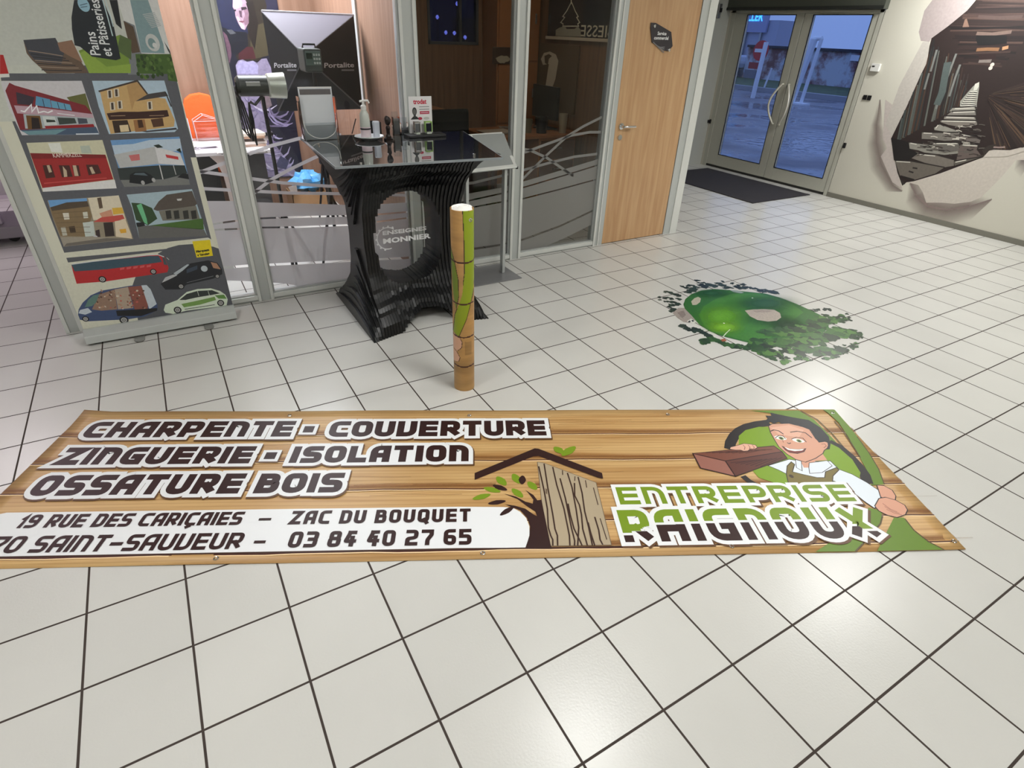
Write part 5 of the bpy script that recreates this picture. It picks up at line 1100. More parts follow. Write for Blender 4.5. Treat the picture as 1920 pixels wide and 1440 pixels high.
while x < DX + .50:
    inset = 0 if i % 2 == 0 else .009; th = .016 if i % 2 == 0 else .006
    for run in zrange(x + th / 2):
        zz = run[::4] + ([run[-1]] if (len(run) - 1) % 4 else []); dx = x + th / 2 - DX
        e = inset * .6
        za, zc_ = run[0], run[-1]; lowrun = za < .01 and zc_ < DT - .02 and abs(dx) > .27; toprun = za > .3 and abs(dx) > .27
        def taper(z):
            if lowrun: return max(.03, (1 - (z / (zc_ + .004)) ** 1.5)) ** .62
            if toprun: return max(.03, (z - za) / (DT - za)) ** .55
            return 1.0
        fr = [(DY - depth(z, dx, False) * taper(z) + inset, z) for z in zz]; bk = [(DY + depth(z, dx, True) * taper(z) - inset, z) for z in zz]
        fr = [(min(a, DY - .003), z) for a, z in fr]; bk = [(max(a, DY + .003), z) for a, z in bk]
        P_ = [(x, y, z) for y, z in fr] + [(x, y, z) for y, z in reversed(bk)]
        mb.prism(P_, (th, 0, 0))
    x += th; i += 1
mb.build('slatted_body', BLK, desk, bevel=0)
ZT_ = 1.094
tl = [at_z(628, 315, ZT_), at_z(943, 297, ZT_), at_z(868, 247, ZT_), at_z(563, 258, ZT_)]
mb = MB(); mb.prism([(p.x, p.y, ZT_ - .006) for p in tl], (0, 0, .012))
ACR = pane_mat('clear_acrylic_top', (.84, .86, .87, 1), 2.0, .02, film=.10)  # grey haze in the colour stands for reflections on scuffed acrylic
mb.build('acrylic_top', ACR, desk)
ED = mat('acrylic_edge', rgb(176, 184, 188), .25, var=.03)
c = sum(tl, Vector()) / 4
mb = MB()
for a, b in zip(tl, tl[1:] + tl[:1]):
    if (a, b) == (tl[2], tl[3]): continue
    ia = a + (c - a).normalized() * .004; ib = b + (c - b).normalized() * .004
    mb.hexa([(a.x, a.y, ZT_ - .0063), (b.x, b.y, ZT_ - .0063), (ib.x, ib.y, ZT_ - .0063), (ia.x, ia.y, ZT_ - .0063), (a.x, a.y, ZT_ + .0063), (b.x, b.y, ZT_ + .0063), (ib.x, ib.y, ZT_ + .0063), (ia.x, ia.y, ZT_ + .0063)])
mb.build('polished_edge', ED, desk)
for px, py in ((889, 292), (677, 309), (598, 272)):
    p = at_z(px, py, ZT_ + .006); mb = MB(); mb.lathe([(.007, 0), (.007, .010), (.005, .012)], 12, (p.x, p.y, ZT_ + .0065)); mb.build('screw_cap', CHROME, desk, smooth=True)
# engraved clear panel in the hole
PYc = DY - .07
MB().box((.12, PYc, .215), (.64, PYc + .006, .86)).build('engraved_panel', pane_mat('clear_acrylic_panel', (.95, .96, .96, 1), .35), desk)
A = Art(lambda x, z, h: Vector((x, PYc - .0006 - h, z)))
def EQ(px, py): q = at_y(px, py, PYc); return (q.x, q.z)
ET = (.85, .86, .87, .9)
a_ = EQ(717, 441); b_ = EQ(799, 431); c_ = EQ(718, 457); d_ = EQ(807, 446)
def skew(o, e):
    dx, dz = e[0] - o[0], e[1] - o[1]; L = math.hypot(dx, dz); return lambda x, y: (o[0] + x * dx / L, o[1] + x * dz / L + y)
write(A, 'ENSEIGNES', 0, 0, .036, ET, map2=skew(a_, b_), width=math.hypot(b_[0] - a_[0], b_[1] - a_[1]), bold=.0012)
write(A, 'MONNIER', 0, 0, .046, ET, map2=skew(c_, d_), width=math.hypot(d_[0] - c_[0], d_[1] - c_[1]), bold=.0018)
g = EQ(727, 447); gx = .072
A.ribbon([(g[0] + gx * math.cos(t), g[1] + gx * math.sin(t)) for t in [math.radians(50 + 14 * k) for k in range(18)]], .006, ET)
for k in range(9): t = math.radians(60 + 24 * k); A.ribbon([(g[0] + gx * math.cos(t), g[1] + gx * math.sin(t)), (g[0] + gx * 1.16 * math.cos(t), g[1] + gx * 1.16 * math.sin(t))], .012, ET)
A.build('engraving', print_mat('engraving', .6), desk)

# ---------------------------------------------------------------- things on the counter
ZS = ZT_ + .0065
def top(px, py, z=ZS): return at_z(px, py, z)
CLR = pane_mat('clear_plastic', (.90, .92, .93, 1), 2.0)
# brochure holder
p0 = top(571, 263); p1 = top(634, 260); Yh = (p0.y + p1.y) / 2
zt = at_y(568, 163, Yh).z; z2 = at_y(566, 181, Yh).z
bh_ = thing('brochure_holder', 'clear upright display holder with a blank white sheet on the counter', 'display holder', (p0.x, Yh, ZS))
mb = MB(); mb.box((p0.x - .004, Yh - .030, ZS), (p0.x, Yh + .05, z2)); mb.box((p1.x, Yh - .030, ZS), (p1.x + .004, Yh + .05, z2)); mb.box((p0.x, Yh - .03, ZS), (p1.x, Yh - .027, ZS + .10)); mb.box((p0.x, Yh + .01, ZS), (p1.x, Yh + .013, z2)); mb.box((p0.x - .004, Yh - .03, ZS), (p1.x + .004, Yh + .05, ZS + .003))
mb.build('clear_holder', CLR, bh_)
MB().box((p0.x + .004, Yh, ZS + .003), (p1.x - .004, Yh + .003, zt)).build('white_sheet', mat('white_card', rgb(214, 218, 222), .45, var=.02), bh_)
MB().box((p0.x + .004, Yh - .0012, zt - .006), (p1.x - .004, Yh, zt)).build('sheet_edge', WHITEP, bh_)
MB().box((p0.x + .012, Yh - .001, zt - .042), (p1.x - .012, Yh, zt - .012)).build('dark_header', mat('grey_header', rgb(104, 100, 100), .5), bh_)
n = 12; w = (p1.x - p0.x) / 2; arc = [((p0.x + p1.x) / 2 + w * .96 * math.cos(math.pi + math.pi * k / n), Yh - .032, ZS + .115 - .105 * math.sin(math.pi * k / n) ** .7) for k in range(n + 1)]
MB().tube(arc, .0022, 6).build('pocket_rim', WHITEP, bh_)
# dish
pc = top(693, 262)
dish = thing('dish', 'white faceted dish under the sanitiser bottle on the counter', 'dish', (pc.x, pc.y, ZS))
mb = MB(); mb.lathe([(.02, .001), (.052, .001), (.092, .020), (.096, .022), (.094, .025), (.054, .007), (.0, .007)], 10, (pc.x, pc.y, ZS), cap=False); mb.add([(pc.x + .02 * math.cos(2 * math.pi * k / 10), pc.y + .02 * math.sin(2 * math.pi * k / 10), ZS + .001) for k in range(10)], [tuple(range(10))])
mb.build('bowl', mat('white_glazed_dish', rgb(222, 226, 228), .2, var=.02, spec=.7), dish)
# pump bottle standing in the dish
zb = ZS + .008; pb = at_z(687, 260, zb)
bo = thing('sanitiser_bottle', 'clear pump bottle of hand sanitiser standing in the white dish', 'pump bottle', (pb.x, pb.y, zb))
H_ = lambda py: at_y(687, py, pb.y).z - pb.z
h1, h2, h3, h4 = H_(226), H_(213), H_(206), H_(190)
mb = MB(); mb.lathe([(.003, .0), (.031, .0), (.032, .006), (.032, h1 - .01), (.031, h1), (.028, h2 - .004), (.016, h3), (.014, h3 + .004)], 24, tuple(pb)); mb.build('bottle_body', mat('translucent_bottle', rgb(214, 220, 210), .2, trans=.2, var=.02), bo, smooth=True)
mb = MB(); mb.lathe([(.0325, .012), (.0325, h1 - .035)], 24, tuple(pb), cap=False); mb.build('bottle_label', mat('pinkish_white_label', rgb(214, 202, 206), .5, var=.03, ramp=rgb(206, 186, 192), scale=14), bo, smooth=True)
mb = MB(); mb.lathe([(.0328, .055), (.0328, .064)], 24, tuple(pb), cap=False); mb.build('label_stripe', BLACKP, bo, smooth=True)
mb = MB(); mb.lathe([(.017, h3), (.017, h3 + .022), (.008, h3 + .030), (.007, h4)], 18, tuple(pb)); mb.build('pump_collar', WHITEP, bo, smooth=True)
mb = MB(); mb.tube([(pb.x - .022, pb.y, pb.z + h4), (pb.x, pb.y, pb.z + h4 + .004), (pb.x + .030, pb.y - .002, pb.z + h4 + .004), (pb.x + .036, pb.y - .002, pb.z + h4 - .010)], .0062, 8); mb.build('pump_nozzle', WHITEP, bo, smooth=True)
# white beaker with dark card behind
pb2 = at_z(707, 259, zb); q2 = at_y(707, 229, pb2.y + .0)
bk = thing('beaker', 'pale angular white container beside the sanitiser bottle', 'container', (pb2.x, pb2.y, zb))
mb = MB(); mb.lathe([(.021, 0), (.024, q2.z - zb), (.021, q2.z - zb + .006)], 8, tuple(pb2)); mb.build('container_body', mat('pale_blue_plastic', rgb(206, 212, 222), .35, var=.02), bk)
pk = top(712, 253); ck = thing('card_stand', 'black card stand behind the pale white container', 'card stand', (pk.x, pk.y + .04, ZS)); zk = at_y(712, 226, pk.y + .04).z
mb = MB(); mb.prism([(pk.x - .05, pk.y + .045, ZS), (pk.x + .03, pk.y + .045, ZS), (pk.x + .03, pk.y + .045, zk - .012), (pk.x + .01, pk.y + .045, zk), (pk.x - .05, pk.y + .045, zk)], (0, .006, 0)); mb.box((pk.x - .05, pk.y + .045, ZS), (pk.x + .03, pk.y + .075, ZS + .004)); mb.build('black_card', BLACKP, ck)
# leaning pen stick in front left of dish
pl0 = top(660, 252); pl1 = top(672, 232, ZS + .07)
pn = thing('pen', 'dark slim pen leaning behind the dish on the counter', 'pen', tuple(pl0)); MB().tube([tuple(pl0 + Vector((0, 0, .004))), tuple(pl0 + Vector((.045, .03, .09)))], .0035, 8).build('pen_barrel', BLACKP, pn, smooth=True)
# dark figurine
pf = top(729, 263); hf = at_y(729, 217, pf.y).z - ZS
fg = thing('figurine', 'small dark bust-like figurine on the counter beside the dish', 'figurine', (pf.x, pf.y, ZS))
DK = mat('dark_bronze', rgb(34, 26, 24), .3, .4, var=.2)
mb = MB(); mb.lathe([(.030, 0), (.030, .010), (.020, .018), (.012, .035), (.013, .06), (.016, hf * .52), (.010, hf * .60)], 14, (pf.x, pf.y, ZS)); mb.build('body', DK, fg, smooth=True)
MB().blob((pf.x, pf.y, ZS + hf * .80), (.020, .020, hf * .20), 3, .2, 14).build('head', DK, fg, smooth=True)
# clear card holders
px_ = top(748, 254)
for k, (a, b, c2, hh, lab) in enumerate(((738, 748, 253, 210, 'taller clear card holder between figurine and window post'), (752, 764, 252, 221, 'shorter clear card holder holding grey cards on the counter'))):
    q0, q1 = top(a, c2), top(b, c2); zz = at_y(a, hh, q0.y).z; ch = thing('card_holder', lab, 'card holder', (q0.x, q0.y, ZS))
    mb = MB(); mb.box((q0.x, q0.y - .012, ZS), (q1.x + .012, q0.y - .010, zz - .05)); mb.box((q0.x, q0.y + .020, ZS), (q1.x + .012, q0.y + .022, zz)); mb.box((q0.x, q0.y - .012, ZS), (q0.x + .002, q0.y + .022, zz - .03)); mb.box((q1.x + .010, q0.y - .012, ZS), (q1.x + .012, q0.y + .022, zz - .03)); mb.box((q0.x, q0.y - .012, ZS), (q1.x + .012, q0.y + .022, ZS + .003)); mb.build('clear_pocket', CLR, ch)
    MB().box((q0.x + .004, q0.y - .006, ZS + .003), (q1.x + .008, q0.y + .010, zz - .04 - .02 * k)).build('cards', mat('grey_cards', rgb(120, 118, 116), .5), ch)
# stamp display: black tray, backing card, two stamps
t0, t1 = top(768, 260), top(836, 256); tb = t0.y + .11
tray = thing('stamp_display', 'black display tray with an upright white and red advertising card', 'display', (t0.x, t0.y, ZS))
mb = MB(); mb.box((t0.x, t0.y, ZS), (t1.x, tb, ZS + .018)); mb.build('tray', mat('black_tray', rgb(30, 31, 33), .45), tray, bevel=.004)
yc = tb - .02; c0 = at_y(769, 240, yc); c1 = at_y(811, 240, yc); z0c, z1c = ZS + .018, at_y(769, 181, yc).z
MB().box((c0.x, yc, z0c), (c1.x, yc + .003, z1c)).build('advert_card', mat('white_card2', rgb(234, 232, 232), .4, var=.01), tray)
A = Art(lambda x, z, h: Vector((x, yc - .0004 - h, z)))
wd = c1.x - c0.x; hh = z1c - z0c
write(A, 'trodat', c0.x + wd * .2, z1c - hh * .20, .040, rgb(196, 28, 60), width=wd * .58, bold=.0014)
for k in range(2): A.rect(c0.x + wd * .44, z1c - hh * (.27 + .07 * k), c0.x + wd * .88, z1c - hh * (.29 + .07 * k), rgb(140, 136, 136))
A.rect(c0.x + wd * .46, z1c - hh * .48, c0.x + wd * .88, z1c - hh * .40, rgb(186, 52, 80)); A.rect(c0.x + wd * .50, z1c - hh * .45, c0.x + wd * .84, z1c - hh * .43, rgb(226, 180, 190)); A.ell(c0.x + wd * .46, z1c - hh * .60, wd * .1, hh * .04, rgb(186, 52, 80))
A.ell(c0.x + wd * .23, z1c - hh * .40, wd * .10, hh * .11, rgb(60, 62, 62)); A.ell(c0.x + wd * .23, z1c - hh * .42, wd * .07, hh * .085, rgb(104, 104, 102)); A.rect(c0.x + wd * .18, z1c - hh * .56, c0.x + wd * .28, z1c - hh * .48, rgb(70, 72, 72)); A.poly([(c0.x + wd * .04, z1c - hh * .62), (c0.x + wd * .16, z1c - hh * .54), (c0.x + wd * .32, z1c - hh * .54), (c0.x + wd * .42, z1c - hh * .62)], rgb(50, 52, 54)); A.ell(c0.x + wd * .74, z1c - hh * .60, wd * .13, hh * .04, rgb(196, 196, 192))
A.build('printed_advert', print_mat('card_print', .4), tray)
def stamp(label, px, body, frame, z0, w):
    q = at_y(px, 246, t0.y + .045); s = thing('stamp', label, 'stamp', (q.x, q.y, ZS + .018), 0)
    x, y, z = q.x, q.y, ZS + .0185; ht = .075
    MB().box((x - w * .7, y - .022, z), (x + w * .7, y + .022, z + .010)).build('base_plate', mat('pale_base', rgb(196, 204, 190), .4), s, bevel=.002)
    mb = MB(); mb.box((x - w, y - .014, z + .01), (x - w + .004, y + .014, z + ht)); mb.box((x + w - .004, y - .014, z + .01), (x + w, y + .014, z + ht)); mb.box((x - w, y - .014, z + ht - .006), (x + w, y + .014, z + ht)); mb.build('frame', frame, s, bevel=.001)
    MB().box((x - w + .005, y - .012, z + .014), (x + w - .005, y + .012, z + ht - .012)).build('ink_housing', body, s, bevel=.003)
stamp('silver and black self-inking stamp at the left of the black tray', 782, mat('grey_stamp', rgb(96, 98, 100), .25), CHROME, 0, .020)
stamp('lime-framed black self-inking stamp at the right of the black tray', 803, mat('black_stamp', rgb(18, 22, 34), .25), mat('lime_frame', rgb(156, 196, 104), .4), 0, .024)

# ================================================================ ALUMINIUM INFORMATION STAND
IS = thing('display_stand', 'slim aluminium lectern stand with sloping grey panel beside the counter', 'display stand', (1.2, 2.75, 0))
f0, f1 = at_z(884, 325, .835), at_z(976, 315, .835)
yb = 2.96; b1 = at_y(944, 252, yb); b0 = at_y(850, 256, yb)
def lerp(a, b, t): return a + (b - a) * t
f0 = Vector((b0.x, f0.y, .835)); f1 = Vector((b1.x, f1.y, .835)); b0 = Vector((b0.x, yb, b0.z)); b1 = Vector((b1.x, yb, b0.z))
nrm = (f1 - f0).cross(b0 - f0).normalized()
mb = MB(); mb.prism([f0, f1, b1, b0], tuple(nrm * .006)); mb.build('grey_panel', mat('grey_display_panel', rgb(150, 154, 152), .45, var=.02), IS)
mb = MB(); w = .026; ex = (f1 - f0).normalized(); ey = (b0 - f0).normalized(); Lx = (f1 - f0).length; Ly = (b0 - f0).length
for (u0, v0, u1, v1) in ((0, 0, Lx, w), (0, Ly - w, Lx, Ly), (0, w, w, Ly - w), (Lx - w, w, Lx, Ly - w)):
    mb.prism([f0 + ex * u0 + ey * v0, f0 + ex * u1 + ey * v0, f0 + ex * u1 + ey * v1, f0 + ex * u0 + ey * v1], tuple(nrm * .014))
mb.build('snap_frame', ALUL, IS, bevel=.002)
for s_, px in ((0, 'l'), (1, 'r')):
    x = (f0.x + .012) if s_ == 0 else (f1.x - .085)
    mb = MB(); mb.box((x - .012, 2.755, .008), (x + .012, 2.80, .862)); mb.build('post', ALU, IS, bevel=.002)
mb = MB(); mb.box((f0.x - .03, 2.60, .0006), (f1.x + .0, 2.97, .008)); mb.build('base_plate', mat('grey_base_plate', rgb(146, 146, 148), .4, .5), IS, bevel=.001)
for P_ in (f0, f1): MB().box((P_.x - .006, P_.y - .006, P_.z - .004), (P_.x + .008, P_.y + .008, P_.z + .014)).build('corner_cap', BLACKP, IS)
# ================================================================ LIT STUDIO BEHIND THE LEFT PANES
PYW = 5.595
K3a = crop(400, 0, 4); KS = crop(380, 0, 9.6); KT = crop(330, 150, 6)
# big portrait print hung on the back wall
po = thing('portrait_poster', 'tall dark poster of a long-haired woman over crumpled lilac fabric', 'poster', (.1, PYW, 1.2))
def WQ(pts, Y=PYW - .004): return [(q.x, q.z) for q in (at_y(x, y, Y) for x, y in pts)]
e0 = WQ([(404, 0), (445, 270)]); e1 = WQ([(558, 110), (562, 330)])
x0p, x1p = WQ([(407, 5)])[0][0] - .02, WQ([(562, 300)])[0][0] + .02
MB().box((x0p, PYW - .004, .30), (x1p, PYW + .003, 2.35)).build('poster_sheet', mat('dark_poster', rgb(34, 34, 48), .4, var=.2, scale=5), po)
A = Art(lambda x, z, h: Vector((x, PYW - .0045 - h, z)), lift=8e-5)
def PP(pts, col, K=KS): A.poly([(min(x1p, max(x0p, a)), min(2.34, max(.31, b))) for a, b in WQ(K(pts))], col)
A.rect(x0p, 1.55, x1p, 2.34, rgb(30, 34, 58)); PP([(240, -200), (1340, -200), (1340, 700), (500, 900), (300, 300)], rgb(34, 38, 66)); PP([(1080, -100), (1340, -100), (1340, 210), (1130, 200)], rgb(44, 44, 66))
PP([(540, -120), (800, -200), (1080, -150), (1150, 100), (1120, 500), (1180, 900), (1000, 1100), (620, 1070), (560, 900), (820, 600), (760, 300), (560, 100)], rgb(48, 42, 36)); PP([(860, 500), (1120, 400), (1180, 1000), (860, 1080)], rgb(72, 66, 50)); PP([(640, 850), (900, 840), (960, 1060), (650, 1070)], rgb(70, 34, 40))
PP([(545, -100), (700, -120), (800, 60), (830, 250), (820, 420), (760, 540), (700, 520), (640, 420), (590, 300), (580, 200), (540, 130)], rgb(168, 142, 158)); PP([(545, -100), (650, -100), (720, 60), (700, 130), (600, 160), (540, 130)], rgb(190, 168, 182)); PP([(740, 160), (820, 150), (830, 420), (770, 460), (720, 380), (760, 280)], rgb(136, 106, 122)); PP([(600, 290), (640, 300), (700, 400), (760, 480), (740, 530), (690, 500)], rgb(196, 178, 184)); PP([(555, 170), (600, 170), (600, 200), (570, 205)], rgb(40, 34, 44)); PP([(690, 130), (780, 120), (800, 160), (700, 190)], rgb(60, 48, 56)); PP([(650, 190), (700, 190), (710, 320), (670, 300)], rgb(96, 74, 88)); PP([(650, 375), (760, 380), (720, 410), (660, 395)], rgb(120, 72, 86))
PP([(780, 60), (900, 0), (1000, 400), (940, 900), (820, 620), (850, 300)], rgb(36, 30, 28))
PP([(340, 480), (560, 560), (800, 580), (820, 820), (600, 1000), (470, 900), (400, 700)], rgb(26, 28, 38)); PP([(360, 560), (440, 640), (500, 820), (520, 1000), (480, 1150), (430, 860)], rgb(96, 70, 84)); PP([(430, 540), (520, 530), (600, 600), (500, 620)], rgb(84, 86, 92))
lil = [(150, 140, 176), (172, 164, 196), (128, 118, 150), (190, 184, 206), (108, 100, 130)]
PP([(590, 1180), (640, 1090), (720, 1070), (800, 1110), (900, 1090), (980, 1130), (1060, 1060), (1150, 1050), (1240, 1240), (1260, 1400), (1100, 2000), (1300, 2600), (1750, 3300), (700, 3300), (560, 2600), (700, 1800)], rgb(140, 132, 158))
PP([(600, 1180), (680, 1085), (800, 1120), (920, 1100), (1000, 1180), (1000, 1330), (640, 1330)], rgb(164, 158, 196))
rp = random.Random(3); 
for k in range(64):
    X = rp.uniform(440, 560); Y = rp.uniform(190, 330)
    if X < 450 + (Y - 190) * .3 or X > 520 + (Y - 190) * .35: continue
    q = WQ([(X, Y)])[0]; an = rp.uniform(-1.2, .4); l = rp.uniform(.03, .10)
    A.ribbon([(min(x1p, max(x0p, q[0] + math.cos(an + t * .25) * l * t)), q[1] + math.sin(an + t * .25) * l * t) for t in range(-2, 3)], [.004, .014, .022, .014, .004], rgb(*rp.choice(lil)))
PP([(980, 1500), (1150, 1560), (1250, 1900), (1080, 2000), (1010, 1700)], rgb(120, 106, 112), ); PP([(1400, 2800), (1560, 2900), (1500, 3050), (1300, 3000)], rgb(70, 70, 96))
for q in ([(1180, 800), (1290, 1000), (1330, 1300)], ): pass
A.build('portrait_print', print_mat('poster_print', .4, grain=.2, gscale=40), po)
# softbox on a stand, seen from behind
YS = 4.05; sq = [at_y(487, 25, YS), at_y(663, 25, YS), at_y(680, 207, YS), at_y(525, 206, YS)]
zt_, zb_ = (sq[0].z + sq[1].z) / 2, (sq[2].z + sq[3].z) / 2; sx0, sx1 = (sq[0].x + sq[3].x) / 2, (sq[1].x + sq[2].x) / 2
ap = at_y(577, 108, 3.66); r = .055
sb = thing('softbox', 'large black studio softbox seen from behind through the glass', 'softbox', (ap.x, YS, 0))
FAB = mat('black_softbox_fabric', rgb(20, 20, 24), .7, var=.15, scale=80); FAB_LIT = mat('lit_softbox_fabric', rgb(104, 100, 110), .75, var=.06, scale=60)  # second tone: same black fabric, light from above painted in as grey
base = [Vector((sx0, YS, zt_)), Vector((sx1, YS, zt_)), Vector((sx1, YS, zb_)), Vector((sx0, YS, zb_))]
tip = [Vector((ap.x - r, 3.70, ap.z + r)), Vector((ap.x + r, 3.70, ap.z + r)), Vector((ap.x + r, 3.70, ap.z - r)), Vector((ap.x - r, 3.70, ap.z - r))]
mb = MB(); mb.add(base + tip, [(1, 2, 6, 5), (2, 3, 7, 6), (3, 0, 4, 7), (0, 3, 2, 1), (4, 5, 6, 7)]); mb.build('fabric_shell', FAB, sb)
mb = MB(); mb.add([base[0], base[1], tip[1], tip[0]], [(0, 1, 2, 3)]); o = mb.build('top_panel', FAB_LIT, sb, recalc=False); md = o.modifiers.new('t', 'SOLIDIFY'); md.thickness = .003
MB().tube([base[0], base[1]], .010, 8).build('rim_rod', mat('grey_rim', rgb(150, 146, 150), .5), sb)
for i in range(4): MB().tube([base[i], tip[i]], .005, 6).build('rib', mat('grey_rib', rgb(90, 88, 92), .5), sb)
A = Art(lambda x, z, h: Vector((x, 0, z)))
def onface(px, py):       # point on the side faces of the pyramid (left/right), or the lower one
    d = ray(px, py); best = None
    for (a, b, c) in ((base[1], base[2], tip[2]), (base[3], base[0], tip[0]), (base[2], base[3], tip[3])):
        n_ = (b - a).cross(c - a); t = (a - CAM).dot(n_) / d.dot(n_); q = CAM + d * t
        if best is None or q.y > best.y: best = q
    return best
for txt, x0, x1, yb_ in (('Portalite', 514, 556, 127), ('Portalite', 608, 664, 127)):
    P_ = font_polys(txt, 1.0, .02); X = [q[0] for t in P_ for q in t]; w0, w1 = min(X), max(X); vs = []; fs = []
    for t in P_:
        fs.append(tuple(range(len(vs), len(vs) + len(t))))
        for (a, b) in t:
            px = x0 + (x1 - x0) * (a - w0) / (w1 - w0); py = yb_ - b * 13 - (px - x0) * .02
            q = onface(px, py); vs.append(q + (CAM - q).normalized() * .006)
    mb = MB(); mb.add(vs, fs); mb.build('lettering', mat('pale_lettering', rgb(206, 206, 210), .6), sb, recalc=False)
    mb = MB(); Q_ = [onface(a, b) for a, b in ((x0 + (x1 - x0) * .58, yb_ + 3), (x1, yb_ + 3), (x1, yb_ + 6), (x0 + (x1 - x0) * .58, yb_ + 6))]; mb.add([q + (CAM - q).normalized() * .006 for q in Q_], [(0, 1, 2, 3)]); mb.build('subtitle_bar', mat('grey_lettering', rgb(130, 130, 134), .6), sb, recalc=False)
# strobe head behind the softbox
mb = MB(); mb.box((ap.x - .062, 3.50, ap.z - .085), (ap.x + .062, 3.69, ap.z + .062)); hd = mb.build('strobe_head', mat('dark_grey_strobe', rgb(62, 68, 66), .45), sb, bevel=.012)
mb = MB(); mb.box((ap.x - .052, 3.492, ap.z - .040), (ap.x + .052, 3.50, ap.z + .045)); pn_ = mb.build('control_panel', mat('green_grey_panel', rgb(88, 104, 98), .4), sb, bevel=.002)
mb = MB(); mb.box((ap.x - .046, 3.486, ap.z + .0), (ap.x - .008, 3.492, ap.z + .035)); mb.build('display', mat('dark_lcd', rgb(34, 46, 42), .2), pn_)
for i in range(3):
    for j in range(3): MB().box((ap.x + .000 + i * .017, 3.486, ap.z - .032 + j * .025), (ap.x + .012 + i * .017, 3.492, ap.z - .018 + j * .025)).build('button', mat('pale_button', rgb(190, 198, 194), .5), pn_)
MB().tube([(ap.x - .045, 3.58, ap.z + .062), (ap.x - .04, 3.58, ap.z + .085), (ap.x + .04, 3.58, ap.z + .085), (ap.x + .045, 3.58, ap.z + .062)], .007, 8).build('carry_handle', BLACKP, sb, smooth=True)
MB().tube([(ap.x + .02, 3.62, ap.z - .085), (ap.x + .02, 3.62, .25)], .013, 10).build('stand_pole', BLACKP, sb, smooth=True)
for k in range(3):
    a = math.radians(90 + 120 * k + 15); MB().tube([(ap.x + .02, 3.62, .55), (ap.x + .02 + .26 * math.cos(a), 3.62 + .26 * math.sin(a), .012)], .010, 8).build('stand_leg', BLACKP, sb, smooth=True)
# flash head on a black stand
YF = 3.62; f0_ = at_y(441, 155, YF); f1_ = at_y(500, 158, YF); f2_ = at_y(528, 162, YF)
fl_ = thing('studio_flash', 'black studio flash head with silver reflector on a tall black stand', 'studio light', (f1_.x, YF, 0))
rad = (at_y(470, 140, YF).z - at_y(470, 182, YF).z) / 2; zc = at_y(480, 161, YF).z
mb = MB(); mb.lathe([(rad * .7, 0), (rad * .95, .02), (rad * .95, f1_.x - f0_.x)], 24, (f0_.x, YF, zc), 'x'); mb.build('flash_body', mat('olive_black_body', rgb(50, 52, 48), .4, var=.1), fl_, smooth=True)
mb = MB(); L_ = f2_.x - f1_.x + .02; mb.lathe([(rad * .98, 0), (rad * 1.12, .01), (rad * 1.22, L_), (rad * 1.14, L_), (rad * .9, .02)], 28, (f1_.x, YF, zc), 'x', cap=False); mb.build('reflector', mat('silver_reflector', rgb(190, 192, 180), .3, .5), fl_, smooth=True)
MB().box((f0_.x + .06, YF - rad - .004, zc + .005), (f0_.x + .15, YF - rad * .8, zc + .03)).build('type_plate', mat('pale_plate', rgb(186, 186, 180), .5), fl_)
for k in range(5): MB().tube([(f0_.x + .02 - .012 * k, YF - .02 * k, zc + .03 * math.sin(k)), (f0_.x - .03 + .012 * k, YF - .05, zc - .10), (f0_.x + .02 * k - .02, YF - .03, zc - .26 - .03 * k), (f0_.x + .03 + .01 * k, YF, zc - .34 + .03 * k), (f0_.x + .06, YF - .02, zc - .1)], .006, 6).build('cable', BLACKP, fl_, smooth=True)
gx_ = at_y(494, 190, YF)
MB().tube([(gx_.x, YF, zc - rad), (gx_.x, YF, .0)], .014, 10).build('stand_pole', BLACKP, fl_, smooth=True)
MB().tube([(gx_.x, YF, zc - rad * .9), (gx_.x - .06, YF, zc - rad - .05), (gx_.x - .09, YF, zc - rad - .03)], .010, 8).build('tilt_handle', BLACKP, fl_, smooth=True)
for k in range(3):
    a = math.radians(30 + 120 * k); MB().tube([(gx_.x, YF, .45), (gx_.x + .22 * math.cos(a), YF + .22 * math.sin(a), .012)], .010, 8).build('stand_leg', BLACKP, fl_, smooth=True)
# white table
tb_ = thing('work_table', 'white studio table with tapering legs covered in prints and papers', 'table', (-.35, 5.05, 0))
TZ = .75; WT = mat('white_table_laminate', rgb(222, 216, 218), .4, var=.02)
q0 = at_z(364, 272, TZ); q1 = at_z(508, 293, TZ)
X0t, X1t, Y0t, Y1t = -1.35, at_z(506, 280, TZ).x + .02, 4.62, 5.42
MB().box((X0t, Y0t, TZ - .03), (X1t, Y1t, TZ)).build('table_top', WT, tb_, bevel=.004)
lx = at_y(415, 290, Y0t + .03).x
for (x, y) in ((lx, Y0t + .03), (X1t - .05, Y1t - .05), (X0t + .05, Y0t + .05), (X0t + .05, Y1t - .05)):
    mb = MB(); mb.prism([(x - .10, y - .015, TZ - .03), (x + .045, y - .015, TZ - .03), (x + .035, y - .015, 0), (x - .005, y - .015, 0), (x - .02, y - .015, TZ - .20), (x - .05, y - .015, TZ - .09)], (0, .03, 0)); mb.build('leg', mat('pale_pink_frame', rgb(206, 190, 184), .4), tb_, bevel=.003)
mb = MB(); mb.box((lx + .06, Y0t + .12, .0), (X1t - .06, Y0t + .5, TZ - .035)); mb.build('drawer_unit', mat('dark_grey_cabinet', rgb(58, 56, 60), .5, var=.08), thing('drawer_cabinet', 'dark grey cabinet under the white studio table', 'cabinet', (lx + .2, Y0t + .3, 0)))
mb = MB(); mb.box((X0t + .1, Y1t - .04, .12), (lx - .0, Y1t - .02, TZ - .06)); mb.build('modesty_panel', mat('dark_panel', rgb(54, 54, 58), .6), tb_)
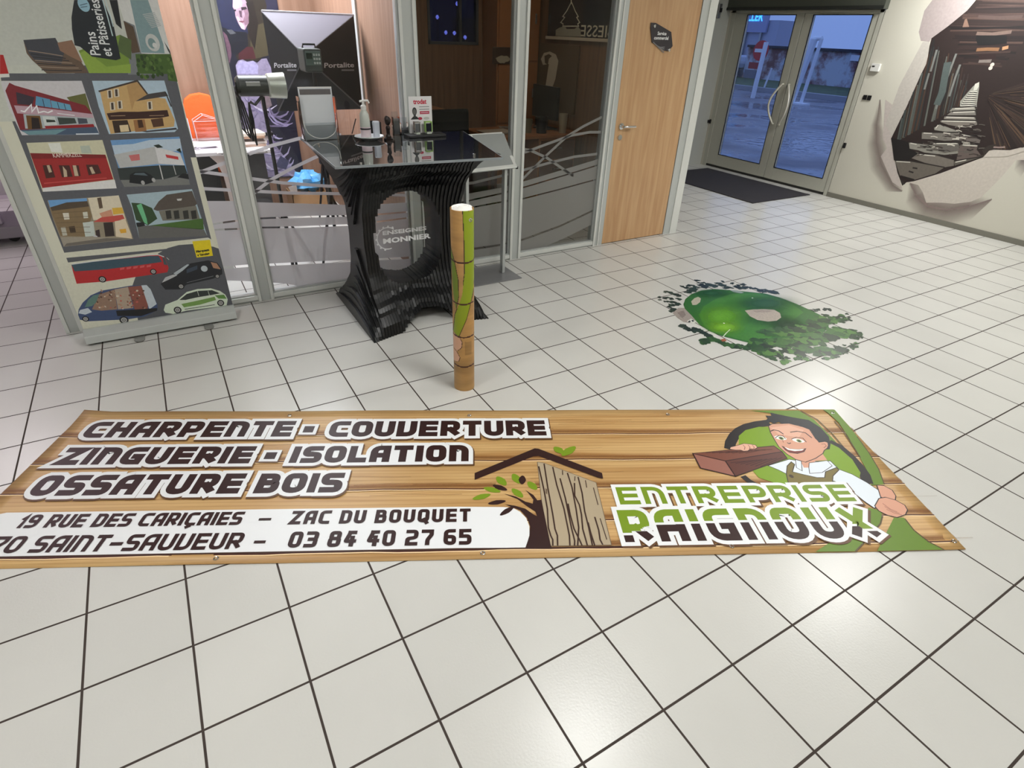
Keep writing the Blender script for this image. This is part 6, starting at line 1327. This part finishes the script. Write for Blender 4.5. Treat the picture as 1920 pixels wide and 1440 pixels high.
# orange chair
YC = 5.5; oc = at_y(377, 215, YC)
oy = thing('orange_chair', 'bright orange rounded chair back behind the white studio table', 'chair', (oc.x, YC, 0))
ORG = mat('orange_fabric', rgb(250, 104, 40), .8, var=.06, scale=90, bump=.3)
P_ = [(at_y(x, y, YC).x, at_y(x, y, YC).z) for x, y in ((352, 232), (343, 200), (345, 186), (356, 177), (374, 174), (392, 178), (404, 190), (411, 208), (415, 236))]
zlow = .62; P_ = P_ + [(P_[-1][0] - .01, zlow), (P_[0][0] + .01, zlow)]
mb = MB(); mb.prism([(a, YC + .03 * math.cos((a - oc.x) * 6) - .03, b) for a, b in P_], (0, .05, 0)); mb.build('backrest', ORG, oy, bevel=.012)
MB().box((oc.x - .2, YC + .04, .40), (oc.x + .2, YC + .10, .47)).build('seat', ORG, oy, bevel=.02)
MB().box((oc.x - .025, YC + .055, .0), (oc.x + .025, YC + .085, .42)).build('column', BLACKP, oy, bevel=.004)
# clear boxes and heaps of paper on the table
bx = at_z(394, 262, TZ)
cb = thing('acrylic_box', 'clear acrylic box with pointed lid on the white studio table', 'box', (bx.x, bx.y, TZ))
mb = MB(); a_, b_, h_ = .11, .07, .17; B8 = [(bx.x - a_, bx.y - b_, TZ + .001), (bx.x + a_, bx.y - b_, TZ + .001), (bx.x + a_, bx.y + b_, TZ + .001), (bx.x - a_, bx.y + b_, TZ + .001)]
mb.add(B8 + [(x, y, TZ + h_) for x, y, z in B8] + [(bx.x - a_ * .2, bx.y - b_, TZ + h_ + .05), (bx.x - a_ * .2, bx.y + b_, TZ + h_ + .05)], [(0, 1, 5, 4), (1, 2, 6, 5), (2, 3, 7, 6), (3, 0, 4, 7), (4, 5, 8), (6, 7, 9), (5, 6, 9, 8), (7, 4, 8, 9)]); mb.build('clear_shell', pane_mat('rosy_clear_plastic', (.92, .86, .86, 1), 2.5), cb)
mb = MB()
for i in range(4): mb.tube([B8[i], (B8[i][0], B8[i][1], TZ + h_)], .0025, 5)
for a, b in ((4, 5), (5, 6), (6, 7), (7, 4), (4, 8), (5, 8), (8, 9), (6, 9), (7, 9)):
    V_ = B8 + [(x, y, TZ + h_) for x, y, z in B8] + [(bx.x - a_ * .2, bx.y - b_, TZ + h_ + .05), (bx.x - a_ * .2, bx.y + b_, TZ + h_ + .05)]; mb.tube([V_[a], V_[b]], .0025, 5)
mb.build('edge', mat('bright_plastic_edge', rgb(236, 206, 206), .3), cb)
c2_ = at_z(363, 264, TZ); c2_.x -= .05; w2 = thing('white_block', 'pale lilac upright box at the left end of the white studio table', 'box', (c2_.x, c2_.y, TZ)); MB().box((c2_.x - .045, c2_.y - .02, TZ + .0005), (c2_.x + .045, c2_.y + .05, TZ + .19)).build('box_body', mat('lilac_card', rgb(206, 204, 222), .5), w2, bevel=.003)
rq = random.Random(8)
def sheetstack(label, px, py, w, d, n, cols, rot0=0, z=TZ, grp=None, th=.004):
    c = at_z(px, py, z); t = thing('paper_stack', label, 'papers', (c.x, c.y, z + .0005), rot0, grp)
    for k in range(n):
        mb = MB(); z0 = z + .0006 + k * (th + .0004); a = rot0 + rq.uniform(-.25, .25); cx, cy = c.x + rq.uniform(-.02, .02), c.y + rq.uniform(-.02, .02); M_ = Matrix.Translation((cx, cy, z0)) @ Matrix.Rotation(a, 4, 'Z')
        mb.box((-w / 2, -d / 2, 0), (w / 2, d / 2, th)); mb.v = [M_ @ v for v in mb.v]; mb.build('sheet', mat('sheet_%d_%d_%d' % cols[k % len(cols)], rgb(*cols[k % len(cols)]), .5, var=.05, scale=18), t)
    return t
sheetstack('heap of bright white sheets on the studio table beside the clear box', 384, 277, .18, .13, 6, [(236, 230, 236), (222, 214, 228), (240, 238, 240)], .3)
sheetstack('loose white sheets at the front edge of the white studio table', 432, 288, .17, .12, 4, [(226, 222, 220), (206, 196, 192), (232, 228, 226)], -.1)
sheetstack('stack of framed grey prints on the right of the white studio table', 478, 287, .18, .12, 4, [(196, 190, 192), (160, 154, 152), (206, 202, 204), (222, 218, 218)], .05, th=.008)
fb = at_z(470, 262, TZ); fo = thing('picture_frame', 'black picture frame lying at the back of the studio table', 'picture frame', (fb.x, fb.y, TZ)); mb = MB(); mb.box((fb.x - .24, fb.y - .10, TZ + .042), (fb.x + .20, fb.y + .12, TZ + .07)); mb.build('frame', BLACKP, fo, bevel=.003); MB().box((fb.x - .22, fb.y - .09, TZ + .0006), (fb.x + .18, fb.y + .11, TZ + .0415)).build('mount_board', mat('pale_mount', rgb(190, 184, 186), .5), fo); MB().box((fb.x - .22, fb.y - .08, TZ + .0703), (fb.x + .18, fb.y + .10, TZ + .073)).build('picture', mat('grey_purple_picture', rgb(104, 98, 112), .4, var=.2, scale=6), fo)
bb = at_z(520, 268, TZ); bkx = thing('magazine_stack', 'stack of tan and white magazines at the right end of the studio table', 'magazines', (X1t - .1, bb.y, TZ))
for k, c_ in enumerate([(176, 150, 132), (222, 214, 206), (70, 54, 46), (196, 160, 134), (226, 216, 200)]):
    mb = MB(); M_ = Matrix.Translation((X1t - .12, bb.y - .02, TZ + .0006 + k * .0225)) @ Matrix.Rotation(.12 * math.sin(k * 2.1), 4, 'Z'); mb.box((-.10, -.13, 0), (.10, .13, .022)); mb.v = [M_ @ v for v in mb.v]; mb.build('magazine', mat('magazine_%d' % k, rgb(*c_), .45), bkx)
# cardboard box with a blue plastic bag
bz = at_z(577, 388, 0)
yb0 = 5.2; xb0 = at_y(545, 350, yb0).x; xb1 = at_y(612, 350, yb0).x
bxz = at_y(575, 362, yb0).z
cbx = thing('cardboard_box', 'brown cardboard box holding a blue plastic bag in the studio', 'box', ((xb0 + xb1) / 2, yb0 + .15, 0))
CARD = mat('brown_cardboard', rgb(168, 130, 92), .8, var=.06)
mb = MB(); t_ = .008
mb.box((xb0, yb0, 0), (xb1, yb0 + t_, bxz)); mb.box((xb0, yb0 + .3, 0), (xb1, yb0 + .3 + t_, bxz)); mb.box((xb0, yb0, 0), (xb0 + t_, yb0 + .3, bxz)); mb.box((xb1 - t_, yb0, 0), (xb1, yb0 + .3, bxz)); mb.box((xb0, yb0, 0), (xb1, yb0 + .3, t_)); mb.build('box_shell', CARD, cbx)
MB().prism([(xb0 - .0, yb0 - .002, bxz), (xb0 - .035, yb0 - .06, bxz + .09), (xb0 + .05, yb0 - .05, bxz + .10), (xb0 + .06, yb0 - .002, bxz)], (0, .004, 0)).build('box_flap', mat('pale_flap', rgb(214, 204, 200), .7), cbx)
mb = MB(); mb.blob(((xb0 + xb1) / 2 + .02, yb0 + .14, bxz + .085), (.16, .11, .10), 5, .5, 22, 3.2); bag = mb.build('blue_bag', mat('blue_plastic_film', rgb(58, 150, 222), .2, var=.25, scale=9, spec=.8, ramp=rgb(130, 200, 246)), None, smooth=True)
tag(bag, 'crumpled bright blue plastic bag on top of the brown cardboard box', 'bag')
# dark tripod in front of the box
YT = 4.92; tx = at_y(606, 310, YT).x
tp = thing('camera_tripod', 'black folded camera tripod standing behind the left of the counter', 'tripod', (tx, YT, 0))
zt2 = at_y(605, 297, YT).z
MB().box((tx - .03, YT - .03, zt2 - .05), (tx + .03, YT + .03, zt2)).build('tripod_head', BLACKP, tp, bevel=.006)
for dx, dy in ((-.12, -.04), (.06, -.09), (.03, .12)): MB().tube([(tx, YT, zt2 - .04), (tx + dx, YT + dy, .008)], .014, 8, .009).build('leg', BLACKP, tp, smooth=True)
# aluminium post and panel joints of the divider
t7 = structure(empty('trim_7', (.70, 4.1, 0))); MB().box((.685, 4.08, 0), (.70, 4.16, 2.8)).build('post', ALU, t7)
# small white monitor box glimpsed at the low left
mb = MB(); q = at_z(425, 548, .02); bxx = thing('foam_board', 'white board leaning low behind the frosted film of the left pane', 'board', (-.75, 3.6, 0)); MB().prism([(-1.1, 3.75, .001), (-.62, 3.62, .001), (-.62, 3.70, .42), (-1.1, 3.83, .42)], (0, .01, 0)).build('board', WHITEP, bxx)

# ---------------------------------------------------------------- side room left of the partition
mp = at_z(0, 470, .0)
mc = thing('trolley', 'pale lilac-white machine trolley in the side room at the far left', 'machine', (-2.5, 5.4, 0))
LW = mat('lilac_white_enamel', rgb(206, 196, 208), .4, var=.03)
MB().box((-3.1, 5.15, .42), (-2.08, 5.75, .62)).build('housing', LW, mc, bevel=.02)
MB().box((-3.1, 5.2, .86), (-2.12, 5.7, 1.0)).build('upper_tray', LW, mc, bevel=.01)
MB().box((-3.1, 5.16, .06), (-2.06, 5.74, .16)).build('lower_shelf', mat('grey_enamel', rgb(150, 144, 152), .4), mc, bevel=.01)
for x in (-3.0, -2.28): MB().box((x - .03, 5.25, .16), (x + .05, 5.33, .42)).build('leg', LW, mc, bevel=.008)
for x in (-2.95, -2.2): MB().lathe([(.045, -.02), (.045, .02)], 18, (x, 5.3, .046), 'y').build('castor', BLACKP, mc, smooth=True)
MB().box((-2.45, 5.145, .46), (-2.2, 5.152, .54)).build('recess', mat('grey_recess', rgb(120, 112, 118), .5), mc)
# ================================================================ DARK OFFICE BEHIND THE RIGHT PANES
SX = 3.41
OAK = mat('oak_desk', rgb(150, 96, 54), .5, var=.08, scale=3, stretch=(1, 8, 8)); OAKD = mat('dark_oak', rgb(84, 52, 32), .5, var=.08)
def SQ(px, py, X=SX): q = at_x(px, py, X); return (q.y, q.z)
# front desk along the side wall with papers, monitor and plants
dk = thing('office_desk', 'brown wooden office desk behind the frosted right panes', 'desk', (2.9, 4.8, 0))
MB().box((2.20, 4.55, .715), (3.38, 5.30, .745)).build('desk_top', OAK, dk, bevel=.003)
MB().box((2.24, 4.60, 0), (2.27, 5.25, .715)).build('side_panel', OAKD, dk); MB().box((2.80, 4.60, 0), (3.30, 5.2, .715)).build('pedestal', OAK, dk, bevel=.003)
for k in range(3): 
    d = MB().box((2.82, 4.585, .04 + .22 * k), (3.28, 4.60, .24 + .22 * k)).build('drawer', OAKD, dk, bevel=.002); MB().box((3.0, 4.575, .15 + .22 * k), (3.1, 4.585, .165 + .22 * k)).build('drawer_handle', STEEL, d)
dk2 = thing('long_table', 'brown work table at the rear of the dark office', 'table', (1.5, 5.5, 0))
MB().box((.95, 5.20, .93), (1.95, 5.95, .96)).build('table_top', OAK, dk2, bevel=.003)
for x, y in ((1.0, 5.25), (1.88, 5.25), (1.0, 5.9), (1.88, 5.9)): MB().box((x - .02, y - .02, 0), (x + .02, y + .02, .93)).build('leg', OAKD, dk2)
nd = [(150, 138, 124), (120, 108, 96), (176, 164, 150)]
def low(label, x, y, w, d, n, z, a=0.0, cols=nd):
    t = thing('paper_stack', label, 'papers', (x, y, z), a)
    for k in range(n):
        M_ = Matrix.Translation((x + .03 * math.sin(k * 2), y + .02 * math.cos(k * 3), z + .0006 + k * .0045)) @ Matrix.Rotation(a + .3 * math.sin(k * 1.7), 4, 'Z'); mb = MB(); mb.box((-w / 2, -d / 2, 0), (w / 2, d / 2, .004)); mb.v = [M_ @ v for v in mb.v]; mb.build('sheet', mat('sheet_%d_%d_%d' % cols[k % len(cols)], rgb(*cols[k % len(cols)]), .5, var=.05, scale=18), t)
low('papers spread on the rear table of the dark office', 1.45, 5.55, .50, .34, 3, .9605, .3)
low('open plans on the brown desk behind the display stand', 2.44, 4.90, .36, .26, 3, .7455, .1)
low('grey papers at the back of the brown desk left of the monitor', 2.74, 5.17, .22, .16, 2, .7455, -.4)
# low table just behind the pane with plans
lt = thing('plan_table', 'low table with open plans behind the centre right pane', 'table', (1.5, 3.9, 0))
MB().box((.95, 3.62, .70), (2.0, 4.25, .73)).build('table_top', OAKD, lt, bevel=.003)
for x, y in ((1.0, 3.68), (1.95, 3.68), (1.0, 4.2), (1.95, 4.2)): MB().box((x - .02, y - .02, 0), (x + .02, y + .02, .70)).build('leg', OAKD, lt)
pq = at_z(860, 240, .73)
low('large unfolded plan on the low table behind the counter', 1.45, 3.98, .62, .40, 3, .7305, .15, [(140, 128, 118), (96, 76, 66), (168, 156, 146)])
# office chair
cx_, cy_ = 1.92, 5.05
oc_ = thing('office_chair', 'black swivel office chair in the dark office', 'office chair', (cx_, cy_, 0))
MB().box((cx_ - .23, cy_ - .02, .56), (cx_ + .23, cy_ + .04, .98)).build('backrest', mat('black_mesh_fabric', rgb(9, 9, 10), .95, spec=.1), oc_, bevel=.03); MB().box((cx_ - .24, cy_ - .44, .45), (cx_ + .24, cy_ + .02, .52)).build('seat', mat('black_mesh_fabric', rgb(9, 9, 10), .95, spec=.1), oc_, bevel=.03)
MB().tube([(cx_, cy_ - .2, .08), (cx_, cy_ - .2, .45)], .025, 10).build('gas_column', mat('black_mesh_fabric', rgb(9, 9, 10), .95, spec=.1), oc_, smooth=True)
for k in range(5): a = 2 * math.pi * k / 5; MB().tube([(cx_, cy_ - .2, .10), (cx_ + .28 * math.cos(a), cy_ - .2 + .28 * math.sin(a), .045)], .018, 8, .012).build('base_arm', mat('black_mesh_fabric', rgb(9, 9, 10), .95, spec=.1), oc_, smooth=True)
# wood wall cabinets against the back wall, with a small picture
wc = thing('wood_cabinet', 'tall brown wooden cabinet beyond the centre right pane', 'cabinet', (2.95, 5.75, 0))
MB().box((2.80, 5.62, 0), (3.38, 5.98, 2.3)).build('carcass', OAK, wc, bevel=.003)
for z0, z1 in ((.02, .72), (.74, 1.40), (1.42, 2.28)): d = MB().box((2.82, 5.60, z0), (3.36, 5.62, z1)).build('cabinet_door', OAK, wc, bevel=.003); MB().box((3.30, 5.585, (z0 + z1) / 2 - .05), (3.315, 5.60, (z0 + z1) / 2 + .05)).build('door_handle', STEEL, d)
fy = at_y(918, 92, 5.6); fp = thing('framed_photo', 'small dark framed photo of pale shapes on the brown cabinet', 'picture', (fy.x, 5.595, fy.z))
pf0, pf1 = at_y(924, 88, 5.595), at_y(962, 120, 5.595)
MB().box((pf0.x, 5.585, pf1.z), (pf1.x, 5.5985, pf0.z)).build('frame', mat('dark_photo', rgb(60, 40, 28), .4), fp, bevel=.002); MB().blob(((pf0.x + pf1.x) / 2, 5.584, pf1.z + .05), (.09, .004, .035), 2, .5, 14, 3).build('pale_shape', mat('pale_shape', rgb(170, 160, 140), .5), fp)
# large framed picture leaning on the side wall
def quadx(pts, X, dx=-.012): return [(X, *SQ(a, b, X)) for a, b in pts]
pic = thing('leaning_picture', 'large brown picture of a pale silhouette on the right office wall', 'picture', (SX, 5.1, 1.2))
y1_, z1_ = SQ(1002, 80); y0_, z0_ = SQ(1078, 215)
MB().box((SX - .02, y0_, z0_), (SX, y1_, z1_)).build('canvas', mat('brown_canvas', rgb(92, 70, 46), .7, var=.12), pic, bevel=.003)
A = Art(lambda y, z, h: Vector((SX - .0205 - h, y, z)), lift=8e-5)
K10 = crop(970, 0, 5.333)
def XP(pts, col): A.poly([SQ(*p) for p in K10(pts)], col)
XP([(250, 590), (280, 530), (340, 515), (400, 545), (425, 610), (410, 700), (395, 790), (370, 860), (330, 940), (270, 990), (240, 960), (290, 900), (305, 800), (320, 700), (330, 640), (270, 650)], rgb(206, 196, 176)); XP([(285, 560), (330, 540), (360, 560), (330, 590), (320, 650), (290, 630)], rgb(90, 72, 52))
A.build('silhouette_print', print_mat('canvas_print', .6), pic)
# interior window in the side wall with stickers
wi = structure(empty('window_6', (SX, 4.6, 1.6)))
ya, za = SQ(1040, 68); yb_2, zb2 = SQ(1152, 72)
ztop = 2.3; ylo = SQ(1160, 70)[0] - .1
mb = MB(); mb.box((SX - .03, ylo, za - .03), (SX, ya + .15, za)); mb.box((SX - .02, ylo, ztop), (SX, ya + .15, ztop + .04)); mb.build('window_ledge', mat('pale_ledge', rgb(190, 178, 160), .5), wi)
MB().box((SX - .008, ylo, za), (SX - .004, ya + .15, ztop)).build('window_glass', mat('dark_reflecting_glass', rgb(26, 22, 30), .12, var=.1), wi)
tr_ = thing('tree_sticker', 'white outline Christmas tree sticker on the dark office window', 'sticker', (SX, ya, za))
A = Art(lambda y, z, h: Vector((SX - .0085 - h, y, z)), lift=8e-5)
XW = lambda pts: [SQ(*p) for p in K10(pts)]
WS = rgb(196, 190, 172)
A.ribbon(XW([(545, 25), (500, 110), (460, 165), (480, 175), (440, 225), (465, 240), (460, 262), (620, 262), (610, 240), (630, 225), (600, 175), (615, 165), (585, 110), (550, 25)]), .012, WS); A.poly(XW([(390, 300), (430, 275), (480, 262), (500, 290), (580, 290), (610, 262), (640, 300), (640, 368), (388, 358)]), rgb(150, 146, 132)); A.ribbon(XW([(545, -10), (545, 40)]), .02, WS)
A.build('sticker_print', print_mat('sticker_white', .6), tr_)
ls = thing('lettering_sticker', 'mirrored BIESSE letters on the dark office window by the tree sticker', 'lettering', (SX, yb_2, za))
A = Art(lambda y, z, h: Vector((SX - .0085 - h, y, z)), lift=8e-5)
o1 = SQ(1089, 69.5); o2 = SQ(1152, 70.5)
# read from behind the glass: the word runs right to left
wl_ = abs(o2[0] - o1[0]); zb0 = za + .012
P_ = font_polys('BIESSE', .15, .001); XX = [q[0] for t in P_ for q in t]; sx_ = wl_ / (max(XX) - min(XX))
l = A.rect(o2[0], zb0, o1[0], zb0 + .15, WS); A.items.pop()
for t in P_: A.items.append(([(o2[0] + (a - min(XX)) * sx_, zb0 + b) for a, b in t], [WS] * len(t), l))
A.build('letters', print_mat('sticker_white', .6), ls)
# monitor, dark plant pot heap and lamp on the desk
mx_, my_ = 3.12, 5.0
mo = thing('monitor', 'dark computer monitor on the brown office desk', 'monitor', (mx_, my_, .745))
MB().box((mx_ - .02, my_ - .26, .86), (mx_ + .02, my_ + .26, 1.20)).build('screen', BLACKP, mo, bevel=.006); MB().box((mx_ - .02, my_ - .03, .76), (mx_ + .03, my_ + .03, .87)).build('neck', BLACKP, mo); MB().box((mx_ - .09, my_ - .12, .746), (mx_ + .11, my_ + .12, .76)).build('foot', BLACKP, mo, bevel=.004)
for k, (x, y, rr, c_, lab) in enumerate(((2.76, 4.80, .06, (120, 112, 84), 'olive desk pot on the brown desk nearest the frosted film'), (2.90, 4.72, .07, (30, 28, 30), 'black desk pot on the brown desk in front of the monitor'), (3.15, 4.66, .05, (160, 146, 122), 'pale narrow pot at the right end of the brown desk'))):
    t = thing('desk_pot', lab, 'pot', (x, y, .7455)); MB().lathe([(rr * .8, 0), (rr, .14 + .03 * k), (rr * .9, .14 + .03 * k), (rr * .75, .01)], 18, (x, y, .746)).build('pot_body', mat('pot_%d' % k, rgb(*c_), .5), t, smooth=True)
# ================================================================ OUTSIDE, SEEN THROUGH THE ENTRANCE
def wet():
    m = bpy.data.materials.new('wet_asphalt'); m.use_nodes = True; n = m.node_tree; b = n.nodes['Principled BSDF']
    tc = n.nodes.new('ShaderNodeTexCoord'); no = n.nodes.new('ShaderNodeTexNoise'); no.inputs['Scale'].default_value = .55; no.inputs['Detail'].default_value = 7
    r = n.nodes.new('ShaderNodeValToRGB'); r.color_ramp.elements[0].color = rgb(78, 80, 88); r.color_ramp.elements[1].color = rgb(128, 126, 136)
    q = n.nodes.new('ShaderNodeMapRange'); q.inputs[1].default_value = .42; q.inputs[2].default_value = .6; q.inputs[3].default_value = .08; q.inputs[4].default_value = .6
    L = n.links.new; L(tc.outputs['Object'], no.inputs['Vector']); L(no.outputs['Fac'], r.inputs[0]); L(no.outputs['Fac'], q.inputs[0]); L(r.outputs[0], b.inputs['Base Color']); L(q.outputs[0], b.inputs['Roughness'])
    n3 = n.nodes.new('ShaderNodeTexNoise'); n3.inputs['Scale'].default_value = 4; bp = n.nodes.new('ShaderNodeBump'); bp.inputs['Strength'].default_value = .35; bp.inputs['Distance'].default_value = .05; L(tc.outputs['Object'], n3.inputs['Vector']); L(n3.outputs['Fac'], bp.inputs['Height']); L(bp.outputs[0], b.inputs['Normal'])
    return m
structure(MB().box((6.72, -30, -.12), (90, 90, -.02)).build('ground_outside', wet()))
# kerb with grass verge
kp = [at_z(1345, 176, 0), at_z(1380, 180, 0), at_z(1440, 187, 0), at_z(1600, 184, 0)]
D_ = Vector((.20, .98, 0)).normalized()
VX = 20.5
vg = MB(); vg.box((VX, 6, -.02), (VX + 5, 60, .10)); structure(vg.build('grass_verge', mat('verge_grass', rgb(78, 98, 62), .9, var=.3, scale=3, ramp=rgb(56, 66, 48))))
structure(MB().box((VX - .25, 6, -.02), (VX, 60, .14)).build('kerb', mat('concrete_kerb', rgb(150, 152, 158), .8)))
# render-and-stone boundary wall
def stone():
    m = bpy.data.materials.new('patchy_stone_wall'); m.use_nodes = True; n = m.node_tree; b = n.nodes['Principled BSDF']; L = n.links.new
    tc = n.nodes.new('ShaderNodeTexCoord'); v = n.nodes.new('ShaderNodeTexNoise'); v.inputs['Scale'].default_value = .9; v.inputs['Detail'].default_value = 5; v.inputs['Roughness'].default_value = .65
    r = n.nodes.new('ShaderNodeValToRGB'); e = r.color_ramp.elements; e[0].position = .42; e[0].color = rgb(120, 84, 84); e[1].position = .56; e[1].color = rgb(190, 196, 206); x = e.new(.48); x.color = rgb(156, 138, 142)
    L(tc.outputs['Object'], v.inputs['Vector']); L(v.outputs['Fac'], r.inputs[0]); L(r.outputs[0], b.inputs['Base Color']); b.inputs['Roughness'].default_value = .85; return m
WXo = 25.5
bw = thing('boundary_wall', 'patchy white and reddish rendered wall across the wet car park', 'wall', (WXo, 20, 0))
MB().box((WXo, 11, .1), (WXo + .3, 21.2, 1.42)).build('wall_body', stone(), bw); MB().box((WXo - .1, 11, 1.42), (WXo + .4, 21.2, 1.52)).build('coping', mat('dark_coping', rgb(50, 52, 66), .7), bw)
q0, q1 = at_x(1598, 103, WXo), at_x(1628, 116, WXo)
MB().box((WXo - .06, min(q0.y, q1.y), q1.z), (WXo - .01, max(q0.y, q1.y), q0.z)).build('white_panel', mat('white_board', rgb(214, 220, 232), .6), bw)
pw = thing('pale_building', 'long pale blue-grey building beyond the car park on the left', 'building', (28, 32, 0))
MB().box((27.5, 21.3, 0), (30, 60, 2.6)).build('building_wall', mat('pale_render', rgb(168, 172, 190), .8, var=.05), pw); MB().box((27.45, 21.3, .1), (27.5, 60, .75)).build('grey_plinth', mat('grey_plinth', rgb(120, 122, 128), .8), pw)
pw2 = thing('white_van', 'white rounded parked van by the pale building', 'van', (25.6, 22.0, 0))
MB().box((24.9, 21.2, .45), (26.6, 24.4, 1.05)).build('van_body', mat('white_van_paint', rgb(200, 208, 224), .3), pw2, bevel=.25)
for y in (21.8, 23.8): MB().lathe([(.3, -.1), (.3, .1)], 18, (24.95, y, .40), 'x').build('wheel', BLACKP, pw2, smooth=True)
# white barrier frame near the door
gb = at_z(1498, 196, -.02); WHM = mat('white_painted_steel', rgb(226, 230, 236), .4)
X_ = gb.x; bar = thing('height_barrier', 'tall white steel barrier frame seen through the right glass door', 'barrier', (gb.x, gb.y, -.02))
tp1, tp2 = at_x(1541, 72, X_), at_x(1527, 75, X_)
s0 = at_x(1470, 210, X_ - .8)
def vt(px0, py0, px1, py1, X, r, nm):
    a, b = at_x(px0, py0, X), at_x(px1, py1, X); return MB().tube([a, b], r, 8).build(nm, WHM, bar, smooth=True)
vt(1541, 72, 1502, 192, X_, .055, 'slim_post'); vt(1527, 73, 1480, 200, X_ - .02, .11, 'main_post'); vt(1524, 72, 1541, 72, X_, .06, 'top_bar')
MB().box((gb.x - .22, gb.y - .25, -.02), (gb.x + .22, gb.y + .25, .03)).build('base_plate', WHM, bar)
# thin white posts seen through the left leaf and the red road sign
def outpost(label, px0, py0, px1, py1, r, nm='white_post', grp=None):
    b = at_z(px1, py1, -.02); t = thing(nm, label, 'post', tuple(b)); a = at_x(px0, py0, b.x); h = a.z; MB().tube([(b.x, b.y, -.02), (b.x, (a.y + b.y) / 2, h / 2), (b.x, a.y, h)], r, 8).build('post_tube', WHM, t, smooth=True); return b
b_ = outpost('white post standing before the red road sign', 1437, 79, 1411, 184, .075)
outpost('thin pale post right of the white post through the left door', 1447, 128, 1430, 172, .035)
sp_ = at_x(1428, 95, 20.0); rs = thing('road_sign', 'round red no entry road sign across the car park', 'road sign', (20.0, sp_.y, 0))
w_ = .34
MB().box((19.99, sp_.y - w_ * .0 - .02, -.02), (20.03, sp_.y + .02, sp_.z + .1)).build('sign_post', STEEL, rs)
MB().lathe([(w_, 0), (w_, .03)], 28, (19.94, sp_.y, sp_.z), 'x').build('red_disc', mat('red_sign', rgb(190, 44, 52), .5), rs)
MB().box((19.925, sp_.y - .26, sp_.z - .06), (19.94, sp_.y + .26, sp_.z + .06)).build('white_bar', WHITEP, rs)
MB().box((19.95, sp_.y - .05, sp_.z - .62), (19.99, sp_.y + .42, sp_.z - .40)).build('lower_plate', mat('dark_red_plate', rgb(150, 46, 50), .5), rs)
MB().box((19.95, sp_.y + .0, sp_.z - .95), (19.99, sp_.y + .55, sp_.z - .66)).build('black_white_plate', mat('grey_plate', rgb(110, 112, 120), .5), rs)
# lit blue shop letters on the pale building
lq = at_x(1418, 34, 27.3); lt_ = thing('shop_sign', 'glowing blue LER letters at the top left of the glass door view', 'sign', (27.3, lq.y, lq.z))
P_ = font_polys('LLER', 1.0, .02); XX = [q[0] for t in P_ for q in t]
ya_, yb3 = at_x(1402, 38, 27.3).y, at_x(1430, 38, 27.3).y; zz_ = at_x(1402, 39, 27.3).z; vs = []; fs = []
for t in P_:
    fs.append(tuple(range(len(vs), len(vs) + len(t)))); vs += [(27.3, ya_ + (a - min(XX)) / (max(XX) - min(XX)) * (yb3 - ya_), zz_ + b * .55) for a, b in t]
mb = MB(); mb.add(vs, fs); mb.build('letters', mat('lit_blue_letters', rgb(90, 180, 250), .5, emit=rgb(60, 160, 255), es=2.2), lt_, recalc=False)
[MB().box((27.36, y_ - .05, 0), (27.42, y_ + .05, zz_)).build('support_post', STEEL, lt_) for y_ in (yb3, ya_)]
MB().box((27.33, yb3 - .3, zz_ - .5), (27.44, ya_ + .3, zz_ + .6)).build('backing_board', mat('sign_board', rgb(150, 156, 190), .7), lt_)
SLN = ['highest of the distant street lights through the dark office window', 'far left distant street light through the dark office window', 'lower left of the row of three distant street lights', 'middle of the low row of three distant street lights', 'rightmost of the low row of three distant street lights']
# street lamps far off, seen through the office window
for k, (px, py) in enumerate(((857, 7), (820, 32), (836, 61), (852, 62), (872, 70))):
    q = at_y(px, py, 16.0); t = thing('street_lamp', SLN[k], 'street light', (q.x, 16.0, 0), 0, 'distant street lights'); MB().lathe([(.015, -.05), (.05, 0), (.02, .05)], 12, (q.x, 16.0, q.z)).build('lamp_head', mat('street_light', rgb(255, 255, 250), .5, emit=(1, .98, .9, 1), es=60), t, smooth=True); MB().tube([(q.x, 16.0, 0), (q.x, 16.0, q.z - .05)], .02, 6).build('lamp_post', BLACKP, t)
